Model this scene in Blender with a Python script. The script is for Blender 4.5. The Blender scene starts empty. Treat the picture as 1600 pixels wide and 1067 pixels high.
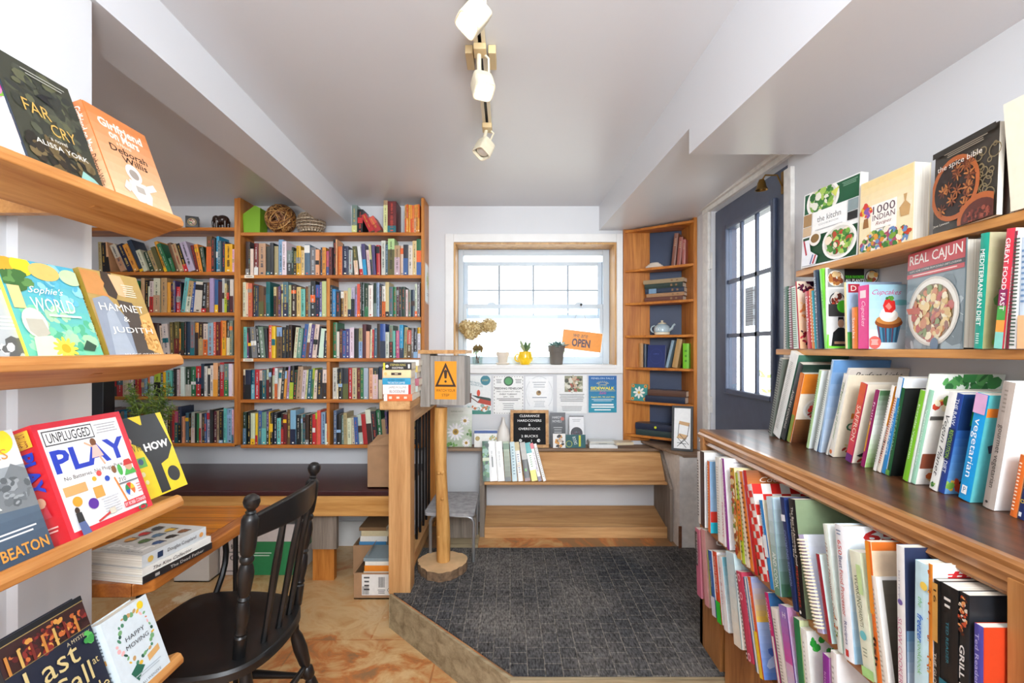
import bpy, bmesh, math, random
from mathutils import Vector, Matrix, noise

S = bpy.context.scene
C = S.collection
rng = random.Random(11)
PI = math.pi

# ------------------------------------------------------------------ camera, world, lights, exposure
F, CX, CY, H = 740.0, 797.0, 545.0, 1.29        # focal length and vanishing point in pixels of a 1600x1067 frame, eye height
cd = bpy.data.cameras.new('camera')
cam = bpy.data.objects.new('camera', cd)
C.objects.link(cam)
cam.location = (0, 0, H)
cam.rotation_euler = (PI / 2, 0, 0)
cd.sensor_width = 36.0
cd.lens = F * 36.0 / 1600.0
cd.shift_x = (800 - CX) / 1600.0
cd.shift_y = (CY - 533.5) / 1600.0
cd.clip_start = 0.01
S.camera = cam

wd = bpy.data.worlds.new('sky')
S.world = wd
wd.use_nodes = True
wn = wd.node_tree.nodes
bg = wn['Background']
bg.inputs[0].default_value = (0.93, 0.97, 1.0, 1)
bg.inputs[1].default_value = 4.2


def area_light(name, loc, target, size, power, col=(1, 1, 1), size_y=None):
    l = bpy.data.lights.new(name, 'AREA')
    l.energy = power
    l.color = col
    l.shape = 'RECTANGLE'
    l.size = size
    l.size_y = size_y or size
    o = bpy.data.objects.new(name, l)
    C.objects.link(o)
    o.location = loc
    o.rotation_euler = (Vector(target) - Vector(loc)).to_track_quat('-Z', 'Y').to_euler()
    return o


# a fill light added behind the photographer, and the photographer's flash turned up at the ceiling
area_light('fill_light', (0.45, -1.25, 2.25), (0.0, 1.6, 0.9), 1.0, 66, (0.9, 0.96, 1.0), 0.8)
area_light('bounce_flash', (0.15, -0.45, 1.65), (0.2, 0.1, 2.6), 0.3, 26, (0.9, 0.96, 1.0), 0.3)
area_light('fill_light', (-1.9, 2.0, 2.2), (-1.9, 2.4, 0.0), 0.5, 3.5, (1.0, 0.94, 0.86), 0.5)  # second fill light, added to brighten the left bays

vs = S.view_settings
vs.view_transform = 'Standard'
vs.look = 'None'
vs.exposure = 0.47
vs.gamma = 1.0
try:
    vs.use_curve_mapping = False
except Exception:
    pass


# ------------------------------------------------------------------ helpers
def lin(h):
    if not isinstance(h, str):
        return tuple(h) if len(h) == 4 else tuple(h) + (1.0,)
    h = h.lstrip('#')
    o = []
    for i in (0, 2, 4):
        c = int(h[i:i + 2], 16) / 255.0
        o.append(c / 12.92 if c <= 0.04045 else ((c + 0.055) / 1.055) ** 2.4)
    return (o[0], o[1], o[2], 1.0)


def px(x, Y):
    return (x - CX) / F * Y


def pz(y, Y):
    return H - (y - CY) / F * Y


def P(x, y, Y):
    return Vector((px(x, Y), Y, pz(y, Y)))


class MB:
    def __init__(s):
        s.v, s.f, s.c, s.m = [], [], [], []

    def add(s, vs_, fs, col=None, mat=0, M=None):
        n = len(s.v)
        for p in vs_:
            p = Vector(p)
            s.v.append(M @ p if M is not None else p)
        for f in fs:
            s.f.append([i + n for i in f])
            s.c.append(col)
            s.m.append(mat)
        return s

    def box(s, x0, x1, y0, y1, z0, z1, col=None, mat=0, M=None):
        vs_ = [(x0, y0, z0), (x1, y0, z0), (x1, y1, z0), (x0, y1, z0), (x0, y0, z1), (x1, y0, z1), (x1, y1, z1), (x0, y1, z1)]
        fs = [(3, 2, 1, 0), (4, 5, 6, 7), (0, 1, 5, 4), (1, 2, 6, 5), (2, 3, 7, 6), (3, 0, 4, 7)]
        return s.add(vs_, fs, col, mat, M)

    def prism(s, pts, ext, col=None, mat=0, M=None):
        """a polygon of 3-D points swept along ext"""
        n = len(pts)
        a = [Vector(p) for p in pts]
        e = Vector(ext)
        nrm = Vector((0, 0, 0))
        for i in range(n):
            nrm += a[i].cross(a[(i + 1) % n])
        if nrm.dot(e) < 0:
            a.reverse()
        vs_ = a + [p + e for p in a]
        fs = [list(range(n - 1, -1, -1)), list(range(n, 2 * n))]
        fs += [(i, (i + 1) % n, n + (i + 1) % n, n + i) for i in range(n)]
        return s.add(vs_, fs, col, mat, M)

    def tube(s, path, r, n=8, col=None, mat=0, M=None, caps=True, closed=False):
        pts = [Vector(p) for p in path]
        k = len(pts)
        rr = r if isinstance(r, (list, tuple)) else [r] * k
        rings = []
        up = None
        for i in range(k):
            if closed:
                t = pts[(i + 1) % k] - pts[i - 1]
            else:
                t = pts[min(i + 1, k - 1)] - pts[max(i - 1, 0)]
            if t.length < 1e-9:
                t = Vector((0, 0, 1))
            t.normalize()
            if up is None:
                up = Vector((0, 0, 1)) if abs(t.z) < 0.9 else Vector((1, 0, 0))
            a = up - t * up.dot(t)
            if a.length < 1e-6:
                a = t.orthogonal()
            a.normalize()
            up = a
            b = t.cross(a)
            rings.append([pts[i] + (a * math.cos(2 * PI * j / n) + b * math.sin(2 * PI * j / n)) * rr[i] for j in range(n)])
        vs_ = [p for q in rings for p in q]
        fs = []
        for i in range(k if closed else k - 1):
            i2 = (i + 1) % k
            for j in range(n):
                fs.append((i * n + j, i * n + (j + 1) % n, i2 * n + (j + 1) % n, i2 * n + j))
        if caps and not closed:
            fs.append(list(range(n - 1, -1, -1)))
            fs.append([(k - 1) * n + j for j in range(n)])
        return s.add(vs_, fs, col, mat, M)

    def lathe(s, prof, n=16, col=None, mat=0, M=None):
        vs_, fs = [], []
        k = len(prof)
        for r, z in prof:
            for j in range(n):
                vs_.append((r * math.cos(2 * PI * j / n), r * math.sin(2 * PI * j / n), z))
        for i in range(k - 1):
            for j in range(n):
                fs.append((i * n + j, i * n + (j + 1) % n, (i + 1) * n + (j + 1) % n, (i + 1) * n + j))
        fs.append(list(range(n - 1, -1, -1)))
        fs.append([(k - 1) * n + j for j in range(n)])
        return s.add(vs_, fs, col, mat, M)

    def sphere(s, c, r, n=12, k=8, col=None, mat=0, M=None, sq=(1, 1, 1)):
        prof = [(max(1e-4, math.sin(PI * i / k)), -math.cos(PI * i / k)) for i in range(k + 1)]
        T = Matrix.Translation(c) @ Matrix.Diagonal((r * sq[0], r * sq[1], r * sq[2], 1))
        return s.lathe(prof, n, col, mat, (M @ T) if M is not None else T)

    def build(s, name, mats, parent=None, smooth=False, bevel=0.0, world=True, angle=35):
        me = bpy.data.meshes.new(name)
        vs_ = s.v
        if parent is not None and world:
            R = parent
            while R.parent is not None:
                R = R.parent
            inv = R.matrix_basis.inverted()
            vs_ = [inv @ p for p in vs_]
        me.from_pydata([tuple(p) for p in vs_], [], s.f)
        if not isinstance(mats, (list, tuple)):
            mats = [mats]
        for m in mats:
            me.materials.append(m)
        me.polygons.foreach_set('material_index', s.m)
        if any(c is not None for c in s.c):
            at = me.color_attributes.new('Col', 'FLOAT_COLOR', 'CORNER')
            buf = []
            for p, c in zip(me.polygons, s.c):
                buf += list(c if c is not None else (0.8, 0.8, 0.8, 1)) * p.loop_total
            at.data.foreach_set('color', buf)
        if smooth:
            me.polygons.foreach_set('use_smooth', [True] * len(me.polygons))
            me.set_sharp_from_angle(angle=math.radians(angle))
        me.update()
        o = bpy.data.objects.new(name, me)
        C.objects.link(o)
        if parent is not None:
            o.parent = parent
        if bevel > 0:
            b = o.modifiers.new('edge', 'BEVEL')
            b.width = bevel
            b.segments = 2
            b.limit_method = 'ANGLE'
        return o


def tag(o, label, cat, group=None, kind=None):
    o['label'] = label
    o['category'] = cat
    if group:
        o['group'] = group
    if kind:
        o['kind'] = kind
    return o


def thing(name, label, cat, loc=(0, 0, 0), rz=0.0, group=None):
    o = bpy.data.objects.new(name, None)
    o.empty_display_size = 0.05
    C.objects.link(o)
    o.location = loc
    o.rotation_euler = (0, 0, rz)
    bpy.context.view_layer.update() if False else None
    o.matrix_basis = Matrix.Translation(loc) @ Matrix.Rotation(rz, 4, 'Z')
    return tag(o, label, cat, group)


def struct(name, mb, mats, parent=None, **k):
    o = mb.build(name, mats, parent, **k)
    if parent is None:
        o['kind'] = 'structure'
    return o


def sroot(name, loc=(0, 0, 0)):
    o = bpy.data.objects.new(name, None)
    C.objects.link(o)
    o.matrix_basis = Matrix.Translation(loc)
    o['kind'] = 'structure'
    return o


# ------------------------------------------------------------------ materials
def newmat(name):
    m = bpy.data.materials.new(name)
    m.use_nodes = True
    nt = m.node_tree
    return m, nt, nt.nodes, nt.nodes['Principled BSDF']


def N(nt, t, **k):
    n = nt.nodes.new(t)
    for a, b in k.items():
        setattr(n, a, b)
    return n


def plain(name, col, rough=0.5, metal=0.0, var=0.06, scale=8.0, bump=0.0, coat=0.0, spec=0.5, bscale=None):
    m, nt, nd, bs = newmat(name)
    tc = N(nt, 'ShaderNodeTexCoord')
    nz = N(nt, 'ShaderNodeTexNoise')
    nz.inputs['Scale'].default_value = scale
    nz.inputs['Detail'].default_value = 5
    nt.links.new(tc.outputs['Object'], nz.inputs['Vector'])
    cr = N(nt, 'ShaderNodeValToRGB')
    c = lin(col)
    cr.color_ramp.elements[0].position = 0.3
    cr.color_ramp.elements[1].position = 0.7
    cr.color_ramp.elements[0].color = tuple(x * (1 - var) for x in c[:3]) + (1,)
    cr.color_ramp.elements[1].color = tuple(min(1, x * (1 + var)) for x in c[:3]) + (1,)
    nt.links.new(nz.outputs['Fac'], cr.inputs['Fac'])
    nt.links.new(cr.outputs['Color'], bs.inputs['Base Color'])
    bs.inputs['Roughness'].default_value = rough
    bs.inputs['Metallic'].default_value = metal
    bs.inputs['Coat Weight'].default_value = coat
    bs.inputs['Specular IOR Level'].default_value = spec
    if bump:
        n2 = N(nt, 'ShaderNodeTexNoise')
        n2.inputs['Scale'].default_value = bscale or scale * 12
        n2.inputs['Detail'].default_value = 4
        nt.links.new(tc.outputs['Object'], n2.inputs['Vector'])
        bp = N(nt, 'ShaderNodeBump')
        bp.inputs['Strength'].default_value = bump
        bp.inputs['Distance'].default_value = 0.004
        nt.links.new(n2.outputs['Fac'], bp.inputs['Height'])
        nt.links.new(bp.outputs['Normal'], bs.inputs['Normal'])
    return m


def wood(name, c1, c2, axis='X', rough=0.45, grain=26.0, knots=0.0, coat=0.0, knotcol='4a2a14', stretch=0.07, spec=0.4, planks=None, plankaxis='Y'):
    """grain runs along AXIS in object space; knots are dark rings scattered along the boards"""
    m, nt, nd, bs = newmat(name)
    tc = N(nt, 'ShaderNodeTexCoord')
    mp = N(nt, 'ShaderNodeMapping')
    sc = [1.0, 1.0, 1.0]
    sc['XYZ'.index(axis)] = stretch
    mp.inputs['Scale'].default_value = sc
    nt.links.new(tc.outputs['Object'], mp.inputs['Vector'])
    n1 = N(nt, 'ShaderNodeTexNoise')
    n1.inputs['Scale'].default_value = grain
    n1.inputs['Detail'].default_value = 6
    n1.inputs['Distortion'].default_value = 0.6
    nt.links.new(mp.outputs['Vector'], n1.inputs['Vector'])
    n2 = N(nt, 'ShaderNodeTexNoise')
    n2.inputs['Scale'].default_value = grain * 6
    n2.inputs['Detail'].default_value = 3
    nt.links.new(mp.outputs['Vector'], n2.inputs['Vector'])
    mx = N(nt, 'ShaderNodeMath', operation='MULTIPLY_ADD')
    mx.inputs[1].default_value = 0.35
    nt.links.new(n2.outputs['Fac'], mx.inputs[0])
    nt.links.new(n1.outputs['Fac'], mx.inputs[2])
    cr = N(nt, 'ShaderNodeValToRGB')
    cr.color_ramp.elements[0].position = 0.45
    cr.color_ramp.elements[1].position = 0.85
    cr.color_ramp.elements[0].color = lin(c1)
    cr.color_ramp.elements[1].color = lin(c2)
    nt.links.new(mx.outputs[0], cr.inputs['Fac'])
    out = cr.outputs['Color']
    if knots:
        mk = N(nt, 'ShaderNodeMapping')
        ks = [1.0, 1.0, 1.0]
        ks['XYZ'.index(axis)] = 0.45
        mk.inputs['Scale'].default_value = ks
        nt.links.new(tc.outputs['Object'], mk.inputs['Vector'])
        vo = N(nt, 'ShaderNodeTexVoronoi')
        vo.inputs['Scale'].default_value = knots
        nt.links.new(mk.outputs['Vector'], vo.inputs['Vector'])
        kr = N(nt, 'ShaderNodeValToRGB')
        e = kr.color_ramp.elements
        e[0].position, e[0].color = 0.05, (1, 1, 1, 1)
        e[1].position, e[1].color = 0.14, (0, 0, 0, 1)
        nt.links.new(vo.outputs['Distance'], kr.inputs['Fac'])
        mm = N(nt, 'ShaderNodeMix', data_type='RGBA')
        nt.links.new(kr.outputs['Color'], mm.inputs[0])
        nt.links.new(out, mm.inputs[6])
        mm.inputs[7].default_value = lin(knotcol)
        out = mm.outputs[2]
    if planks:
        sx = N(nt, 'ShaderNodeSeparateXYZ')
        nt.links.new(tc.outputs['Object'], sx.inputs[0])
        ma = N(nt, 'ShaderNodeMath', operation='DIVIDE')
        ma.inputs[1].default_value = planks
        nt.links.new(sx.outputs[plankaxis], ma.inputs[0])
        fr = N(nt, 'ShaderNodeMath', operation='FRACT')
        nt.links.new(ma.outputs[0], fr.inputs[0])
        lt = N(nt, 'ShaderNodeMath', operation='LESS_THAN')
        lt.inputs[1].default_value = 0.035
        nt.links.new(fr.outputs[0], lt.inputs[0])
        mm = N(nt, 'ShaderNodeMix', data_type='RGBA')
        nt.links.new(lt.outputs[0], mm.inputs[0])
        nt.links.new(out, mm.inputs[6])
        mm.inputs[7].default_value = lin(c1)[:3] + (1,)
        mm.inputs[7].default_value = tuple(x * 0.35 for x in lin(c1)[:3]) + (1,)
        out = mm.outputs[2]
    nt.links.new(out, bs.inputs['Base Color'])
    bs.inputs['Roughness'].default_value = rough
    bs.inputs['Coat Weight'].default_value = coat
    bs.inputs['Coat Roughness'].default_value = 0.12
    bs.inputs['Specular IOR Level'].default_value = spec
    bp = N(nt, 'ShaderNodeBump')
    bp.inputs['Strength'].default_value = 0.12
    bp.inputs['Distance'].default_value = 0.002
    nt.links.new(mx.outputs[0], bp.inputs['Height'])
    nt.links.new(bp.outputs['Normal'], bs.inputs['Normal'])
    return m


def printed(name, rough=0.42, coat=0.0):
    """paper and card: the printed colour comes from the mesh, with a little paper mottling"""
    m, nt, nd, bs = newmat(name)
    at = N(nt, 'ShaderNodeAttribute', attribute_name='Col')
    tc = N(nt, 'ShaderNodeTexCoord')
    nz = N(nt, 'ShaderNodeTexNoise')
    nz.inputs['Scale'].default_value = 60
    nz.inputs['Detail'].default_value = 3
    nt.links.new(tc.outputs['Object'], nz.inputs['Vector'])
    mr = N(nt, 'ShaderNodeMapRange')
    mr.inputs['To Min'].default_value = 0.9
    mr.inputs['To Max'].default_value = 1.08
    nt.links.new(nz.outputs['Fac'], mr.inputs['Value'])
    vm = N(nt, 'ShaderNodeVectorMath', operation='SCALE')
    nt.links.new(at.outputs['Color'], vm.inputs[0])
    nt.links.new(mr.outputs[0], vm.inputs['Scale'])
    nt.links.new(vm.outputs[0], bs.inputs['Base Color'])
    bs.inputs['Roughness'].default_value = rough
    bs.inputs['Coat Weight'].default_value = coat
    bs.inputs['Coat Roughness'].default_value = 0.15
    return m


def page_mat():
    m, nt, nd, bs = newmat('book_pages')
    tc = N(nt, 'ShaderNodeTexCoord')
    mp = N(nt, 'ShaderNodeMapping')
    mp.inputs['Scale'].default_value = (2, 900, 2)
    nt.links.new(tc.outputs['Object'], mp.inputs['Vector'])
    nz = N(nt, 'ShaderNodeTexNoise')
    nz.inputs['Scale'].default_value = 1.0
    nt.links.new(mp.outputs['Vector'], nz.inputs['Vector'])
    cr = N(nt, 'ShaderNodeValToRGB')
    cr.color_ramp.elements[0].color = lin('b9ae98')
    cr.color_ramp.elements[1].color = lin('f1ece0')
    cr.color_ramp.elements[0].position = 0.25
    cr.color_ramp.elements[1].position = 0.6
    nt.links.new(nz.outputs['Fac'], cr.inputs['Fac'])
    nt.links.new(cr.outputs['Color'], bs.inputs['Base Color'])
    bs.inputs['Roughness'].default_value = 0.8
    return m


def glass_mat(name='window_glass', tint=(0.97, 0.99, 1, 1)):
    m, nt, nd, bs = newmat(name)
    nd.remove(bs)
    out = nd['Material Output']
    tr = N(nt, 'ShaderNodeBsdfTransparent')
    tr.inputs[0].default_value = tint
    gl = N(nt, 'ShaderNodeBsdfGlossy')
    gl.inputs['Roughness'].default_value = 0.02
    fr = N(nt, 'ShaderNodeFresnel')
    fr.inputs['IOR'].default_value = 1.45
    mx = N(nt, 'ShaderNodeMixShader')
    # only the outer face of each pane reflects; the ray is not bent inside, so no total reflection there
    ge = N(nt, 'ShaderNodeNewGeometry')
    sb = N(nt, 'ShaderNodeMath', operation='SUBTRACT')
    sb.inputs[0].default_value = 1.0
    nt.links.new(ge.outputs['Backfacing'], sb.inputs[1])
    ml = N(nt, 'ShaderNodeMath', operation='MULTIPLY')
    nt.links.new(fr.outputs[0], ml.inputs[0])
    nt.links.new(sb.outputs[0], ml.inputs[1])
    nt.links.new(ml.outputs[0], mx.inputs[0])
    nt.links.new(tr.outputs[0], mx.inputs[1])
    nt.links.new(gl.outputs[0], mx.inputs[2])
    nt.links.new(mx.outputs[0], out.inputs['Surface'])
    return m


def floor_mat(name='slate_floor', shift=None):
    m, nt, nd, bs = newmat(name)
    tc = N(nt, 'ShaderNodeTexCoord')
    n1 = N(nt, 'ShaderNodeTexNoise')
    n1.inputs['Scale'].default_value = 4.5
    n1.inputs['Detail'].default_value = 9
    n1.inputs['Roughness'].default_value = 0.65
    n1.inputs['Distortion'].default_value = 1.2
    nt.links.new(tc.outputs['Object'], n1.inputs['Vector'])
    br = N(nt, 'ShaderNodeTexBrick')
    br.offset = 0.5
    br.inputs['Scale'].default_value = 1.0
    br.inputs['Brick Width'].default_value = 0.62
    br.inputs['Row Height'].default_value = 0.42
    br.inputs['Mortar Size'].default_value = 0.004
    br.inputs['Color1'].default_value = (0.25, 0.25, 0.25, 1)
    br.inputs['Color2'].default_value = (0.8, 0.8, 0.8, 1)
    br.inputs['Mortar'].default_value = (0.45, 0.45, 0.45, 1)
    nt.links.new(tc.outputs['Object'], br.inputs['Vector'])
    ad = N(nt, 'ShaderNodeMath', operation='MULTIPLY_ADD')
    ad.inputs[1].default_value = 0.3
    nt.links.new(br.outputs['Color'], ad.inputs[0])
    nt.links.new(n1.outputs['Fac'], ad.inputs[2])
    # the tiles laid nearer the shop door are the rusty ones
    sx = N(nt, 'ShaderNodeSeparateXYZ')
    nt.links.new(tc.outputs['Object'], sx.inputs[0])
    gy = N(nt, 'ShaderNodeMapRange')
    gy.inputs['From Min'].default_value = 1.9
    gy.inputs['From Max'].default_value = 2.35
    gy.inputs['To Min'].default_value = -0.15 if shift is None else shift
    gy.inputs['To Max'].default_value = 0.04 if shift is None else shift
    nt.links.new(sx.outputs['Y'], gy.inputs['Value'])
    a2 = N(nt, 'ShaderNodeMath', operation='ADD')
    nt.links.new(ad.outputs[0], a2.inputs[0])
    nt.links.new(gy.outputs[0], a2.inputs[1])
    ad = a2
    cr = N(nt, 'ShaderNodeValToRGB')
    e = cr.color_ramp.elements
    e[0].position, e[0].color = 0.42, lin('96704c')
    e[1].position, e[1].color = 0.9, lin('ecd8b4')
    for p, c in ((0.5, 'bf7640'), (0.57, 'c99a66'), (0.68, 'd6b482'), (0.8, 'cf9a62')):
        q = e.new(p)
        q.color = lin(c)
    nt.links.new(ad.outputs[0], cr.inputs['Fac'])
    nt.links.new(cr.outputs['Color'], bs.inputs['Base Color'])
    bs.inputs['Roughness'].default_value = 0.42
    bp = N(nt, 'ShaderNodeBump')
    bp.inputs['Strength'].default_value = 0.2
    bp.inputs['Distance'].default_value = 0.004
    nt.links.new(n1.outputs['Fac'], bp.inputs['Height'])
    nt.links.new(bp.outputs['Normal'], bs.inputs['Normal'])
    return m


def carpet_mat():
    """charcoal ribbed mat with a running brick pattern of worn pale lines"""
    m, nt, nd, bs = newmat('ribbed_carpet')
    tc = N(nt, 'ShaderNodeTexCoord')
    mp = N(nt, 'ShaderNodeMapping')
    mp.inputs['Rotation'].default_value = (0, 0, PI / 2)
    nt.links.new(tc.outputs['Object'], mp.inputs['Vector'])
    br = N(nt, 'ShaderNodeTexBrick')
    br.offset = 0.5
    br.inputs['Scale'].default_value = 1.0
    br.inputs['Brick Width'].default_value = 0.062
    br.inputs['Row Height'].default_value = 0.062
    br.inputs['Mortar Size'].default_value = 0.0019
    br.inputs['Mortar Smooth'].default_value = 0.2
    br.inputs['Color1'].default_value = lin('37383b')
    br.inputs['Color2'].default_value = lin('414245')
    br.inputs['Mortar'].default_value = lin('736e66')
    nt.links.new(mp.outputs['Vector'], br.inputs['Vector'])
    n1 = N(nt, 'ShaderNodeTexNoise')
    n1.inputs['Scale'].default_value = 2.5
    n1.inputs['Detail'].default_value = 4
    nt.links.new(tc.outputs['Object'], n1.inputs['Vector'])
    n2 = N(nt, 'ShaderNodeTexNoise')
    n2.inputs['Scale'].default_value = 170
    m3 = N(nt, 'ShaderNodeMapping')
    m3.inputs['Scale'].default_value = (1.0, 0.3, 1.0)
    nt.links.new(tc.outputs['Object'], m3.inputs['Vector'])
    nt.links.new(m3.outputs['Vector'], n2.inputs['Vector'])
    mr = N(nt, 'ShaderNodeMapRange')
    mr.inputs['From Min'].default_value = 0.35
    mr.inputs['From Max'].default_value = 0.7
    mr.inputs['To Min'].default_value = 0.0
    mr.inputs['To Max'].default_value = 0.6
    nt.links.new(n1.outputs['Fac'], mr.inputs['Value'])
    mx = N(nt, 'ShaderNodeMix', data_type='RGBA')
    nt.links.new(mr.outputs[0], mx.inputs[0])
    nt.links.new(br.outputs['Color'], mx.inputs[6])
    mx.inputs[7].default_value = lin('7c7670')
    m2 = N(nt, 'ShaderNodeMapRange')
    m2.inputs['From Min'].default_value = 0.25
    m2.inputs['From Max'].default_value = 0.75
    m2.inputs['To Min'].default_value = 0.3
    m2.inputs['To Max'].default_value = 1.75
    nt.links.new(n2.outputs['Fac'], m2.inputs['Value'])
    sc = N(nt, 'ShaderNodeVectorMath', operation='SCALE')
    nt.links.new(mx.outputs[2], sc.inputs[0])
    nt.links.new(m2.outputs[0], sc.inputs['Scale'])
    nt.links.new(sc.outputs[0], bs.inputs['Base Color'])
    bs.inputs['Roughness'].default_value = 0.95
    bs.inputs['Specular IOR Level'].default_value = 0.1
    bp = N(nt, 'ShaderNodeBump')
    bp.inputs['Strength'].default_value = 0.6
    bp.inputs['Distance'].default_value = 0.004
    nt.links.new(n2.outputs['Fac'], bp.inputs['Height'])
    nt.links.new(bp.outputs['Normal'], bs.inputs['Normal'])
    return m


def bark_mat():
    m = plain('log_bark', '7a6048', 0.9, var=0.45, scale=40, bump=1.0, bscale=60)
    return m


def emit(name, col, st):
    m, nt, nd, bs = newmat(name)
    bs.inputs['Base Color'].default_value = lin(col)
    bs.inputs['Emission Color'].default_value = lin(col)
    bs.inputs['Emission Strength'].default_value = st
    return m


m_wall = plain('wall_paint', 'd6d7da', 0.55, var=0.02, scale=3, bump=0.05, bscale=40)
m_ceil = plain('ceiling_paint', 'd8d9dd', 0.3, var=0.015, scale=2, bump=0.02, bscale=30)
m_trim = plain('trim_paint', 'e9e8e6', 0.4, var=0.03, scale=12)
m_worn = plain('worn_trim_paint', 'dedbd6', 0.45, var=0.1, scale=30, bump=0.2)
m_vinyl = plain('window_vinyl', 'c3d0dc', 0.35, var=0.01)
m_glass = glass_mat()
m_floor = floor_mat()
m_slate = floor_mat('landing_slate', -0.2)
m_carpet = carpet_mat()
m_pine = wood('pine_shelf', '9e5318', 'd08538', 'X', 0.42, knots=3.0)
m_pinev = wood('pine_upright', '9e5618', 'd0893e', 'Z', 0.42, knots=3.0)
m_piney = wood('pine_display', 'a8672c', 'd49a5a', 'Y', 0.42, knots=2.0)
m_post = wood('pine_post', 'a87440', 'd2a06a', 'Z', 0.5, knots=4.0, knotcol='9a6236')
m_posth = wood('pine_cap', 'ab7844', 'd6a872', 'Y', 0.5)
m_bench = wood('pine_bench', 'b07c48', 'd6a670', 'X', 0.5, knots=2.5, knotcol='5f3a1c')
m_apron = wood('pine_apron', 'b27838', 'd9a562', 'X', 0.4, knots=2.6, knotcol='4a2a14')
m_grey = wood('grey_board', '6f6459', '9a8d80', 'Z', 0.7, knots=3.0)
m_greyx = wood('grey_ledge', '6d5646', '9a8068', 'X', 0.6, knots=3.0)
m_barn = wood('barn_board', '86817b', 'aaa49d', 'Z', 0.8, grain=40)
m_riser = wood('riser_board', '7c6c50', 'ad9c7c', 'X', 0.75, knots=4)
m_counter = wood('dark_counter', '38200f', '643c24', 'Y', 0.34, coat=0.12, spec=0.4)
m_mould = wood('counter_mould', '7a4a22', 'b98350', 'Y', 0.35, coat=0.3)
m_case = wood('case_board', '7d4c24', 'b07a46', 'Z', 0.45, knots=3)
m_casey = wood('case_shelf', '7d4c24', 'b07a46', 'Y', 0.45)
m_table = wood('table_pine', '8a3e00', 'd0800f', 'X', 0.3, knots=3.2, coat=0.2, planks=0.105, plankaxis='Y', knotcol='5a2e0c')
m_tedge = wood('table_edge', '86461a', 'b87030', 'Y', 0.25, coat=0.5)
m_maroon = plain('maroon_bench', '3c1a1c', 0.35, var=0.12, scale=20, coat=0.2)
m_black = plain('black_paint', '121213', 0.4, var=0.2, scale=18, coat=0.15)
m_iron = plain('black_iron', '151416', 0.4, metal=0.5, var=0.2)
m_steel = plain('galvanised_tube', 'a9adb2', 0.35, metal=0.8, var=0.1)
m_stool = plain('worn_grey_top', '9b9a9c', 0.6, var=0.25, scale=35, bump=0.1)
m_door = plain('slate_blue_door', '414a60', 0.4, var=0.08, scale=20, bump=0.05)
m_blue = plain('navy_panel', '263656', 0.5, var=0.1)
m_card = plain('corrugated_card', 'a98360', 0.8, var=0.08, scale=20)
m_bark = bark_mat()
m_logtop = plain('log_end_grain', 'd6b184', 0.75, var=0.15, scale=14, bump=0.2)
m_log = wood('peeled_log', 'a9702f', 'd9a763', 'Z', 0.5, knots=6, stretch=0.12, knotcol='6a3c16')
m_cream = plain('cream_enamel', 'e9e0c6', 0.4, var=0.03)
m_tan = plain('yellowed_plastic', 'd2b98a', 0.45, var=0.05)
m_print = printed('printed_card', 0.4)
m_gloss = printed('glossy_cover', 0.36, 0.06)
m_page = page_mat()
m_brass = plain('aged_brass', '8a6a34', 0.35, metal=0.9, var=0.2)
m_leaf = plain('plant_leaf', '6d8f78', 0.5, var=0.25, scale=30)
m_pot = plain('dark_clay_pot', '6a635c', 0.7, var=0.1)
m_mug = plain('yellow_glaze', 'f2c714', 0.2, var=0.04, coat=0.6)
m_white = plain('white_ceramic', 'e4dfd8', 0.35, var=0.03)
m_terra = plain('whitewashed_clay', 'dcd0c2', 0.7, var=0.06)
m_rust = plain('rusty_metal', '6e4630', 0.8, var=0.4, scale=60)
m_bulb = emit('lamp_glow', 'ffe6bd', 14.0)
m_blackplastic = plain('black_plastic', '17181b', 0.5, var=0.05)


# ------------------------------------------------------------------ printed art: flat inks laid on a cover, sign or flyer
_txt = {}


def text_geo(s, bold=0.0, shear=0.0):
    k = (s, bold, shear)
    if k not in _txt:
        cu = bpy.data.curves.new('lettering', 'FONT')
        cu.body = s
        cu.size = 1.0
        cu.offset = bold
        cu.shear = shear
        cu.resolution_u = 2
        ob = bpy.data.objects.new('lettering', cu)
        me = bpy.data.meshes.new_from_object(ob)
        vs_ = [(v.co.x, v.co.y) for v in me.vertices]
        fs = [list(p.vertices) for p in me.polygons]
        bpy.data.objects.remove(ob)
        bpy.data.curves.remove(cu)
        bpy.data.meshes.remove(me)
        if vs_:
            x0, x1 = min(v[0] for v in vs_), max(v[0] for v in vs_)
            y0, y1 = min(v[1] for v in vs_), max(v[1] for v in vs_)
            cx, cy, w, h = (x0 + x1) / 2, (y0 + y1) / 2, max(x1 - x0, 1e-6), max(y1 - y0, 1e-6)
            vs_ = [((x - cx) / w, (y - cy) / h) for x, y in vs_]
        else:
            w = h = 1
        _txt[k] = (vs_, fs, w, h)
    return _txt[k]


def clip01(pts):
    """cut a polygon at the edges of the printed face"""
    for ax, lim, sg in ((0, 0.0, 1), (0, 1.0, -1), (1, 0.0, 1), (1, 1.0, -1)):
        if all((p[ax] - lim) * sg >= -1e-3 for p in pts):
            continue
        out = []
        for i in range(len(pts)):
            p, q = pts[i], pts[(i + 1) % len(pts)]
            dp, dq = (p[ax] - lim) * sg, (q[ax] - lim) * sg
            if dp >= 0:
                out.append(p)
            if dp * dq < 0:
                t = dp / (dp - dq)
                out.append((p[0] + (q[0] - p[0]) * t, p[1] + (q[1] - p[1]) * t))
        pts = out
        if len(pts) < 3:
            return []
    return pts


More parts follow.
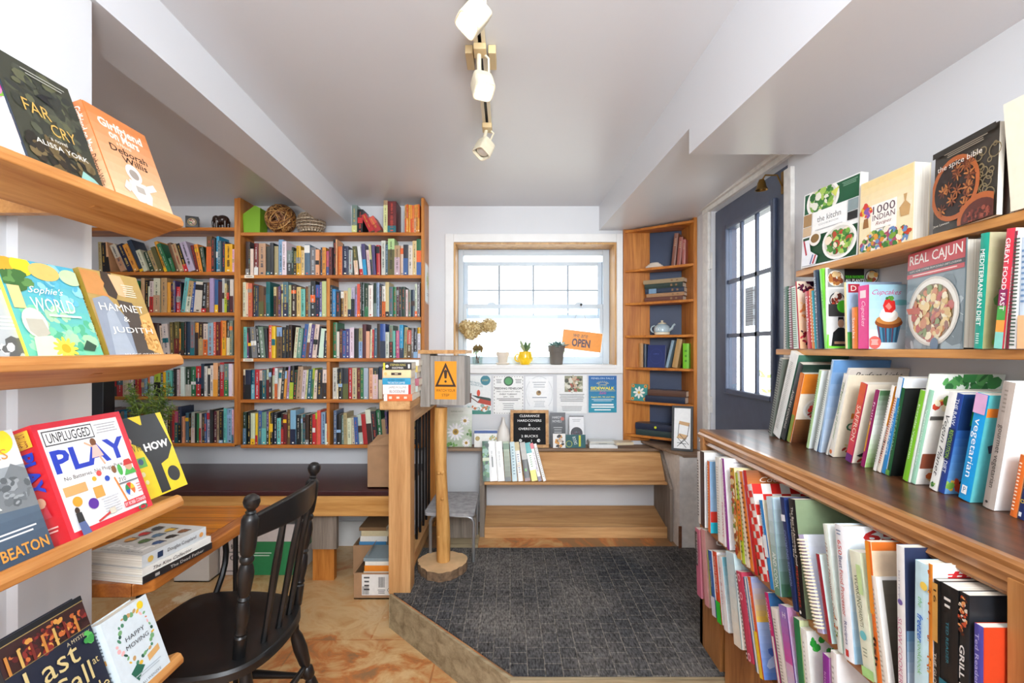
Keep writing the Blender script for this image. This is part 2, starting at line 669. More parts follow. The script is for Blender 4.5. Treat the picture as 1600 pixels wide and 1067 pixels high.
class Art:
    """inks in fractions of a W x H face, u to the right and v up"""

    def __init__(s, w, h, M=None):
        s.w, s.h, s.mb, s.z, s.M = w, h, MB(), 0.0002, M

    def up(s, e=0.00012):
        s.z += e

    def poly(s, pts, col, e=0.00012):
        s.up(e)
        a = 0
        for i in range(len(pts)):
            x0, y0 = pts[i]
            x1, y1 = pts[(i + 1) % len(pts)]
            a += x0 * y1 - x1 * y0
        q = pts if a > 0 else pts[::-1]
        q = clip01(q)
        if len(q) < 3:
            return s
        s.mb.add([(u * s.w, v * s.h, s.z) for u, v in q], [list(range(len(q)))], lin(col), 0, s.M)
        return s

    def rect(s, u0, v0, u1, v1, col, e=0.00012):
        return s.poly([(u0, v0), (u1, v0), (u1, v1), (u0, v1)], col, e)

    def grad(s, u0, v0, u1, v1, c0, c1, n=8):
        """printed colour blend from bottom to top"""
        a, b = lin(c0), lin(c1)
        s.up()
        for i in range(n):
            t = (i + 0.5) / n
            c = tuple(a[k] * (1 - t) + b[k] * t for k in range(3)) + (1,)
            y0, y1 = v0 + (v1 - v0) * i / n, v0 + (v1 - v0) * (i + 1) / n
            s.mb.add([(u0 * s.w, y0 * s.h, s.z), (u1 * s.w, y0 * s.h, s.z), (u1 * s.w, y1 * s.h, s.z), (u0 * s.w, y1 * s.h, s.z)], [(0, 1, 2, 3)], c, 0, s.M)
        return s

    def disc(s, u, v, r, col, sq=1.0, n=20, e=0.00012, rot=0.0):
        """r as a fraction of the width; sq squashes it vertically"""
        pts = []
        for i in range(n):
            a = 2 * PI * i / n
            x, y = r * s.w * math.cos(a), r * s.w * sq * math.sin(a)
            x, y = x * math.cos(rot) - y * math.sin(rot), x * math.sin(rot) + y * math.cos(rot)
            pts.append((u + x / s.w, v + y / s.h))
        return s.poly(pts, col, e)

    def ring(s, u, v, r, th, col, sq=1.0, n=24):
        s.up()
        vs_, fs = [], []
        for i in range(n):
            a = 2 * PI * i / n
            for q in (r, r - th):
                vs_.append((u * s.w + q * s.w * math.cos(a), v * s.h + q * s.w * sq * math.sin(a), s.z))
        for i in range(n):
            j = (i + 1) % n
            fs.append((2 * i, 2 * j, 2 * j + 1, 2 * i + 1))
        s.mb.add(vs_, fs, lin(col), 0, s.M)
        return s

    def line(s, u0, v0, u1, v1, th, col):
        x0, y0, x1, y1 = u0 * s.w, v0 * s.h, u1 * s.w, v1 * s.h
        d = Vector((x1 - x0, y1 - y0))
        if d.length < 1e-9:
            return s
        n = Vector((-d.y, d.x)).normalized() * th * s.w / 2
        return s.poly([((x0 + n.x) / s.w, (y0 + n.y) / s.h), ((x0 - n.x) / s.w, (y0 - n.y) / s.h), ((x1 - n.x) / s.w, (y1 - n.y) / s.h), ((x1 + n.x) / s.w, (y1 + n.y) / s.h)], col)

    def text(s, t, u, v, w, h, col, rot=0.0, bold=0.0, shear=0.0, fit=True):
        """lettering centred on (u, v), W x H as fractions of the face (measured along the lettering when turned)"""
        vs_, fs, tw, th = text_geo(t, bold, shear)
        s.up()
        if abs(math.sin(rot)) > 0.5:
            W, Hh = w * s.h, h * s.w
        else:
            W, Hh = w * s.w, h * s.h
        if not fit:
            W = Hh * tw / th
        c, sn = math.cos(rot), math.sin(rot)
        out = []
        for x, y in vs_:
            x, y = x * W, y * Hh
            out.append((u * s.w + x * c - y * sn, v * s.h + x * sn + y * c, s.z))
        s.mb.add(out, fs, lin(col), 0, s.M)
        return s

    def lines(s, u0, v0, u1, v1, n, col, fill=0.4, seed=1):
        """small print too fine to read"""
        r = random.Random(seed)
        for i in range(n):
            y = v1 - (v1 - v0) * (i + 0.5) / n
            hh = (v1 - v0) / n * fill / 2
            a = r.uniform(0, 0.12) * (u1 - u0)
            s.rect(u0 + a, y - hh, u1 - a, y + hh, col, 0.00003)
        return s

    def scatter(s, u, v, ru, rv, n, cols, size, seed=1, leaf=0.5):
        r = random.Random(seed)
        s.up()
        for i in range(n):
            a, q = r.uniform(0, 2 * PI), math.sqrt(r.random())
            s.disc(u + ru * q * math.cos(a), v + rv * q * math.sin(a), size * r.uniform(0.6, 1.3), r.choice(cols), r.uniform(leaf, 1), 7, 0.00001, r.uniform(0, PI))
        return s

    def build(s, name, parent, mat=None, world=True):
        return s.mb.build(name, mat or m_gloss, parent, world=world)


def frame_matrix(o, u, v):
    """matrix of a face with origin O, right U and up V"""
    u, v = Vector(u).normalized(), Vector(v).normalized()
    n = u.cross(v).normalized()
    v = n.cross(u)
    M = Matrix((u, v, n)).transposed().to_4x4()
    M.translation = Vector(o)
    return M


# ------------------------------------------------------------------ books
# local frame of a book: spine at x = 0 facing -x, fore edge at x = d, front cover at y = 0 facing -y, z up
def cover_mb(mb, t, h, d, sp, fr, bk, hard, M=None, mat=0):
    b = 0.0024 if hard else 0.0009
    lip = 0.003 if hard else 0.0
    n = 5
    # rounded spine, swept as an open U of card with thickness
    outer, inner = [], []
    for i in range(n + 1):
        y = t * i / n
        bulge = (0.0025 if hard else 0.0008) * math.sin(PI * i / n)
        outer.append((-bulge, y))
        inner.append((b, min(max(y, b), t - b)))
    vs_, fs, cols = [], [], []
    k = n + 1
    for z in (0, h):
        vs_ += [(x, y, z) for x, y in outer]
        vs_ += [(x, y, z) for x, y in inner]
    o0, i0, o1, i1 = 0, k, 2 * k, 3 * k
    spine = [(o0 + i + 1, o0 + i, o1 + i, o1 + i + 1) for i in range(n)]
    mb.add(vs_, spine + [(o0 + i, o0 + i + 1, i0 + i + 1, i0 + i) for i in range(n)] + [(o1 + i + 1, o1 + i, i1 + i, i1 + i + 1) for i in range(n)], sp, mat, M)
    mb.box(0, d, 0, b, 0, h, fr, mat, M)
    mb.box(0, d, t - b, t, 0, h, bk, mat, M)
    return b, lip


def pages_mb(mb, t, h, d, b, lip, col=None, mat=0, M=None):
    e = max(lip, 0.0006)
    return mb.box(b, d - e, b + 0.0001, t - b - 0.0001, e, h - e, col, mat, M)


def spine_face(t, h):
    return frame_matrix((-0.0028, t, 0), (0, -1, 0), (0, 0, 1))


def front_face():
    return frame_matrix((0, -0.0001, 0), (1, 0, 0), (0, 0, 1))


def big_book(name, label, cat, M, t, h, d, sp, fr=None, bk=None, hard=False, group=None, spine=None, front=None):
    """a book near enough to read: cover, page block and inks are parts; SPINE and FRONT draw on an Art"""
    r = bpy.data.objects.new(name, None)
    C.objects.link(r)
    r.empty_display_size = 0.05
    r.matrix_basis = M
    tag(r, label, cat, group)
    fr, bk = fr or sp, bk or fr or sp
    mb = MB()
    b, lip = cover_mb(mb, t, h, d, lin(sp), lin(fr), lin(bk), hard)
    cv = mb.build('cover', m_gloss, r, world=False)
    pages_mb(MB(), t, h, d, b, lip).build('page_block', m_page, r, world=False)
    if spine:
        a = Art(t, h, spine_face(t, h))
        spine(a)
        a.build('spine_lettering', cv, world=False)
    if front:
        a = Art(d, h, front_face())
        front(a)
        a.build('cover_lettering', cv, world=False)
    return r
# ------------------------------------------------------------------ the room
LZ = 0.15           # landing height
YB = 3.12           # back wall
XR = 1.12           # right wall


def zc(Y):
    return 2.23 + 0.0585 * (YB - Y)


mb = MB().box(-3.2, 1.6, -1.8, 3.3, -0.1, 0.0)
struct('floor', mb, m_floor)
mb = MB().prism([(-3.2, -1.8, zc(-1.8)), (-3.2, 3.3, zc(3.3)), (-3.2, 3.3, 2.75), (-3.2, -1.8, 2.75)], (4.8, 0, 0))
struct('ceiling', mb, m_ceil)
# back wall round the window opening
WX0, WX1, WZ0, WZ1 = -0.371, 0.70, 1.18, 1.99
mb = MB()
mb.box(-3.2, WX0, YB, YB + 0.2, 0, 2.6).box(WX1, XR + 0.14, YB, YB + 0.2, 0, 2.6).box(WX0, WX1, YB, YB + 0.2, 0, WZ0).box(WX0, WX1, YB, YB + 0.2, WZ1, 2.6)
struct('wall_back', mb, m_wall)
# right wall round the door opening
DY0, DY1, DZ1 = 1.91, 2.64, 2.055
mb = MB()
mb.box(XR, XR + 0.14, -1.8, DY0, 0, 2.6).box(XR, XR + 0.14, DY1, YB, 0, 2.6).box(XR, XR + 0.14, DY0, DY1, DZ1, 2.6)
struct('wall_right', mb, m_wall)
mb = MB()
mb.box(-1.24, -1.06, 1.02, 1.2, 0, 2.6).box(-1.24, -1.085, -1.8, 1.02, 0, 2.6)
struct('wall_left', mb, m_wall)
struct('wall_west', MB().box(-3.3, -3.2, -1.8, 3.3, 0, 2.6), m_wall)
# unseen shop front behind the photographer: a wall with two openings sized for the light level
mb = MB()
mb.box(-3.2, -2.6, -1.9, -1.8, 0, 2.6).box(-1.0, -0.55, -1.9, -1.8, 0, 2.6).box(0.85, 1.6, -1.9, -1.8, 0, 2.6)
mb.box(-2.6, -1.0, -1.9, -1.8, 0, 0.9).box(-2.6, -1.0, -1.9, -1.8, 2.1, 2.6).box(-0.55, 0.85, -1.9, -1.8, 0, 0.9).box(-0.55, 0.85, -1.9, -1.8, 2.1, 2.6)
struct('wall_front', mb, m_wall)
# boxed beams under the ceiling
mb = MB()
zb = lambda Y: 2.10 + 0.036 * (YB - Y)
mb.prism([(-1.22, YB, zb(YB)), (-1.046, YB, zb(YB)), (-1.046, YB, 2.6), (-1.22, YB, 2.6)], (0, -0.001, 0))
mb = MB().add([(-1.22, YB, zb(YB)), (-1.046, YB, zb(YB)), (-1.046, YB, 2.6), (-1.22, YB, 2.6), (-1.22, -1.8, zb(-1.8)), (-1.046, -1.8, zb(-1.8)), (-1.046, -1.8, 2.6), (-1.22, -1.8, 2.6)],
              [(0, 1, 2, 3), (7, 6, 5, 4), (0, 4, 5, 1), (1, 5, 6, 2), (2, 6, 7, 3), (3, 7, 4, 0)])
struct('trim_1', mb, m_ceil)
fx = lambda Y: 0.587 + (YB - Y) * 0.0557
YS = 1.754


def soffit(Y0, Y1, z0, z1, right):
    vs_ = []
    for Y, z in ((Y0, z0), (Y1, z1)):
        vs_ += [(fx(Y), Y, z), (right, Y, z), (right, Y, 2.6), (fx(Y), Y, 2.6)]
    return MB().add(vs_, [(0, 1, 2, 3), (7, 6, 5, 4), (0, 4, 5, 1), (1, 5, 6, 2), (2, 6, 7, 3), (3, 7, 4, 0)])


struct('trim_2', soffit(YS, YB, 1.29 + 0.815, 1.29 + 0.78, XR), m_ceil)
struct('trim_3', soffit(-1.8, YS, 2.01, 2.01, XR), m_ceil)
# landing with its slate strip, riser boards and carpet
LX = -0.545
land = [(LX, YB), (LX, 2.19), (0.005, 1.64), (XR, 1.64), (XR, YB)]
struct('landing_floor', MB().prism([(x, y, 0.0) for x, y in land], (0, 0, LZ)), m_slate)
mb = MB()
mb.prism([(LX - 0.012, 2.19, 0), (LX, 2.19, 0), (0.005, 1.64, 0), (0.0, 1.625, 0)], (0, 0, LZ + 0.004))
mb.prism([(0.0, 1.625, 0), (0.005, 1.64, 0), (0.76, 1.64, 0), (0.76, 1.622, 0)], (0, 0, LZ + 0.004))
mb.box(LX - 0.014, LX, 2.19, 3.0, 0, LZ)
struct('landing_riser_trim', mb, m_riser)
cp = [(LX + 0.004, 2.70), (LX + 0.004, 2.20), (0.012, 1.648), (0.30, 1.643), (0.72, 1.646), (1.05, 1.66), (1.05, 2.72), (0.6, 2.715), (0.2, 2.70)]
struct('landing_carpet', MB().prism([(x, y, LZ) for x, y in cp], (0, 0, 0.007)), m_carpet)

# baseboards
struct('baseboard_back', MB().box(-3.2, LX - 0.02, YB - 0.02, YB, 0, 0.16), m_trim)

# window: pine-lined reveal, vinyl double-hung unit
w = sroot('window_1')
mb = MB()
mb.box(WX0 + 0.0004, WX0 + 0.012, YB - 0.005, YB + 0.17, WZ0 + 0.005, WZ1 - 0.012).box(WX1 - 0.012, WX1 - 0.0004, YB - 0.005, YB + 0.17, WZ0 + 0.005, WZ1 - 0.012).box(WX0 + 0.0004, WX1 - 0.0004, YB - 0.005, YB + 0.17, WZ1 - 0.012, WZ1 - 0.0004)
struct('reveal_lining', mb, wood('reveal_pine', 'a8763e', 'd0a468', 'Z', 0.35), w)
mb = MB()
T = 0.055
mb.box(WX0 - T, WX0, YB - 0.016, YB, WZ0 - 0.05, WZ1 + T).box(WX1, WX1 + T - 0.015, YB - 0.016, YB, WZ0 - 0.05, WZ1 + T).box(WX0, WX1, YB - 0.016, YB, WZ1, WZ1 + T)
mb.box(WX0 - T, WX1 + T - 0.015, YB - 0.018, YB, WZ0 - 0.052, WZ0)
struct('casing', mb, m_trim, w, bevel=0.003)
struct('window_sill', MB().box(WX0, WX1, YB - 0.02, YB + 0.2, WZ0 - 0.02, WZ0 + 0.004), m_trim, w, bevel=0.003)
YW = 3.28
fx0, fx1 = WX0 + 0.012, WX1 - 0.012
fz1 = WZ1 - 0.012
mb = MB()
mb.box(fx0, fx0 + 0.035, YW, YW + 0.06, WZ0 + 0.005, fz1).box(fx1 - 0.045, fx1, YW, YW + 0.06, WZ0 + 0.005, fz1).box(fx0 + 0.035, fx1 - 0.045, YW + 0.001, YW + 0.059, fz1 - 0.04, fz1).box(fx0 + 0.035, fx1 - 0.045, YW + 0.001, YW + 0.059, WZ0 + 0.005, WZ0 + 0.05)
struct('window_frame', mb, m_vinyl, w, bevel=0.003)
# upper sash, dropped a hand's breadth
gx0, gx1 = fx0 + 0.035, fx1 - 0.045
z_ut, z_ub = pz(409, YW + 0.04), pz(498, YW + 0.04)
ya, yb = YW + 0.035, YW + 0.058
mb = MB()
mb.box(gx0 + 0.001, gx0 + 0.03, ya, yb, z_ub, z_ut).box(gx1 - 0.03, gx1 - 0.001, ya, yb, z_ub, z_ut).box(gx0 + 0.03, gx1 - 0.03, ya, yb, z_ut - 0.028, z_ut).box(gx0 + 0.03, gx1 - 0.03, ya, yb, z_ub, z_ub + 0.028)
m_grid = plain('backlit_grey_grid', '9aa6b2', 0.5, var=0.03)  # the grey puts the muntins' backlit shade into their colour
us = struct('upper_sash', mb, m_vinyl, w, bevel=0.002)
for x in (780, 833.4, 887.5):
    X = px(x, ya)
    struct('muntin', MB().box(X - 0.0065, X + 0.0065, ya + 0.004, ya + 0.0105, z_ub + 0.028, z_ut - 0.028), m_grid, us)
zm = pz(453.5, ya)
struct('muntin', MB().box(gx0 + 0.03, gx1 - 0.03, ya + 0.003, ya + 0.0105, zm - 0.0055, zm + 0.0055), m_grid, us)
struct('upper_pane', MB().box(gx0, gx1, ya + 0.011, ya + 0.014, z_ub, z_ut), m_glass, us)
z_lt, z_lb = pz(475, YW), pz(565, YW)
mb = MB()
yc, yd = YW + 0.004, YW + 0.03
mb.box(gx0 + 0.0005, gx0 + 0.022, yc, yd, z_lb, z_lt).box(gx1 - 0.022, gx1 - 0.0005, yc, yd, z_lb, z_lt).box(gx0 + 0.022, gx1 - 0.022, yc, yd, z_lt - 0.03, z_lt).box(gx0 + 0.022, gx1 - 0.022, yc, yd, z_lb, z_lb + 0.035)
ls = struct('lower_sash', mb, m_vinyl, w, bevel=0.002)
struct('lower_pane', MB().box(gx0, gx1, yc + 0.011, yc + 0.014, z_lb, z_lt), m_glass, ls)
for x in (768, 905):
    X = px(x, YW)
    struct('sash_lock', MB().prism([(X - 0.03, yc + 0.004, z_lt), (X + 0.03, yc + 0.004, z_lt), (X + 0.018, yc + 0.004, z_lt + 0.012), (X - 0.018, yc + 0.004, z_lt + 0.012)], (0, 0.02, 0)), m_vinyl, ls)

# door with nine lights
d = sroot('door_1')
DX = XR + 0.02
gy0, gy1, gz0, gz1 = 2.045, 2.475, 1.08, 1.915
dy0, dy1 = DY0 + 0.012, DY1 - 0.012
mb = MB()
mb.box(DX, DX + 0.045, dy0, gy0, LZ + 0.01, DZ1 - 0.01).box(DX, DX + 0.045, gy1, dy1, LZ + 0.01, DZ1 - 0.01).box(DX, DX + 0.045, gy0, gy1, LZ + 0.01, gz0).box(DX, DX + 0.045, gy0, gy1, gz1, DZ1 - 0.01)
struct('door_panel', mb, m_door, d)
mb = MB()
for a, b_, c_, e_ in ((gy0 - 0.022, gy0 + 0.004, gz0 - 0.022, gz1 + 0.022), (gy1 - 0.004, gy1 + 0.022, gz0 - 0.022, gz1 + 0.022), (gy0 + 0.004, gy1 - 0.004, gz0 - 0.022, gz0 + 0.004), (gy0 + 0.004, gy1 - 0.004, gz1 - 0.004, gz1 + 0.022)):
    mb.box(DX - 0.016, DX + 0.002, a, b_, c_, e_)
struct('glazing_bead', mb, m_door, d, bevel=0.005)
mb = MB()
for i in (1, 2):
    y = gy0 + (gy1 - gy0) * i / 3
    mb.box(DX - 0.005, DX + 0.008, y - 0.009, y + 0.009, gz0, gz1)
for i in (1, 2):
    z = gz0 + (gz1 - gz0) * i / 3
    mb.box(DX - 0.005, DX + 0.008, gy0, gy1, z - 0.010, z + 0.010)
struct('muntin_bars', mb, m_door, d)
struct('door_pane', MB().box(DX + 0.002, DX + 0.005, gy0, gy1, gz0, gz1), m_glass, d)
for z in (1.78, 0.98):
    mb = MB().box(XR - 0.010, XR + 0.004, DY1 - 0.012, DY1 + 0.03, z - 0.045, z + 0.045)
    mb.tube([(XR - 0.012, DY1 - 0.004, z - 0.05), (XR - 0.012, DY1 - 0.004, z + 0.05)], 0.006)
    struct('hinge', mb, m_worn, d)
mb = MB()
mb.box(XR - 0.018, XR - 0.0005, DY1, DY1 + 0.075, LZ, DZ1)
mb.box(XR - 0.018, XR - 0.0005, DY0 - 0.05, DY0, LZ, 2.009)
mb.box(XR - 0.02, XR - 0.0005, DY0 - 0.05, DY1 + 0.075, DZ1, DZ1 + 0.025)
mb.box(XR - 0.034, XR - 0.0005, DY0 - 0.05, DY1 + 0.08, DZ1 + 0.025, DZ1 + 0.045)
mb.box(XR + 0.0665, XR + 0.139, DY1 - 0.012, DY1 - 0.0005, LZ, DZ1 - 0.01)
struct('door_casing', mb, m_worn, d, bevel=0.003)

# low boxed-in return under the corner shelves
mb = MB().box(0.966, XR, 2.70, YB, LZ, 0.675)
struct('trim_4', mb, m_worn)
struct('trim_5', MB().box(0.960, 0.976, 2.692, 2.70, LZ + 0.002, LZ + 0.13), m_rust)

# outside: pale ground, porch siding beside the door, garden beyond
struct('ground_outside', MB().box(-8, 9, 3.6, 16, -0.3, -0.2).box(1.5, 9, -2, 3.6, -0.3, -0.2), plain('pale_gravel', 'cfc9bd', 0.9, var=0.1))
mb = MB()
for i in range(16):
    mb.box(1.285, 1.425, 2.98 + 0.006 * (i % 2), 3.06, 0.0 + i * 0.15, 0.148 + i * 0.15)
struct('porch_siding_wall', mb, plain('porch_siding', '8ea0b8', 0.6, var=0.05))


def shrub(name, label, c, r, cols, n, seed, group=None):
    o = thing(name, label, 'shrub', (c[0], c[1], -0.2), 0, group)
    rr = random.Random(seed)
    mb = MB()
    for i in range(n):
        a = Vector((rr.gauss(0, 1), rr.gauss(0, 1), rr.gauss(0, 1))).normalized() * (rr.random() ** 0.4)
        p = Vector(c) + Vector((a.x * r[0], a.y * r[1], a.z * r[2]))
        u = Vector((rr.gauss(0, 1), rr.gauss(0, 1), rr.gauss(0, 1))).normalized()
        v = u.orthogonal().normalized()
        s_ = rr.uniform(0.03, 0.06)
        mb.add([p - u * s_, p + v * s_ * 0.5, p + u * s_, p - v * s_ * 0.5], [(0, 1, 2, 3)], lin(rr.choice(cols)))
    mb.build('foliage', m_print, o)
    st = MB()
    for k in range(4):
        st.tube([(c[0] + 0.05 * k - 0.08, c[1], -0.2), (c[0] + 0.1 * k - 0.15, c[1], c[2])], 0.015, 6)
    st.build('stems', m_rust, o)


shrub('garden_shrub', 'yellow-green leafy shrub outside the door panes', (3.6, 4.7, 0.55), (1.2, 1.0, 0.95), ['9fae3c', 'c9b84a', '7f9a3a', 'd9cf7a'], 1500, 3)
shrub('garden_shrub', 'pale green bush beyond the back window glass', (0.3, 8.5, 0.6), (1.6, 0.8, 0.9), ['a8b88a', 'c3cba8', '93a878'], 900, 4)
o = thing('garden_fence', 'white picket fence outside behind the window', 'fence', (0, 6.5, -0.2))
mb = MB()
for i in range(30):
    x = -3 + i * 0.2
    MBx = mb.box(x, x + 0.09, 6.5, 6.52, -0.2, 0.85)
mb.build('pickets', m_trim, o)
MB().box(-3.1, 3.1, 6.52, 6.55, 0.1, 0.2).box(-3.1, 3.1, 6.52, 6.55, 0.6, 0.7).build('rails', m_trim, o)

# ------------------------------------------------------------------ the pine bookcase on the back wall
YF = 2.96
SY = 740.0 / YF
bc = thing('wall_bookcase', 'long pine bookcase fixed to the back wall, two bays of five book rows', 'bookcase', (-1.1, YF, 0.65))
upz = {'L': [355.2, 424.7, 488.0, 555.4, 619.5, 692.6], 'R': [362.9, 429.5, 494.8, 559.7, 624.0, 695.0]}
zsh = {k: [pz(y, YF) for y in v] for k, v in upz.items()}
XA, XB_, XC, XD = -2.75, -1.722, -1.684, -0.556
for k, x0, x1 in (('L', XA, XB_), ('R', XC, XD)):
    for i, z in enumerate(zsh[k]):
        MB().box(x0, x1, YF, YB, z - 0.021, z).build('shelf', m_pine, bc, bevel=0.002)
MB().box(XB_, -1.703, YF - 0.004, YB, zsh['R'][5], pz(310, YF)).build('upright', m_pinev, bc, bevel=0.002)
MB().box(-1.7028, XC, YF - 0.004, YB, zsh['R'][5], pz(309, YF)).build('upright', m_pinev, bc, bevel=0.002)
MB().box(XD, XD + 0.021, YF - 0.004, YB, zsh['R'][5] - 0.02, pz(309, YF)).build('upright', m_pinev, bc, bevel=0.004)
for i in range(1, 5):
    MB().box(-1.148, -1.127, YF + 0.001, YB, zsh['R'][i + 1], zsh['R'][i] - 0.0215).build('divider', m_pinev, bc, bevel=0.002)
for i, (xa, xb_) in ((1, (382, 397)), (3, (380, 396))):
    z = zsh['R'][i]
    a = Art(px(xb_, YF) - px(xa, YF), 0.018, frame_matrix((px(xa, YF), YF - 0.001, z - 0.0195), (1, 0, 0), (0, 0, 1)))
    a.rect(0, 0, 1, 1, 'efe6d4').lines(0.15, 0.2, 0.85, 0.8, 1, '8d8578', 0.4)
    a.build('shelf_label', bc, m_print)

# ------------------------------------------------------------------ wall bench under it
be = thing('wall_bench', 'pine bench with a dark maroon top running under the bookcase', 'bench', (-1.6, 2.8, 0))
MB().box(-3.0, LX - 0.02, 2.52, YB, 0.505, 0.535).build('bench_top', m_maroon, be, bevel=0.006)
MB().box(-3.0, LX - 0.025, 2.53, 2.555, 0.395, 0.505).build('apron', m_apron, be, bevel=0.003)
for x0, x1 in ((487, 527),):
    MB().box(px(487, 2.6), px(526, 2.6), 2.60, 2.63, 0.19, 0.395).build('leg', m_grey, be)
MB().box(px(491, 2.66), px(524, 2.66), 2.64, 2.68, 0.0, 0.395).build('leg', m_pinev, be)
MB().box(-2.6, -2.5, 2.6, 2.68, 0, 0.395).build('leg', m_pinev, be)

# ------------------------------------------------------------------ sewing-machine table, books on it
tb = thing('sewing_table', 'varnished pine plank table on black cast iron legs beside the black chair', 'table', (-1.3, 1.5, 0))
TX = -0.945
ZT, TY0, TY1, TX0 = 0.68, 1.225, 1.85, -1.75
MB().prism([(x, y, ZT - 0.03) for x, y in [(TX0 + 0.05, TY0 + 0.04), (TX - 0.05, TY0 + 0.04), (TX - 0.035, TY1 - 0.01), (TX0 + 0.05, TY1 - 0.01)]], (0, 0, 0.030)).build('tabletop', m_table, tb)
mb = MB()
mb.prism([(x, y, ZT - 0.035) for x, y in [(TX - 0.05, TY0 + 0.04), (TX - 0.035, TY0), (TX, TY0 + 0.035), (TX + 0.012, TY1), (TX - 0.035, TY1)]], (0, 0, 0.036))
mb.prism([(x, y, ZT - 0.035) for x, y in [(TX0, TY0), (TX - 0.0352, TY0), (TX - 0.0502, TY0 + 0.04), (TX0 + 0.05, TY0 + 0.04)]], (0, 0, 0.036))
mb.build('edge_band', m_tedge, tb, bevel=0.004)
for xl in (-1.02, -1.60):
    mb = MB()
    for s_ in (-1, 1):
        pts = []
        for i in range(17):
            t = i / 16
            y = 1.5 + s_ * (0.18 * math.cos(t * PI) + 0.05 * math.sin(t * 2 * PI))
            pts.append((xl, y, ZT - 0.04 - 0.62 * t))
        mb.tube(pts, 0.010, 8)
    mb.tube([(xl, 1.28, ZT - 0.042), (xl, 1.76, ZT - 0.042)], 0.010, 8)
    mb.tube([(xl, 1.25, 0.015), (xl, 1.77, 0.015)], 0.014, 8)
    mb.tube([(xl, 1.76, ZT - 0.042), (xl, 1.76, 0.015)], 0.009, 8)
    mb.tube([(xl, 1.5 + 0.06 * math.cos(a * PI / 8), 0.33 + 0.06 * math.sin(a * PI / 8)) for a in range(16)], 0.008, 6, closed=True)
    mb.build('leg', m_iron, tb, smooth=True)
MB().tube([(-1.02, 1.5, 0.2), (-1.60, 1.5, 0.2)], 0.012, 8).build('stretcher', m_iron, tb, smooth=True)

# ------------------------------------------------------------------ black spindle-back chair
ch = thing('dining_chair', 'black painted spindle-back chair with ball finials at the pine table', 'chair', (-0.88, 1.43, 0))
seat = [(-1.09, 1.27), (-1.10, 1.43), (-1.09, 1.60), (-1.05, 1.645), (-0.95, 1.655), (-0.82, 1.645), (-0.72, 1.61), (-0.672, 1.53), (-0.66, 1.42), (-0.675, 1.31), (-0.72, 1.235), (-0.82, 1.205), (-0.95, 1.205), (-1.05, 1.225)]


def subdiv(pts, k=2):
    for _ in range(k):
        q = []
        for i in range(len(pts)):
            a, b_ = Vector(pts[i]), Vector(pts[(i + 1) % len(pts)])
            q += [tuple(a * 0.75 + b_ * 0.25), tuple(a * 0.25 + b_ * 0.75)]
        pts = q
    return pts


st = subdiv(seat)
n = len(st)
mb = MB()
cxy = Vector((-0.88, 1.43))
rings = []
for sc_, z in ((0.90, 0.412), (1.0, 0.420), (1.0, 0.440), (0.975, 0.448), (0.90, 0.449), (0.6, 0.438), (0.25, 0.434)):
    rings.append([(cxy.x + (x - cxy.x) * sc_, cxy.y + (y - cxy.y) * sc_, z) for x, y in st])
vs_ = [p for r in rings for p in r]
fs = []
for i in range(len(rings) - 1):
    for j in range(n):
        fs.append((i * n + j, i * n + (j + 1) % n, (i + 1) * n + (j + 1) % n, (i + 1) * n + j))
fs.append(list(range(n - 1, -1, -1)))
fs.append([(len(rings) - 1) * n + j for j in range(n)])
mb.add(vs_, fs)
mb.build('seat', m_black, ch, smooth=True)


def turned(a, b_, prof, n=14):
    """prof: (radius, fraction along a-b)"""
    a, b_ = Vector(a), Vector(b_)
    d_ = b_ - a
    M = Matrix.Translation(a) @ d_.to_track_quat('Z', 'Y').to_matrix().to_4x4()
    return MB().lathe([(r, t * d_.length) for r, t in prof], n, M=M)


post_prof = [(.013, 0), (.016, .01), (.0165, .14), (.013, .15), (.0165, .165), (.0135, .185), (.0165, .22), (.0185, .27), (.0165, .34), (.0125, .36), (.0165, .375), (.0125, .39), (.0165, .42), (.0205, .50), (.021, .53), (.0175, .57), (.0135, .59), (.018, .605), (.018, .62), (.0135, .635), (.018, .65),
             (.0205, .70), (.022, .80), (.0215, .855), (.018, .87), (.011, .885), (.014, .895), (.010, .905), (.012, .915), (.018, .93), (.0215, .955), (.019, .98), (.010, .996), (.001, 1.0)]
turned((-0.745, 1.300, 0.44), (-0.683, 1.255, 0.905), post_prof).build('back_post', m_black, ch, smooth=True)
turned((-0.708, 1.570, 0.44), (-0.664, 1.612, 0.905), post_prof).build('back_post', m_black, ch, smooth=True)
# crest rail bowed away from the sitter
pa, pb = Vector((-0.69, 1.262, 0.80)), Vector((-0.670, 1.606, 0.80))
mb = MB()
K = 16
lo = []
for i in range(K + 1):
    t = i / K
    p = pa.lerp(pb, t) + Vector((0.045 * math.sin(PI * t), 0, 0))
    hh = 0.034 + 0.010 * math.sin(PI * t)
    zt = 0.818 + 0.012 * math.sin(PI * t)
    lo.append((p, zt - hh, zt + hh * 0.8))
vs_, fs = [], []
for p, z0, z1 in lo:
    vs_ += [(p.x - 0.009, p.y, z0), (p.x + 0.009, p.y, z0), (p.x + 0.013, p.y, z1), (p.x - 0.005, p.y, z1)]
for i in range(K):
    for j in range(4):
        fs.append((4 * i + j, 4 * i + (j + 1) % 4, 4 * i + 4 + (j + 1) % 4, 4 * i + 4 + j))
fs += [(3, 2, 1, 0), tuple(4 * K + j for j in range(4))]
mb.add(vs_, fs)
mb.build('crest_rail', m_black, ch, smooth=True, bevel=0.004, angle=50)
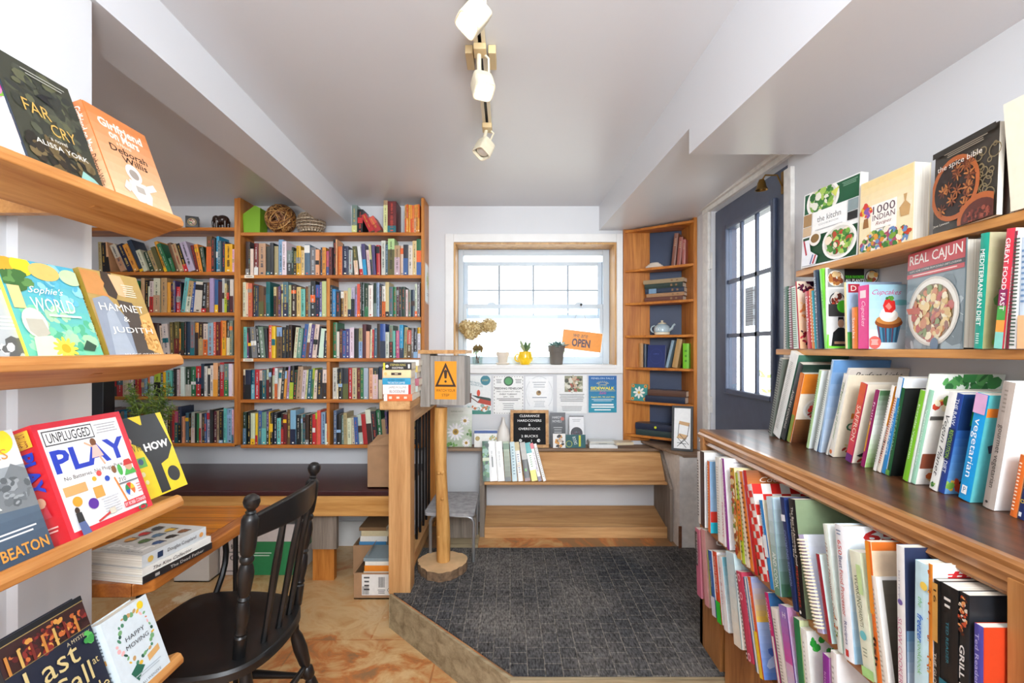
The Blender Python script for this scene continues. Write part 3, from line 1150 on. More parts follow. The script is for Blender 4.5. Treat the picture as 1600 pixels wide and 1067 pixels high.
for t, bx, by in ((0.28, -0.712, 1.366), (0.5, -0.704, 1.437), (0.72, -0.706, 1.508)):
    top = pa.lerp(pb, t) + Vector((0.045 * math.sin(PI * t), 0, 0))
    mb = MB()
    a, b_ = Vector((bx, by, 0.44)), Vector((top.x, top.y, 0.795))
    vs_, fs = [], []
    pr = [(0.008, 0), (0.009, .1), (0.011, .3), (0.0165, .55), (0.0185, .68), (0.015, .8), (0.007, 1.0)]
    for w_, q in pr:
        p = a.lerp(b_, q)
        for k in range(8):
            an = 2 * PI * k / 8
            vs_.append((p.x + 0.010 * math.cos(an), p.y + w_ * math.sin(an), p.z))
    for i in range(len(pr) - 1):
        for k in range(8):
            fs.append((8 * i + k, 8 * i + (k + 1) % 8, 8 * i + 8 + (k + 1) % 8, 8 * i + 8 + k))
    mb.add(vs_, fs)
    mb.build('spindle', m_black, ch, smooth=True)
leg_prof = [(.011, 0), (.014, .06), (.017, .2), (.021, .33), (.017, .42), (.013, .44), (.019, .46), (.019, .52), (.013, .54), (.018, .58), (.022, .70), (.019, .80), (.013, .85), (.017, .88), (.015, 1.0)]
legs = [((-1.08, 1.22, 0), (-1.02, 1.28, 0.42)), ((-1.08, 1.64, 0), (-1.02, 1.58, 0.42)), ((-0.64, 1.235, 0), (-0.73, 1.30, 0.42)), ((-0.635, 1.625, 0), (-0.725, 1.555, 0.42))]
for a, b_ in legs:
    turned(a, b_, leg_prof).build('leg', m_black, ch, smooth=True)
sp_ = [(.008, 0), (.010, .2), (.014, .5), (.010, .8), (.008, 1)]
L = [Vector(a).lerp(Vector(b_), 0.45) for a, b_ in legs]
turned(L[0], L[2], sp_).build('stretcher', m_black, ch, smooth=True)
turned(L[1], L[3], sp_).build('stretcher', m_black, ch, smooth=True)
L = [Vector(a).lerp(Vector(b_), 0.55) for a, b_ in legs]
turned(L[0], L[1], sp_).build('stretcher', m_black, ch, smooth=True)
turned(L[2], L[3], sp_).build('stretcher', m_black, ch, smooth=True)

# ------------------------------------------------------------------ stair railing with its newel post
ra = thing('stair_railing', 'pine stair railing with a square newel post and black metal balusters', 'railing', (-0.5, 2.25, 0.0))
MB().box(-0.565, -0.463, 2.20, 2.295, LZ, 1.012).build('newel_post', m_post, ra, bevel=0.004)
MB().box(-0.592, -0.452, 2.14, 2.45, 1.013, 1.053).build('post_cap', m_posth, ra, bevel=0.006)
MB().box(-0.53, -0.482, 2.295, 3.05, 0.922, 1.0125).build('handrail', m_posth, ra, bevel=0.004)
MB().box(-0.53, -0.482, 2.295, 3.05, LZ + 0.04, LZ + 0.11).build('bottom_rail', m_posth, ra, bevel=0.004)
MB().box(-0.535, -0.478, 3.04, 3.10, LZ, 1.06).build('rear_post', m_pinev, ra, bevel=0.004)
for i in range(7):
    y = 2.37 + i * 0.098
    MB().box(-0.512, -0.50, y - 0.006, y + 0.006, LZ + 0.11, 0.922).build('baluster', m_iron, ra)

# ------------------------------------------------------------------ log stand with warning sign box
sg = thing('sign_stand', 'peeled log post on a round log slice holding a grey board sign box', 'sign stand', (-0.33, 2.44, LZ + 0.007))
bx_, by_ = px(691, 2.43), 2.43
mb = MB()
nn = 40
rr = random.Random(5)
rad = [0.124 + 0.006 * math.sin(3 * 2 * PI * i / nn) + rr.uniform(-0.005, 0.005) for i in range(nn)]
z0, z1 = LZ + 0.008, LZ + 0.052
vs_ = [(bx_ + rad[i] * math.cos(2 * PI * i / nn), by_ + rad[i] * math.sin(2 * PI * i / nn), z) for z in (z0, z1) for i in range(nn)]
mb.add(vs_, [(i, (i + 1) % nn, nn + (i + 1) % nn, nn + i) for i in range(nn)] + [list(range(nn - 1, -1, -1))], None, 0)
mb.add(vs_[nn:], [list(range(nn))], None, 1)
mb.build('log_slice', [m_bark, m_logtop], sg)
pts, rads = [], []
for i in range(13):
    t = i / 12
    pts.append((bx_ + 0.006 * math.sin(5 * t + 1) - 0.004 * t, by_ + 0.005 * math.cos(4 * t), z1 + t * (0.99 - z1)))
    rads.append(0.034 - 0.003 * t + 0.0022 * math.sin(9 * t))
mb = MB().tube(pts, rads, 14)
for t, a in ((0.2, -2.2), (0.42, -1.4), (0.62, -1.8), (0.63, -1.2)):
    p = Vector(pts[int(t * 12)])
    mb.sphere(p + Vector((0.03 * math.cos(a), 0.03 * math.sin(a), 0)), 0.010, 8, 6)
mb.build('log_post', m_log, sg, smooth=True)
# the box: sides, front and a lid board, turned a little
Mb = Matrix.Translation((bx_ + 0.006, by_, 1.01)) @ Matrix.Rotation(math.radians(-7), 4, 'Z')
MB().box(-0.098, -0.050, -0.075, 0.07, -0.01, 0.255, M=Mb).build('side_board', m_barn, sg)
fb = MB().box(-0.050, 0.125, -0.062, 0.07, 0.0, 0.245, M=Mb).build('front_board', m_barn, sg)
MB().box(-0.105, 0.135, -0.09, 0.075, 0.256, 0.274, M=Mb).build('lid_board', m_posth, sg)
Ma = Mb @ frame_matrix((-0.028, -0.0625, 0.028), (1, 0, 0), (0, 0, 1))
a = Art(0.112, 0.19, Ma)
a.rect(-0.01, -0.01, 1.01, 1.01, 'b97812').rect(0, 0, 1, 1, 'f39a12')
a.poly([(0.02, 0.33), (0.98, 0.33), (0.5, 0.97)], '3a2510').poly([(0.16, 0.385), (0.84, 0.385), (0.5, 0.84)], 'f39a12')
a.poly([(0.45, 0.55), (0.55, 0.55), (0.58, 0.74), (0.5, 0.79), (0.42, 0.74)], '3a2510').disc(0.5, 0.47, 0.055, '3a2510')
a.text('WATCH YOUR', 0.5, 0.235, 0.88, 0.075, '4a3010').text('STEP', 0.5, 0.11, 0.34, 0.07, '4a3010')
a.build('sign_face', fb, m_gloss)

# ------------------------------------------------------------------ little stool with metal legs, crate and paper bag under it
so = thing('step_stool', 'low stool with worn grey top and bent metal tube legs behind the log post', 'stool', (-0.29, 2.7, LZ))
zt = 0.425
c4 = [P(662, 801, 740 * (H - zt) / (801 - CY)), P(741, 803, 740 * (H - zt) / (803 - CY)), P(748, 768, 740 * (H - zt) / (768 - CY)), P(683, 768, 740 * (H - zt) / (768 - CY))]
q = subdiv([(p.x, p.y) for p in c4 for _ in (0,)], 0)
q2 = []
for i in range(4):
    a_, b_, c_ = Vector(q[i - 1]), Vector(q[i]), Vector(q[(i + 1) % 4])
    for t in (0, .25, .5, .75, 1):
        p0, p1 = b_ + (a_ - b_).normalized() * 0.03, b_ + (c_ - b_).normalized() * 0.03
        q2.append(tuple(p0 * (1 - t) ** 2 + b_ * 2 * t * (1 - t) + p1 * t * t))
MB().prism([(x, y, zt - 0.016) for x, y in q2], (0, 0, 0.016)).build('stool_top', m_stool, so)
for i, j in ((0, 1), (3, 2)):
    a_, b_ = c4[i], c4[j]
    ins = (c4[3] - c4[0]).normalized() * (0.03 if i == 0 else -0.03)
    path = []
    u = (b_ - a_).normalized()
    l0, l1 = a_ + u * 0.03 + ins, b_ - u * 0.008 + ins
    zz = zt - 0.024
    path = [(l0.x, l0.y, LZ + 0.012), (l0.x, l0.y, zz - 0.03), (l0.x + u.x * 0.01, l0.y, zz - 0.008), (l0.x + u.x * 0.03, l0.y, zz), (l1.x - u.x * 0.03, l1.y, zz), (l1.x - u.x * 0.01, l1.y, zz - 0.008), (l1.x, l1.y, zz - 0.03), (l1.x, l1.y, LZ + 0.012)]
    MB().tube(path, 0.0085, 8).build('leg_frame', m_steel, so, smooth=True)
cr_ = thing('wooden_crate', 'grey wooden crate standing under the low stool', 'crate', (-0.27, 2.86, LZ))
mb = MB()
mb.box(-0.40, -0.20, 2.78, 2.80, LZ + 0.03, 0.30).box(-0.40, -0.20, 2.98, 3.0, LZ, 0.30).box(-0.40, -0.385, 2.80, 2.98, LZ, 0.30).box(-0.215, -0.20, 2.80, 2.98, LZ, 0.30)
mb.build('crate_sides', m_grey, cr_)
MB().box(-0.42, -0.185, 2.70, 3.0, LZ, LZ + 0.028).build('base_board', m_riser, cr_)
bg_ = thing('paper_bag', 'crumpled brown paper bag in the grey crate under the stool', 'bag', (-0.29, 2.89, 0.18))
rr = random.Random(3)
mb = MB()
n = 20
prof = []
for k, (sx, sy, z) in enumerate(((0.075, 0.075, 0.18), (0.08, 0.08, 0.25), (0.088, 0.08, 0.32), (0.075, 0.06, 0.36), (0.085, 0.03, 0.395))):
    for j in range(n):
        a_ = 2 * PI * j / n
        w_ = 1 + rr.uniform(-0.08, 0.08)
        prof.append((-0.30 + sx * w_ * math.copysign(abs(math.cos(a_)) ** 0.6, math.cos(a_)), 2.89 + sy * w_ * math.copysign(abs(math.sin(a_)) ** 0.6, math.sin(a_)), z))
mb.add(prof, [(i * n + j, i * n + (j + 1) % n, (i + 1) * n + (j + 1) % n, (i + 1) * n + j) for i in range(4) for j in range(n)] + [list(range(n - 1, -1, -1)), [4 * n + j for j in range(n)]])
mb.build('bag_body', plain('kraft_paper', '6e5238', 0.8, var=0.15), bg_, smooth=True, angle=25)

# ------------------------------------------------------------------ display bench under the window
db = thing('display_bench', 'low pine display bench with two sloping shelves under the window', 'bench', (0.4, 2.95, LZ))
MB().box(px(700, 2.99), px(1032, 2.99), 2.985, YB - 0.004, 0.645, 0.662).build('ledge', m_greyx, db, bevel=0.002)
for x0, x1, y0 in ((px(750, 2.9), px(757.5, 2.9), 2.87), (0.946, 0.964, 2.80)):
    mb = MB().prism([(x0, 2.99, 0.644), (x0, YB - 0.004, 0.644), (x0, YB - 0.004, LZ), (x0, y0, LZ), (x0, y0, 0.46)], (x1 - x0, 0, 0))
    mb.build('side_board', m_grey, db)
xa, xb_ = px(757.5, 2.9), 0.945
mb = MB().prism([(xa, 2.985, 0.635), (xa, 3.0, 0.64), (xa, 2.90, 0.483), (xa, 2.885, 0.488)], (xb_ - xa, 0, 0))
mb.build('sloping_board', m_bench, db)
MB().box(xa, xb_, 2.845, 2.925, 0.472, 0.487).build('book_lip', m_bench, db, bevel=0.003)
mb = MB().prism([(xa, 2.872, 0.198), (xa, 2.872, 0.214), (xa, 3.11, 0.262), (xa, 3.11, 0.246)], (xb_ - xa, 0, 0))
mb.build('sloping_board', m_bench, db)
MB().box(xa, xb_ + 0.018, 2.85, 2.872, LZ, 0.216).build('front_board', m_bench, db, bevel=0.003)

# board of the corner ledge
lg = thing('corner_ledge', 'grey brown corner board joining the bench ledge under the corner shelves', 'shelf', (0.97, 2.9, 0.67))
MB().prism([(0.86, YB, 0.672), (0.93, 2.86, 0.672), (0.985, 2.69, 0.672), (XR, 2.69, 0.672), (XR, YB, 0.672)], (0, 0, 0.018)).build('board', m_greyx, lg, bevel=0.003)

# ------------------------------------------------------------------ corner shelf unit
co = thing('corner_shelf', 'tall pine corner shelf with navy back beside the door', 'shelf unit', (0.95, 3.0, 0.69))
cxl = px(973, YB)
z0, z1 = 0.69, pz(358, YB) + 0.01
MB().box(cxl, 0.915, YB - 0.02, YB, z0, z1).build('side_board', m_pinev, co, bevel=0.002)
MB().box(XR - 0.02, XR, 2.835, 3.04, z0, z1 + 0.03).build('side_board', m_pinev, co, bevel=0.002)
MB().prism([(0.915, YB - 0.003, z0), (XR - 0.003, 3.04, z0), (XR - 0.001, YB - 0.001, z0)], (0, 0, z1 - z0)).build('back_panel', m_blue, co)
for yl in (361, 423, 474.5, 524, 573, 626, 678):
    z = pz(yl, YB - 0.02)
    yr = {361: 342.5, 423: 410, 474.5: 466, 524: 522.5, 573: 577, 626: 632, 678: 688}[yl]
    za = (z + pz(yr, 2.835)) / 2
    MB().prism([(cxl + 0.01, YB - 0.021, za - 0.016), (XR - 0.021, 2.838, za - 0.016), (XR - 0.021, 3.035, za - 0.016), (0.916, YB - 0.021, za - 0.016)], (0, 0, 0.016)).build('shelf', m_pine, co, bevel=0.002)
cz = [(pz(l, YB - 0.02) + pz(r, 2.835)) / 2 for l, r in ((423, 410), (474.5, 466), (524, 522.5), (573, 577), (626, 632), (678, 688))]

# ------------------------------------------------------------------ cookbook counter and its bookcase
cc = thing('cookbook_counter', 'long dark counter with moulded edge over two open shelves of cookbooks', 'bookcase', (0.92, 1.0, 0))
ZC = 1.29 - 0.317
YC1, YC0 = 1.862, -0.35
MB().box(0.755, XR - 0.002, YC0, YC1, ZC - 0.02, ZC).build('countertop', m_counter, cc)
prof = [(0.775, ZC - 0.056), (0.752, ZC - 0.056), (0.742, ZC - 0.046), (0.750, ZC - 0.034), (0.740, ZC - 0.030), (0.738, ZC - 0.016), (0.745, ZC - 0.010), (0.745, ZC - 0.002), (0.752, ZC + 0.002), (0.766, ZC + 0.002), (0.775, ZC - 0.003)]
MB().prism([(x, YC0, z) for x, z in prof], (0, YC1 - YC0 + 0.004, 0)).build('edge_moulding', m_mould, cc)
R1, R2 = 0.64, 0.372
MB().box(0.735, XR - 0.005, YC1 - 0.055, YC1 - 0.03, LZ, ZC - 0.021).build('side_panel', m_case, cc)
MB().box(0.735, XR - 0.005, 0.625, 0.70, 0.0, ZC - 0.021).build('divider_panel', m_case, cc)
MB().box(0.735, XR - 0.005, YC0, YC0 + 0.025, 0.0, ZC - 0.021).build('side_panel', m_case, cc)
for z in (R1, R2):
    MB().box(0.722, XR - 0.005, 0.70, YC1 - 0.056, z - 0.02, z).build('shelf', m_casey, cc, bevel=0.002)
    MB().box(0.722, XR - 0.005, YC0 + 0.026, 0.624, z - 0.02, z).build('shelf', m_casey, cc, bevel=0.002)
MB().box(0.735, 0.755, 1.66, YC1 - 0.03, LZ + 0.008, R2 - 0.021).build('kick_board', m_case, cc)
MB().box(0.735, 0.755, 0.70, 1.62, 0.0, R2 - 0.021).build('kick_board', m_case, cc)
MB().box(XR - 0.012, XR - 0.005, YC0 + 0.03, YC1 - 0.06, 0.0, ZC - 0.022).build('back_panel', m_case, cc)

# wall shelves above it
ws = thing('wall_shelf', 'upper pine wall shelf of large cookbooks on the white wall', 'shelf', (1.04, 1.0, 1.53), 0, 'pine wall shelves over the counter')
ZU1, ZU2 = 1.552, 1.289
MB().box(0.965, XR, -0.35, 1.60, ZU1 - 0.02, ZU1).build('board', m_piney, ws, bevel=0.002)
for y in (1.50, 0.2):
    MB().prism([(XR, y, ZU1 - 0.02), (XR - 0.10, y, ZU1 - 0.02), (XR, y, ZU1 - 0.06)], (0, 0.018, 0)).build('bracket', m_piney, ws)
ws = thing('wall_shelf', 'lower pine wall shelf at eye height above the dark counter', 'shelf', (1.04, 1.0, 1.27), 0, 'pine wall shelves over the counter')
MB().box(0.965, XR, -0.35, 1.72, ZU2 - 0.02, ZU2).build('board', m_piney, ws, bevel=0.002)
for y in (1.60, 0.2):
    MB().prism([(XR, y, ZU2 - 0.02), (XR - 0.10, y, ZU2 - 0.02), (XR, y, ZU2 - 0.06)], (0, 0.018, 0)).build('bracket', m_piney, ws)

# ------------------------------------------------------------------ face-out display shelves on the wall end
TILT = math.radians(21)
tiers = [1.598, 1.252, 0.897, 0.500]
dl = ['topmost of the four tilted pine display shelves on the white wall end', 'second tilted pine display shelf down on the white wall end', 'third tilted pine display shelf down, beneath the red and yellow covers', 'lowest tilted pine display shelf, level with the chair seat']
for z, lb in zip(tiers, dl):
    t = thing('display_shelf', lb, 'shelf', (-0.87, 0.6, z), 0, 'tilted display shelves')
    Mt = Matrix.Translation((-0.823, 0, z)) @ Matrix.Rotation(-TILT, 4, 'Y')
    # board: from its front lower corner back and down towards the wall
    MB().prism([(0, -0.2, 0), (0.004, -0.2, 0.010), (0.002, -0.2, 0.024), (-0.006, -0.2, 0.03), (-0.105, -0.2, 0.03), (-0.105, -0.2, 0)], (0, 1.395, 0), M=Mt).build('board', m_piney, t, bevel=0.002)
    for y in (0.975, 0.1):
        MB().prism([(-1.06 if y > 1.02 else -1.085, y, z - 0.028), (-0.91, y, z - 0.028), (-0.855, y, z - 0.014), (-0.925, y, z - 0.036 + 0.045), (-1.085, y, z + 0.06)], (0, 0.02, 0)).build('bracket', m_piney, t)
# ------------------------------------------------------------------ paperbacks and hardbacks on the wall bookcase
PAL = {'K': ('1b1b1e', 'black'), 'k': ('36383c', 'charcoal'), 'N': ('20294a', 'navy'), 'n': ('33415a', 'slate blue'), 'B': ('3d63a6', 'blue'), 'b': ('8fb2d6', 'pale blue'),
       'A': ('2ea0d6', 'bright blue'), 'T': ('1d6a74', 'teal'), 't': ('74c4bd', 'aqua'), 'G': ('2f8050', 'green'), 'g': ('20402e', 'dark green'), 'L': ('b9c832', 'lime'),
       'l': ('ccd6a2', 'pale green'), 'Y': ('f0be20', 'yellow'), 'y': ('e6d89a', 'pale yellow'), 'O': ('ee6a2a', 'orange'), 'o': ('efb485', 'peach'), 'F': ('eda43a', 'amber'),
       'R': ('c62a30', 'red'), 'r': ('7c2424', 'dark red'), 'M': ('5e2a34', 'maroon'), 'P': ('d85a86', 'pink'), 'p': ('e2c4c6', 'pale pink'), 'V': ('5c4c8c', 'purple'),
       'v': ('aea6cc', 'lavender'), 'W': ('e9e7e2', 'white'), 'w': ('e6dcc4', 'ivory'), 'S': ('8c8a88', 'grey'), 's': ('c2c6ca', 'pale grey'), 'D': ('c2a278', 'tan'),
       'd': ('7c5638', 'brown'), 'E': ('402a22', 'dark brown'), 'C': ('e4624e', 'coral'), 'c': ('7c9886', 'sage green'), 'e': ('56788e', 'steel blue'), 'f': ('6c683c', 'olive')}
DARK = set('KkNnBTGgrRMVEdefcSPACO')
ORD = 'first second third fourth fifth sixth seventh eighth ninth tenth eleventh twelfth thirteenth fourteenth fifteenth sixteenth seventeenth eighteenth nineteenth twentieth'.split()
ORD += ['twenty-' + x for x in ORD[:9]] + ['thirtieth'] + ['thirty-' + x for x in ORD[:9]] + ['fortieth'] + ['forty-' + x for x in ORD[:9]]


def small_book(name, M, t, h, d, tok, split, seed):
    """a shelf book seen from its spine: cover, pages and spine print in one mesh"""
    r = random.Random(seed)
    ks = tok.split('/')
    sp = lin(PAL[ks[0]][0])
    c2 = lin(PAL[ks[1]][0]) if len(ks) > 1 else None
    jit = lambda c: tuple(min(1, max(0, x * r.uniform(0.85, 1.15) * (0.72 + 0.2 * max(c[:3])))) for x in c[:3]) + (1,)
    sp = jit(sp)
    mb = MB()
    hard = r.random() < 0.25
    b, lip = cover_mb(mb, t, h, d, sp, sp, sp, hard)
    pages_mb(mb, t, h, d, b, lip, lin('e6dcc6'))
    a = Art(t, h, spine_face(t, h))
    a.mb = mb
    light = ['f0ead8', 'e9c86a', 'ffffff', 'd8e2ea', 'e8b84a', 'e05a48']
    dark = ['2a2a2c', '7a2a2a', '23405e', '4a3a2a', '2f5a48', 'b8402e']
    ink = r.choice(light if ks[0] in DARK else dark)

    def put(u0, v0, u1, v1, c):
        a.up(0.00004)
        a.mb.add([(u0 * t, v0 * h, a.z), (u1 * t, v0 * h, a.z), (u1 * t, v1 * h, a.z), (u0 * t, v1 * h, a.z)], [(0, 1, 2, 3)], c, 0, a.M)
    if c2:
        v = 1 - split
        if len(ks) > 2:
            c3 = lin(PAL[ks[2]][0])
            put(0.0, 0, 1.0, 0.36, c3)
            put(0.0, 0.36, 1.0, 0.68, c2)
        else:
            put(0.0, 0, 1.0, v, jit(c2))
    elif r.random() < 0.35:
        cc_ = lin(r.choice([PAL[k][0] for k in 'KNWwTRYDSbEO']))
        v0 = r.choice((0.0, 0.72, 0.4))
        put(0.0, v0, 1.0, v0 + r.uniform(0.08, 0.26), cc_)
    ik = tuple(x * 0.8 for x in lin(ink)[:3]) + (1,)

    def run(v0, v1, u0, u1):
        # author and title set down the spine, too small to make out
        v = v1
        while v > v0:
            q = r.uniform(0.008, 0.02)
            if r.random() < 0.82:
                put(u0 + r.uniform(0, .05), max(v0, v - q), u1 - r.uniform(0, .08), v, ik)
            v -= q + r.uniform(0.006, 0.014)
    if r.random() < 0.8:
        m_ = r.uniform(0.42, 0.6)
        run(m_ + 0.04, r.uniform(0.86, 0.95), 0.37, 0.64)
        run(r.uniform(0.14, 0.25), m_ - 0.03, 0.32, 0.70) if r.random() < 0.7 else run(0.2, m_ - 0.03, 0.42, 0.62)
    if r.random() < 0.6:
        put(0.34, 0.035, 0.66, 0.075, lin(r.choice(['f2f2ee', 'f0e6c8', ink])))
    M2 = M
    for i, p in enumerate(mb.v):
        pass
    o = mb.build(name, m_print, None)
    o.matrix_basis = M
    return o


YSP = 2.968                       # plane of the spines
ROT = Matrix.Rotation(PI / 2, 4, 'Z')


def shelf_row(spec, ox, sc_, oy, x, where, group, zsh_, ybot, seed):
    """SPEC: right-edge:top-edge:colours[@lean] in pixels of a close look at the shelf; '>' jumps"""
    r = random.Random(seed)
    n = 0
    for tokn in spec.split():
        if tokn[0] == '>':
            x = float(tokn[1:])
            continue
        parts = tokn.split(':')
        x1, yt, col = float(parts[0]), float(parts[1]), parts[2]
        lean = 0.0
        split = 0.5
        for e in parts[3:]:
            if e[0] == 'L':
                lean = float(e[1:])
            if e[0] == 's':
                split = float(e[1:])
        a, b_ = ox + x * sc_, ox + x1 * sc_
        X0, X1 = px(a, YSP), px(b_, YSP)
        w_ = X1 - X0
        hh = (ybot - yt) * sc_ / F * YSP
        th = math.radians(lean)
        t = max(0.006, (w_ - 0.0006) * math.cos(th))
        h = hh / math.cos(th) - (t * abs(math.sin(th)) if lean else 0)
        x = x1
        d_ = r.uniform(0.105, 0.142)
        yj = YSP + r.uniform(-0.004, 0.012)
        # spine faces the room; thickness runs from right (y=0) to left (y=t)
        if lean >= 0:      # top leans to the left: pivot on the left bottom edge
            M = Matrix.Translation((X0, yj, zsh_ + 0.0008)) @ Matrix.Rotation(-th, 4, 'Y') @ Matrix.Translation((t, 0, 0)) @ ROT
        else:
            M = Matrix.Translation((X1, yj, zsh_ + 0.0008)) @ Matrix.Rotation(-th, 4, 'Y') @ ROT
        n += 1
        o = small_book('paperback_book', M, t, h, d_, col, split, seed * 100 + n)
        names = [PAL[k][1] for k in col.split('/')]
        desc = names[0] if len(names) == 1 else names[0] + ' and ' + names[1]
        adj = 'leaning ' if abs(lean) > 9 else ('thick ' if t > 0.027 else ('thin ' if t < 0.012 else ''))
        tag(o, '%s%s book, %s from left, %s' % (adj, desc, ORD[n - 1], where), 'book', group)
    return n


sR = 0.09
sRr = 147 / 1600
W_ = 'paperbacks in the wall bookcase'
zR, zL = zsh['R'], zsh['L']
shelf_row('''145:110:E 155:200:k >163 215:240:w >225 295:140:r >320 440:150:D 510:200:k >515 575:140:k 645:190:D 725:75:b 800:115:W 885:270:c/k 915:210:g 970:280:f/K 1045:190:Y 1110:265:y 1205:165:e 1305:215:S 1370:255:o >1385 1420:215:n 1480:215:F 1530:275:P/B:s.65 1590:210:M''',
          376, sR, 365, 75, 'wide bookcase top row', W_, zR[1], 696, 1)
shelf_row('''105:85:K 130:90:o >140 215:205:O 320:205:N 385:265:s >430 500:205:f/w:L5 >515 572:205:W:L6 632:155:V/A:L5 >650 705:265:w:L5 742:175:y/n:L5 792:185:V:L3 >800 860:185:R:L1 >872 945:105:W 995:170:e 1105:80:l/f:s.3 1200:195:D/p:s.4 1255:195:w 1335:180:k/B:s.45 1405:190:W 1475:110:y 1555:80:G/O/B''',
          515, sRr, 365, 50, 'wide bookcase top row right half', W_, zR[1], 696, 2)
shelf_row('''85:100:w 135:110:o/w:s.2 205:120:C >212 255:150:g/N 310:160:n 400:170:d/f 445:180:d 515:95:T >560 610:180:y/E:s.3 660:180:d 700:170:V 740:140:y 830:95:e/n:s.6 870:150:l 955:140:E >960 1035:180:o 1110:215:t >1115 1175:170:d 1215:160:S 1300:80:k 1370:145:B/N:s.4 1410:100:V 1485:85:l''',
          376, sR, 432, 32, 'second row, middle bay', W_, zR[2], 700, 3)
shelf_row('''50:155:K 105:220:A 180:260:k >185 240:250:d 310:250:o 370:200:l 430:190:s/K:s.4 460:160:v 520:130:C 545:110:k 590:110:g 655:115:g/G:s.7 >662 740:155:W >745 800:115:g/c:s.6 850:115:b 885:150:K 950:165:W/O:s.5 1010:100:y 1075:180:e 1135:180:G 1180:180:M 1225:180:k 1285:180:g >1295 1335:230:p 1380:230:c >1385 1450:230:n 1490:135:w 1535:110:S''',
          515, sRr, 432, 14, 'second row, right bay', W_, zR[2], 690, 4)
shelf_row('''98:135:t 130:150:P/V 195:150:k:L4 290:130:S:L4 355:110:k:L5 436:130:c:L5 480:160:k:L3 540:105:C 605:125:Y >612 720:140:b/d:s.3 790:140:k 840:110:K 895:100:E >900 965:140:w:L-5 1040:160:c:L-5 1110:80:B:L-6 1165:70:w/d:L-6:s.55 1222:90:V:L-6 1300:85:w:L-6 1345:120:k:L-5 1435:160:W:L-6 1510:200:k:L-3''',
          376, sR, 498, 38, 'third row, middle bay', W_, zR[3], 678, 5)
shelf_row('''120:70:G 165:225:w 215:180:M 270:210:B 335:180:V 410:160:W >413 492:180:K 555:165:D/b:s.45 620:100:M 680:220:o 715:190:w:L-1 748:190:R:L-1 805:165:e:L-1 860:90:E 950:95:B/n 1010:235:w 1075:120:c/E 1110:210:t 1130:210:T 1185:210:P 1250:110:A/n:s.7 1310:150:D:L-2 1390:200:C/d:L-1 1430:160:S 1495:165:k 1545:155:Y/W:s.2''',
          515, sRr, 498, 52, 'third row, right bay', W_, zR[3], 678, 6)
shelf_row('''85:140:w/K:s.2 185:150:N/K 245:150:T/t 325:145:R 380:160:w/K:s.35 440:150:e/T 490:140:w/r:s.35 540:120:E 590:110:R/l:s.25 640:120:W/O:s.5 690:150:w:L-4 745:100:k:L-4 780:160:F:L-4 835:90:v:L-4 905:80:K/L:L-2 962:150:g:L-3 1050:90:D:L-4 1110:150:p:L-4 1140:150:y:L-4 1215:140:T:L-4 1250:120:L/G:L-4:s.35 1312:150:w:L-4 1400:140:k:L-2 1505:145:W/E:s.45''',
          376, sR, 564, 50, 'fourth row, middle bay', W_, zR[4], 658, 7)
shelf_row('''120:130:w 150:150:k/w 220:140:K >228 320:135:k/f 382:130:R 460:130:l 525:130:r 580:130:G 655:130:s >662 738:135:o 828:135:k/w:s.2 890:110:n/w:s.4 960:130:D 1030:140:n 1100:130:w 1170:150:G 1260:125:r 1340:140:K 1420:130:y 1500:130:e''',
          515, sRr, 564, 42, 'fourth row, right bay', W_, zR[4], 662, 8)
shelf_row('''100:150:g/e 170:160:K 245:170:w >262 300:170:Y/R:s.7 365:130:B/e 445:150:c/t 490:140:V/k 515:150:Y 565:160:K 620:160:k/N 690:260:t 740:180:K/R 800:190:r 868:110:d 962:115:b/N:s.55 >970 1038:200:K 1070:200:c 1118:195:T >1124 1190:195:E 1245:200:E 1300:190:R 1330:160:L/R:s.2 1388:120:C 1475:155:b 1550:150:k/W:s.35''',
          376, sR, 630, 40, 'bottom row, middle bay', W_, zR[5], 712, 9)
shelf_row('''120:130:e 195:200:K 245:210:c 305:170:D:L1 370:260:w:L1 435:260:w:L2 500:240:B:L3 575:200:s:L5 650:190:R:L5 740:110:W/E:L5:s.4 830:140:k:L6 905:120:G:L5 975:280:D:L5 1010:150:V:L4 1090:160:w 1170:150:g 1250:140:r 1330:170:k 1410:150:D 1490:160:n''',
          515, sRr, 630, 66, 'bottom row, right bay', W_, zR[5], 708, 10)
s5 = 0.0969
shelf_row('''110:220:D:L2 215:235:K:L3 300:220:o/K:L8 >540 690:260:p/D:L24 850:250:N:L24 975:260:F:L24 1090:160:n:L24 1200:400:w:L22 1330:420:g:L20 1440:400:D:L22 1545:330:f:L20''',
          152, 0.0675, 362, 22, 'narrow bookcase top row', W_, zL[1], 918, 11)
shelf_row('''100:200:F:L20 190:250:G:L22 270:560:G:L18 350:230:d:L18 455:250:D:L18 550:240:K:L18 700:205:s:L18 770:280:r:L13 850:260:F:L12 935:320:g:L9 >938 1055:95:d/O:s.3 1135:150:k 1192:90:A 1262:200:e 1330:200:n >1335 1500:265:Y 1545:380:p''',
          255, 0.0719, 362, 20, 'narrow bookcase top row right half', W_, zL[1], 875, 12)
shelf_row('''100:45:D 170:80:K >172 195:180:w 262:95:p/R:s.5 366:50:w/D >380 475:45:D 530:115:F 572:130:E 605:90:V >608 672:185:R 685:120:k 752:35:t:L-7 830:85:D/w:L-7:s.5 885:110:B:L-5 1022:95:w:L-5 1100:115:K:L-3 1165:115:d 1232:50:v 1288:70:B 1352:100:M 1392:50:s 1440:130:y/L 1482:90:k 1540:70:w/M:s.5''',
          215, s5, 430, 40, 'second row, narrow bay', W_, zL[2], 600, 13)
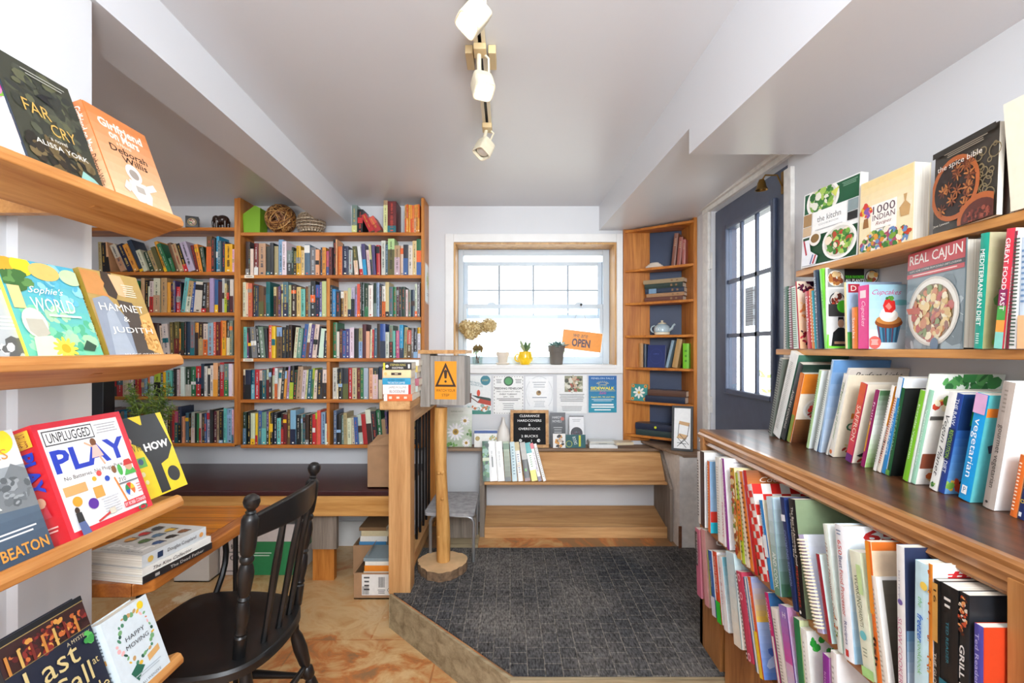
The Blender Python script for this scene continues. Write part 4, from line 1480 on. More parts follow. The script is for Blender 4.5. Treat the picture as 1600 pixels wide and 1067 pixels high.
shelf_row('''180:130:E:L4 255:160:w:L4 362:130:w:L5 430:100:f:L2 520:90:f/r:s.5 565:220:F:L2 630:110:g 660:90:K 742:90:n >745 822:90:S 882:110:F/E:s.3 975:100:E/D >978 1062:130:w/O:s.5 >1066 1165:115:b 1207:100:C 1282:95:r 1338:70:O 1402:80:F/Y 1470:60:k/w 1530:70:c''',
          235, 0.0844, 494, 100, 'third row, narrow bay', W_, zL[3], 716, 14)
shelf_row('''180:150:k 250:180:e/R 300:180:w 355:180:W 390:170:K 465:180:R 500:180:S 530:180:b 565:170:O/k 612:210:s 690:170:L/K:s.4 730:170:E 760:160:Y:L1 830:140:t:L1 850:120:k 872:120:K 905:130:w 930:120:R 978:95:W 1050:100:g/s:s.6 1110:100:G 1177:90:R 1217:60:n 1247:90:w 1282:90:k 1322:80:W 1377:50:o/F 1400:90:E 1450:45:R 1502:60:c/G 1547:60:W 1563:70:w''',
          160, 0.1312, 560, 112, 'fourth row, narrow bay', W_, zL[4], 448, 15)
shelf_row('''318:140:D 395:120:w 470:180:E 530:170:R 592:180:P/T:s.35 650:100:n/K 695:270:o 755:210:e 805:220:K 870:200:s/w 910:210:K 952:215:G 985:210:w/R 1042:220:k 1070:215:B 1138:165:s 1192:150:k 1250:180:M 1298:170:D 1368:170:K 1422:130:t 1522:130:b 1552:150:p''',
          225, 0.0906, 626, 238, 'bottom row, narrow bay', W_, zL[5], 724, 16)

# books further along the rows, out of sight behind the display shelves
mb = MB()
rr = random.Random(77)
for row, xr in ((2, 218), (3, 242), (4, 174), (5, 245)):
    x = 132.0
    while x < xr - 3:
        w_ = rr.uniform(3, 6)
        X0, X1 = px(x, YSP), px(min(x + w_, xr), YSP)
        mb.box(X0, X1 - 0.0005, YSP + rr.uniform(0, 0.01), YSP + 0.12, zL[row] + 0.0008, zL[row] + rr.uniform(0.17, 0.215), tuple(c * 0.8 for c in lin(PAL[rr.choice(list(PAL))][0])[:3]) + (1,))
        x += w_
tag(mb.build('paperback_books', m_print), 'books filling the narrow bookcase rows hidden by the display shelves', 'books', W_, 'stuff')
# ------------------------------------------------------------------ cookbooks: spines out, leaning in rows
DN = -PI / 2
GREENS = ['4f8a3a', '7fb04a', '2f6a34', 'a8c860', '3d7a3a']
FOODS = ['c8642c', 'e0a04a', '8a4a24', 'd8c08a', 'a83a24', '6f8a3a']
SALAD = GREENS + ['d84a2c', 'f0e6c8', 'e8b84a']


def sp_title(t, col, v=0.55, w=0.7, h=0.5, rot=DN, u=0.5, bold=0.0, shear=0.0):
    return lambda a: a.text(t, u, v, w, h, col, rot, bold, shear)


def many(*fs):
    fs = [f for f in fs if f]

    def go(a):
        for f in fs:
            f(a)
    return go


def bg_(c):
    return lambda a: a.rect(0.002, 0.002, 0.998, 0.998, c)


def band(v0, v1, c, u0=0.004, u1=0.996):
    return lambda a: a.rect(u0, v0, u1, v1, c)


def blend(v0, v1, c0, c1, u0=0.004, u1=0.996):
    return lambda a: a.grad(u0, v0, u1, v1, c0, c1)


def food(u, v, ru, rv, cols, n=70, size=0.06, seed=1, leaf=0.5):
    return lambda a: a.scatter(u, v, ru, rv, n, cols, size, seed, leaf)


def plate(u, v, r, sq=0.8, c='f2efe8', cols=SALAD, seed=1, n=60, size=0.05):
    def go(a):
        a.disc(u, v, r, c, sq, 28).disc(u, v, r * 0.86, 'd9d4ca', sq, 28)
        k = a.w / a.h * sq
        a.scatter(u, v, r * 0.72, r * 0.72 * k, n, cols, size, seed)
    return go


def txt(t, u, v, w, h, col, bold=0.0, shear=0.0, rot=0.0):
    return lambda a: a.text(t, u, v, w, h, col, rot, bold, shear)


def small(u0, v0, u1, v1, n, col, seed=1, fill=0.4):
    return lambda a: a.lines(u0, v0, u1, v1, n, col, fill, seed)


def spiral(col, n=30):
    """wire loops of a comb binding, seen along the spine"""
    def go(a):
        for i in range(n):
            v = 0.02 + 0.96 * (i + 0.5) / n
            a.rect(0.05, v - 0.006, 0.95, v + 0.006, col, 0.00002)
    return go


def row_book(X, z, xa, xb, xt, yt, label, sp, fr=None, spine=None, front=None, d=0.17, group='cookbooks', hard=False, name='cookbook', maxt=None):
    """spine faces the aisle; bottom edges at pixel columns xa..xb, top of the near spine edge at (xt, yt)"""
    Yf, Yn = F * X / (xa - CX), F * X / (xb - CX)
    Yt = F * X / (xt - CX)
    zt_ = H - (yt - CY) / F * Yt
    ang = math.atan2(Yn - Yt, zt_ - z)
    h = math.hypot(Yn - Yt, zt_ - z)
    t = max(0.006, (Yf - Yn) * math.cos(ang) - 0.0006)
    if maxt:
        t = min(t, maxt)
    if ang >= 0:
        M = Matrix.Translation((X, Yn, z + 0.001)) @ Matrix.Rotation(ang, 4, 'X')
    else:
        M = Matrix.Translation((X, Yn + t / math.cos(ang), z + 0.001)) @ Matrix.Rotation(ang, 4, 'X') @ Matrix.Translation((0, -t, 0))
    return big_book(name, label, 'book', M, t, h, d, sp, fr, None, hard, group, spine, front)


def faceout(A, B, z, h, t, lean, label, sp, fr=None, spine=None, front=None, group=None, hard=False, name='cookbook'):
    """front cover outwards, bottom edge from A to B (left to right as one looks at it), leaning back"""
    a, b_ = Vector((A[0], A[1], 0)), Vector((B[0], B[1], 0))
    x = (b_ - a).normalized()
    y = Vector((0, 0, 1)).cross(x)
    M = Matrix((x, y, Vector((0, 0, 1)))).transposed().to_4x4()
    M.translation = Vector((A[0], A[1], z))
    M = M @ Matrix.Rotation(-math.radians(lean), 4, 'X')
    return big_book(name, label, 'book', M, t, h, (b_ - a).length, sp, fr, None, hard, group, spine, front)


G3 = 'cookbooks standing on the dark counter'
c3 = lambda xa, xb, xt, yt: (1190 + xa / 3.68, 1190 + xb / 3.68, 1190 + xt / 3.68, 540 + yt / 3.68)
XK = 0.945


def K(v, label, sp, fr=None, spine=None, front=None, d=0.168, hard=False, **k):
    row_book(XK, ZC, *c3(*v), label, sp, fr, spine, front, d, G3, hard, **k)


K((36, 56, 126, 80), 'grey spiral notebook at the door end of the dark counter', '8d9088', '6f766c', spiral('3a3c3a'))
K((60, 102, 212, 56), 'tall white spiral-bound cookbook near the door end of the counter', 'ecebe6', 'e6e4dc', many(small(0.3, 0.1, 0.7, 0.9, 40, 'b9b7b0')), blend(0, 1, '20362c', '4a7a66'))
K((106, 132, 240, 112), 'black cookbook with dark green photo cover beside the white spiral one', '26282a', '1c2a26', sp_title('AGELESS COOKING', 'd8d4c8', 0.4, 0.5, 0.4), many(blend(0, 1, '1a2420', '284238'), food(0.5, 0.5, 0.35, 0.3, ['2f6a5a', 'cfd8c8', '8aa898'], 30)))
K((148, 166, 246, 165), 'orange-topped cookbook showing a bowl of strawberries', 'e0761c', 'e9d9c4', many(bg_('e07a20'), band(0.0, 0.4, '8a9a3a')), many(blend(0, 0.35, '5a3420', '8a5a34'), blend(0.35, 0.72, 'efe2cc', 'f4ead8'), band(0.72, 1, 'e8892c'), plate(0.45, 0.5, 0.34, 0.75, 'f7f3ec', ['c8242a', 'e0483a', '4f8a3a', 'a81c24'], 4)))
K((255, 270, 346, 146), 'pale green cookbook with white cover, between strawberry bowl and tomato covers', 'b9d89c', 'e9efe4', small(0.3, 0.2, 0.7, 0.9, 24, '7c9a6a'), many(bg_('e6ecec'), txt('Lean', 0.4, 0.72, 0.4, 0.06, '3a3c40', shear=0.3), small(0.2, 0.3, 0.8, 0.6, 6, 'b9c4c8')))
K((298, 316, 405, 150), 'white cookbook with red tomatoes and green basket on its cover', 'e8ece8', 'dfe8d4', small(0.2, 0.1, 0.8, 0.9, 30, 'a9b4aa'), many(blend(0.5, 1, 'dfe8d0', 'c9d8a8'), band(0, 0.28, '2a5a9a'), food(0.55, 0.52, 0.35, 0.13, ['c8242a', 'd83a2c', '3f7a34', '5a9a3a'], 50), lambda a: a.disc(0.55, 0.34, 0.22, '7cc23a').text('H', 0.3, 0.1, 0.3, 0.12, 'ffffff', bold=0.02)))
K((324, 336, 416, 86), 'tall pale blue cookbook rising behind the tomato cover', 'a9c4de', '7fa6d0', None, many(blend(0, 1, 'cfdcea', '5f92c8')))
K((366, 378, 508, 136), 'cream cookbook with black script title at the top, behind the penguin spine', 'e4e0d8', 'd8d0c6', None, many(bg_('cfc7be'), txt('Perfect Light', 0.5, 0.92, 0.8, 0.09, '2a2826', shear=0.4), food(0.5, 0.5, 0.4, 0.3, FOODS, 40)))
K((384, 412, 502, 172), 'white-spined cookbook with green and red lettering, cover reading green', 'efece2', 'e9dcc4', many(sp_title('the best meals of summer', '5f8a3c', 0.55, 0.7, 0.35, shear=0.3), lambda a: a.disc(0.5, 0.05, 0.25, 'e07a3a', 1.3)), many(bg_('e6d8c0'), txt('Mary', 0.42, 0.5, 0.5, 0.09, 'd9822c', bold=0.02), txt('Green', 0.42, 0.38, 0.6, 0.1, '2f6a4a', bold=0.02), lambda a: a.disc(0.62, 0.78, 0.2, 'e87a4a'), food(0.5, 0.12, 0.4, 0.08, FOODS, 30), food(0.5, 0.26, 0.12, 0.02, GREENS, 10)))
K((484, 518, 612, 226), 'pink and orange spined cookbook with beige cover', 'c42a6a', 'e6d6c2', many(blend(0, 1, 'd83a5a', 'e0602c'), band(0.0, 0.1, '6a2a7a'), sp_title('SAFFRON', 'f6e0d0', 0.5, 0.45, 0.6)), many(bg_('e4d6c4'), small(0.3, 0.55, 0.7, 0.8, 7, '5a4a40'), lambda a: a.poly([(0.05, 0.1), (0.9, 0.45), (0.9, 0.3), (0.2, 0.05)], '2a2624').disc(0.75, 0.86, 0.2, '6cc42c'), food(0.5, 0.05, 0.45, 0.05, FOODS, 20)))
K((574, 592, 680, 260), 'magenta and yellow spined cookbook with green and white cover', '9a1c62', 'dfe8d0', many(bg_('9a1c62'), band(0.2, 0.6, 'd8a02c', 0.1, 0.5), sp_title('fruits', 'f2d8e4', 0.7, 0.3, 0.5)), many(blend(0, 0.5, '9cc46a', 'f2f5ee'), blend(0.5, 1, 'f2f5ee', '2f6a34')))
K((638, 655, 765, 236), 'thin white cookbook leaning beside a blue spine', 'eeeae2', 'e9e5dc', small(0.3, 0.1, 0.7, 0.9, 26, '8d8a84'), many(bg_('e9e5dc'), band(0.55, 1, 'f0a02c')))
K((660, 682, 806, 240), 'cream cookbook with red spotted edge, second from the blue spine', 'f0e4d4', 'efe6da', many(small(0.2, 0.1, 0.8, 0.9, 30, 'c86a5a'), sp_title('Tea', '2a2a2a', 0.3, 0.2, 0.5)), bg_('efe6da'))
K((686, 712, 822, 190), 'bright blue spined cookbook with white top, next to the black V cover', '2f8ac8', 'f2f4f4', many(band(0.8, 1, 'e9f0f4'), sp_title('CLASSIC RECIPES', 'd8ecf6', 0.45, 0.5, 0.5)), many(bg_('f0f2f4')))
K((716, 738, 826, 248), 'dark green cookbook with black cover and large letter V', '1f5a34', '1a1c1c', many(sp_title('VEGETARIAN', '8ab89a', 0.55, 0.5, 0.5), band(0, 0.06, '6aa04a')), many(blend(0, 1, '101412', '222624'), txt('V', 0.6, 0.76, 0.34, 0.11, 'f2f0ea'), lambda a: a.ring(0.5, 0.4, 0.22, 0.02, '4a4e4c', 1.2)))
K((808, 840, 946, 266), 'lime green spined cookbook with white cover', '7cc02c', 'f0f0ec', many(sp_title('Everyday Vegetarian', 'e9f6d8', 0.55, 0.6, 0.4)), many(bg_('efeee8'), plate(0.5, 0.35, 0.3, 0.6, seed=9), small(0.2, 0.6, 0.8, 0.75, 4, '8a8a86')))
K((846, 853, 975, 168), 'tall thin cookbook with palm leaves across its pale cover', 'dfe6d8', 'eaf0e6', None, many(bg_('eaf0e8'), food(0.55, 0.93, 0.4, 0.06, ['2f6a3a', '3f8a4a', '5aa05a'], 26, 0.09, 5, 0.15)))
K((856, 884, 994, 262), 'pale aqua spined cookbook with pizza photographs on its cover', 'a4d8bc', 'f0ece4', many(sp_title('Vegetarian cookery', 'e9f8f0', 0.5, 0.6, 0.5)), many(bg_('efeae2'), food(0.5, 0.85, 0.45, 0.1, ['c8442c', 'e8c060', 'f2e6c8', '5a8a3a'], 70, 0.06, 2), plate(0.5, 0.55, 0.36, 0.5, seed=3, cols=FOODS + SALAD), band(0.18, 0.34, '8a4a34'), food(0.5, 0.12, 0.4, 0.1, FOODS, 40), band(0.7, 0.74, '5a5652')))
K((960, 1006, 1128, 278), 'white-spined vegan cookbook with black italic title', 'f0efe9', 'e8e6de', many(sp_title('Vegan Planet', '1f1f20', 0.46, 0.62, 0.62, shear=0.35), lambda a: a.scatter(0.5, 0.06, 0.25, 0.02, 12, GREENS, 0.15, 4)), many(bg_('e6e4dc')))
K((1012, 1048, 1162, 284), 'navy spined cookbook with green lettering and blue sky cover', '24408a', '2c5aa0', many(band(0.35, 0.66, '1c2f5a'), sp_title('THE RAW', 'e9eef6', 0.82, 0.26, 0.5), sp_title('REVOLUTION', '9ac83a', 0.5, 0.28, 0.6), sp_title('DIET', 'e9eef6', 0.27, 0.12, 0.6)), many(blend(0, 0.65, '6fa4d8', '2a5aa6'), band(0.65, 1, '1c3566'), txt('R', 0.35, 0.77, 0.4, 0.15, '3fae4a', bold=0.03), food(0.4, 0.1, 0.4, 0.07, SALAD + ['2a1a14'], 40)))
K((1128, 1196, 1312, 290), 'turquoise blue vegetarian cookbook with white lower-case spine title', '1c9ad8', '4fb8b8', many(band(0.82, 1.0, 'd8a8cc'), sp_title('vegetarian', 'f4fafc', 0.5, 0.55, 0.62), lambda a: a.rect(0.28, 0.06, 0.72, 0.14, 'f4f6f6').text('P', 0.5, 0.1, 0.2, 0.05, '2a6a9a')), many(blend(0, 1, '6cc8cc', '58b0b4'), band(0.8, 0.88, 'e8802c'), txt('step by', 0.5, 0.84, 0.7, 0.045, 'ffffff'), lambda a: a.line(0.1, 0.5, 0.9, 0.7, 0.1, '3a3f52').ring(0.6, 0.3, 0.4, 0.02, 'd8eef0')))
K((1268, 1336, 1462, 220), 'thick taupe vegetarian cookbook with charcoal title and white cover', 'a99c92', 'efeeec', many(sp_title('gourmet vegetarian', '3a3530', 0.42, 0.5, 0.5), small(0.35, 0.76, 0.65, 0.95, 6, '8a7e74'), lambda a: a.disc(0.4, 0.05, 0.12, '2a2624')), many(bg_('efeeec'), food(0.65, 0.45, 0.25, 0.06, ['6a7a4a', '8a6a4a', 'e08a2c'], 18, 0.1, 3, 0.2)), hard=True)
K((1424, 1464, 1528, 640), 'small orange cookbook past the thick taupe one', 'e0702c', 'e8a06a', many(small(0.3, 0.1, 0.7, 0.9, 14, 'f6dcc6')), d=0.12)
K((1468, 1510, 1580, 660), 'small navy cookbook with yellow crescent next to the small orange one', '1f2f66', '22346e', many(small(0.3, 0.5, 0.7, 0.9, 10, 'd8d2a8'), lambda a: a.ring(0.5, 0.3, 0.3, 0.1, 'e8c83a', 1.0).rect(0.3, 0.05, 0.7, 0.12, 'e9ecf2')), d=0.12)

# upper row of the open case below
G4 = 'cookbooks in the upper open row of the counter'
c4 = lambda xa, xb, xt, yt: (1080 + xa / 3.557, 1080 + xb / 3.557, 1080 + xt / 3.557, 660 + yt / 3.557)
c5 = lambda xa, xb, xt, yt: (1080 + xa / 4.321, 1080 + xb / 4.321, 1080 + xt / 4.321, 820 + yt / 4.321)
c6 = lambda xa, xb, xt, yt: (1320 + xa / 3.718, 1320 + xb / 3.718, 1320 + xt / 3.718, 780 + yt / 3.718)
XL1, XL2 = 0.705, 0.70


def U(v, label, sp, fr=None, spine=None, front=None, d=0.19, hard=False, **k):
    row_book(XL1, R1, *v, label, sp, fr, spine, front, d, G4, hard, **k)


U(c4(40, 52, 45, 168), 'thin grey-white book at the door end of the upper row', 'd8d4cf', 'c9c4be', small(0.2, 0.1, 0.8, 0.9, 20, '4a4644'))
U(c4(53, 76, 72, 170), 'dark maroon cookbook with white cover, second in the upper row', '3a2428', 'f0eeea', None, bg_('f0eeea'))
U(c4(94, 108, 102, 220), 'orange-spined cookbook with blue cover and red and turquoise bands', 'e8702c', '8fb4d8', small(0.3, 0.2, 0.7, 0.95, 20, 'f6dcc4'), many(blend(0.3, 1, '9cc0e0', '7faad0'), band(0.15, 0.3, 'd83a2c'), band(0, 0.15, '2ab8d0')))
U(c4(150, 176, 158, 205), 'white cookbook standing before the purple spine', 'efeee9', 'f0f0ec', small(0.3, 0.1, 0.7, 0.9, 26, 'c9c6be'), bg_('eeeeea'))
U(c4(178, 193, 176, 212), 'white cookbook with pink lettering against the purple spine', 'f0eceb', 'f0eeee', sp_title('MICROWAVE', 'c83a6a', 0.3, 0.4, 0.5))
U(c4(199, 215, 182, 208), 'purple-spined cookbook with plain white cover', '9a3a9c', 'efeef0', sp_title('NEVER EAT LATE', 'd8a8da', 0.6, 0.5, 0.5), many(bg_('eceaee'), small(0.15, 0.9, 0.85, 0.97, 2, 'b9b4bc')))
U(c4(254, 280, 238, 265), 'mottled yellow cookbook with small food pictures on its spine', 'd8a840', 'e8d8a8', many(food(0.5, 0.5, 0.5, 0.5, FOODS + ['f2e6c8'], 70, 0.3, 3)), many(food(0.5, 0.5, 0.4, 0.4, FOODS, 40)))
U(c4(284, 303, 262, 290), 'lime and orange spined cookbook leaning in the upper row', 'b8d02c', 'e9e4d8', many(band(0.25, 0.7, 'e87a2c'), small(0.3, 0.1, 0.7, 0.9, 14, '5a6a1c')))
U(c4(307, 328, 270, 278), 'cream cookbook between lime and orange spines', 'e9dfc8', 'efe9dc', small(0.3, 0.1, 0.7, 0.9, 18, 'a8926a'))
U(c4(331, 352, 284, 282), 'orange-spined cookbook with dark purple edge', 'e8822c', 'c8a0b8', small(0.2, 0.1, 0.8, 0.9, 16, '7a3a1c'))
U(c4(353, 372, 304, 276), 'thin red cookbook with brown photo cover rising behind the checked one', 'c8242a', '8a4a2c', None, many(blend(0, 0.8, '6a3a24', 'a8562c'), blend(0.8, 1, 'd87a34', '7a4a30'), txt('Cooking', 0.5, 0.9, 0.6, 0.07, 'f0e6d8', shear=0.4)))


def checks(a):
    for i in range(14):
        a.rect(0.0 if i % 2 else 0.5, i / 14, 0.5 if i % 2 else 1.0, (i + 1) / 14, 'd82a24', 0.00002)


def checks_front(a):
    a.rect(0, 0, 1, 1, 'f0ece6')
    for i in range(7):
        for j in range(9):
            if (i + j) % 2 == 0:
                a.rect(i / 7, j / 9, (i + 1) / 7, (j + 1) / 9, 'd82a24', 0.00001)
            elif (i * 3 + j) % 2 == 0:
                a.disc((i + 0.5) / 7, (j + 0.5) / 9, 0.05, '3a3634', 1.2, 8, 0.00001)


U(c4(392, 438, 340, 372), 'red and white checked cookbook with small portraits', 'f0ece6', 'f0ece6', checks, checks_front)
U(c4(441, 463, 396, 444), 'blue-spined cookbook next to the red and white checked one', '2a86cc', 'e6e0d0', many(band(0.35, 0.6, 'e9f0f4'), sp_title('casseroles', 'cfe4f4', 0.75, 0.3, 0.5)), many(bg_('e4ddc8'), food(0.4, 0.2, 0.3, 0.1, FOODS, 30)))
U(c4(472, 504, 452, 428), 'pale blue cookbook with rows of green asparagus on its cover', 'c4dcec', '9ab8a0', many(blend(0, 1, '5a8a6a', 'cfe2ee'), sp_title('AND COOK', 'f2f6f4', 0.25, 0.36, 0.6)), many(blend(0, 1, '2a5a3a', 'bcd4e2'), lambda a: [a.line(0.1 + 0.12 * i, 0.02, 0.5 + 0.08 * i, 0.5, 0.05, ['3f7a4a', '7aae6a', '2f5a6a', 'a8c88a'][i % 4]) for i in range(7)]))
U(c4(568, 594, 515, 428), 'navy cookbook with white emblem in the upper row', '1f2f5e', '24366a', many(band(0.78, 0.84, 'e4e8f0'), sp_title('COOKING SCHOOL', '8aa0cc', 0.45, 0.5, 0.5)))
U(c4(600, 640, 576, 442), 'black American recipes cookbook beside the comb-bound one', '17181b', '1c1e22', many(sp_title('The Best of American Food', 'e9e6de', 0.68, 0.5, 0.3, u=0.6), sp_title('in Two Hours a Day', 'e9e6de', 0.68, 0.38, 0.24, u=0.25), sp_title('MEMORIES', 'b83a24', 0.25, 0.34, 0.3), lambda a: a.disc(0.45, 0.04, 0.14, 'e9e6de')), many(bg_('7f9070'), band(0.6, 0.66, 'e9e6da')))
# comb-bound community cookbook: the comb is a part
o = row_book(XL1, R1, *c5(852, 898, 762, 92), 'lavender community cookbook with a cream plastic comb binding', 'c9c0e2', 'd8dcec', many(sp_title('Community Cook Book', 'b83a4a', 0.75, 0.4, 0.3)), many(blend(0, 1, 'b8b4dc', 'e6eaf2'), lambda a: a.ring(0.6, 0.75, 0.3, 0.02, '8a9a9a').disc(0.45, 0.7, 0.12, '9ab8c4')), 0.18, G4)
mbx = MB()
zz = [v.co.z for v in o.children[0].data.vertices]
hh_, tt_ = max(zz), max(v.co.y for v in o.children[0].data.vertices)
for i in range(26):
    z_ = 0.012 + (hh_ - 0.024) * i / 25
    mbx.tube([(0.006 - 0.012 * math.sin(PI * k / 6) - 0.002, tt_ / 2 - (tt_ / 2 + 0.003) * math.cos(PI * k / 6), z_) for k in range(7)], 0.0022, 5)
mbx.build('comb_binding', m_cream, o, smooth=True, world=False)
U(c5(924, 952, 866, 212), 'dark red cookbook leaning next to the comb-bound one', '9a2434', 'cfe0de', sp_title('Kitchen Favourites', 'c86a72', 0.5, 0.6, 0.4), many(blend(0, 1, 'bcd8d4', 'e2ecea')))
U(c5(990, 1024, 918, 10), 'pale green microwave oven cookbook with brown italic spine', 'dfe9e0', 'cfdccf', many(sp_title('125 best Microwave Oven', '8a3a34', 0.55, 0.6, 0.4, shear=0.3), food(0.5, 0.2, 0.4, 0.08, FOODS, 16, 0.2)), many(blend(0, 1, 'b8ccbc', 'eef2ee')))
U((1319.5, 1335.5, 1319, 826), 'wide white food processor cookbook with red and blue spine title', 'eceef2', 'cfdde8', many(sp_title('650', 'c83a34', 0.83, 0.11, 0.4), sp_title('Best', '2a3a7a', 0.72, 0.09, 0.36), sp_title('Food Processor', 'c83a34', 0.49, 0.34, 0.36), sp_title('Recipes', '2a3a7a', 0.2, 0.17, 0.36), small(0.25, 0.92, 0.75, 0.97, 2, '7a8aa8'), lambda a: a.rect(0.35, 0.03, 0.65, 0.08, 'c83a34')), many(blend(0, 1, '9cc8e4', 'f2f5f8'), txt('650', 0.5, 0.93, 0.6, 0.09, 'c02a2c', bold=0.03), lambda a: a.poly([(0.35, 0.1), (0.8, 0.2), (0.8, 0.62), (0.3, 0.5)], '2f5a9a'), food(0.55, 0.4, 0.12, 0.1, ['e8b83a', '7aa03a', 'd8642c'], 24)), hard=True)
U(c6(112, 184, 90, 332), 'cream working parents cookbook with green panel on its spine', 'e8ecd6', 'dfe8c8', many(sp_title('WORKING', '5a6a4a', 0.68, 0.26, 0.4), sp_title('PARENTS', '5a6a4a', 0.47, 0.15, 0.3), band(0.66, 0.9, 'c4e0a0', 0.6, 0.99), lambda a: a.disc(0.5, 0.33, 0.28, '6cc0c8').rect(0, 0, 1, 0.08, 'a8d88a'), small(0.3, 0.16, 0.7, 0.24, 3, '9aa48a')), bg_('dfe8c8'))
U(c6(190, 222, 150, 256), 'orange fish cookbook with dark blue top and lemon photo', 'e8762c', 'e8d8b8', many(band(0.5, 1, 'e8922c', 0.1, 0.9), sp_title('fish', '2a1a14', 0.25, 0.2, 0.6, bold=0.02)), many(bg_('e2c8a8'), band(0.94, 1, 'd8702c'), band(0.6, 0.92, 'c9a070', 0.25, 0.95), lambda a: a.ring(0.75, 0.72, 0.18, 0.05, 'f2c83a').disc(0.75, 0.72, 0.13, 'f6e08a'), food(0.5, 0.3, 0.4, 0.2, FOODS, 40)))
U(c6(226, 268, 180, 462), 'white cookbook with a dark photograph of a pie', 'e9e4da', 'efece6', small(0.3, 0.1, 0.7, 0.9, 20, 'b8aea0'), many(blend(0.03, 0.97, '3a3228', '6a6458', 0.06, 0.94), plate(0.5, 0.58, 0.36, 0.7, '4a4038', ['2a1a2a', '3a2430', '241a24'], 3, 40), food(0.6, 0.14, 0.3, 0.14, ['d8a860', 'b8843c', 'e8c88a'], 50)))
U((1404, 1417, 1413, 857), 'pale slow cooker cookbook with pink lettering', 'e6e6e4', '3a4a6a', many(sp_title('SLOW COOKER', 'c87a9a', 0.36, 0.4, 0.5), sp_title('best recipes', '8a8aa0', 0.75, 0.2, 0.3), lambda a: a.disc(0.6, 0.66, 0.3, '6a5a9a')), many(band(0.5, 1, '2c3450'), plate(0.6, 0.78, 0.42, 0.8, 'c9b0a0', ['8a1c3a', 'b83a5a', '5a2a4a', '4a7a3a'], 5), blend(0, 0.5, 'e9ecf2', '5a8ab0')))
U((1428, 1450, 1452, 886), 'pale blue freezer cookbook with blue italic title', 'c4e4ee', 'a8d4e4', many(sp_title('the', '6ab86a', 0.76, 0.06, 0.3, shear=0.3), sp_title('freezer', '2a6ac8', 0.6, 0.17, 0.4, bold=0.02, shear=0.2), sp_title('cookbook', '6ab86a', 0.42, 0.2, 0.3, shear=0.2), lambda a: a.disc(0.75, 0.87, 0.26, 'f0d05a')), many(bg_('b8dcea')))
U((1451, 1458, 1457.5, 884), 'mottled orange cookbook with red number one on its white cover', 'd8842c', 'f0eeea', many(food(0.5, 0.5, 0.4, 0.5, ['c8641c', 'e8a84a', '8a3a1c'], 40, 0.3)), many(bg_('f0eee8'), txt('#1', 0.28, 0.94, 0.3, 0.06, 'c8242a', bold=0.03), lambda a: a.disc(0.9, 0.9, 0.18, '1f7a4a'), food(0.5, 0.5, 0.4, 0.3, FOODS, 30)))
U((1459, 1468, 1468, 909), 'black and tan global gourmet cookbook', '1c1a18', '2a2826', many(band(0.62, 0.98, 'c8944a'), sp_title('THE GLOBAL GOURMET', 'd8cfc0', 0.3, 0.5, 0.5), sp_title('16', '3a2a1a', 0.9, 0.08, 0.5)), bg_('2a2826'))
U((1469, 1496, 1497, 924), 'thick black and teal barbecue cookbook', '1b1c1e', '2a2c2e', many(band(0, 0.42, '1c6a7c'), sp_title('EVERYDAY GRILLING', '8ac4cc', 0.25, 0.3, 0.25), sp_title('TED READER', '2f7a8a', 0.66, 0.25, 0.16), small(0.3, 0.86, 0.7, 0.94, 2, 'd8d4cc')), bg_('232527'))
U((1497, 1512, 1515, 932), 'thick grill cookbook with charcoal cover and yellow blocks', '222426', '26282c', many(food(0.5, 0.88, 0.5, 0.12, ['b84a2c', 'd8945a', '5a2a1c', 'cfc4b4'], 40, 0.2), sp_title('GRILL IT!', 'd8d6d2', 0.55, 0.3, 0.55, bold=0.02), band(0.14, 0.38, 'd8c82c', 0.1, 0.9)), many(blend(0, 1, '3a4048', '1c1e22'), txt('S', 0.7, 0.8, 0.4, 0.14, 'b8b8b4', bold=0.04)))
U((1521, 1536, 1537, 982), 'small thick purple and red book at the near end of the upper row', '4f4a9c', 'c8401c', many(sp_title('Ted Reader', 'b8b4e0', 0.78, 0.34, 0.4), food(0.5, 0.4, 0.4, 0.08, FOODS, 16, 0.2)), many(bg_('c03c1c'), small(0.3, 0.3, 0.8, 0.5, 3, 'f2d8c8')), d=0.13)

# lower row of the open case
G5 = 'cookbooks in the lower open row of the counter'


def Lw(v, label, sp, fr=None, spine=None, front=None, d=0.19, hard=False, **k):
    row_book(XL2, R2, *v, label, sp, fr, spine, front, d, G5, hard, **k)


Lw(c5(40, 70, 55, 44), 'rose pink cookbook at the door end of the lower row', 'c86a84', 'c87a8a', many(band(0.45, 0.95, '2a2426', 0.1, 0.6), sp_title('THE BABY BOOK', 'e8dede', 0.7, 0.45, 0.3)))
Lw(c5(92, 122, 92, 50), 'dusty pink cookbook with taupe photo, second in the lower row', 'd8989a', 'a08078', None, many(blend(0, 1, 'b89a8c', '8a6a60'), txt('Co', 0.35, 0.85, 0.3, 0.1, 'f0e8e0', shear=0.3)))
Lw(c5(148, 176, 138, 196), 'blue and yellow spined cookbook, third in the lower row', '3a6ab0', 'f0ece6', many(band(0, 1, 'b8c83a', 0.0, 0.2), band(0.0, 0.3, 'd8d4e4'), sp_title('family favourites', 'cfdcf0', 0.65, 0.4, 0.4)), bg_('f0ece6'))
Lw(c5(182, 214, 172, 204), 'orange-red spined cookbook with lime green foot', 'd84a24', 'f0eeee', many(band(0, 0.3, '2fc02c'), sp_title('NOW EAT THIS! DIET', 'f6e2d8', 0.68, 0.5, 0.5)), bg_('f0eeee'))
Lw(c5(222, 256, 208, 236), 'white cookbook with faint red lettering in the lower row', 'efecec', 'cfe4ea', many(sp_title('Slim & Trim', 'd8a0a8', 0.6, 0.5, 0.4)), many(blend(0, 1, 'e8ecec', '6ab0c4')))
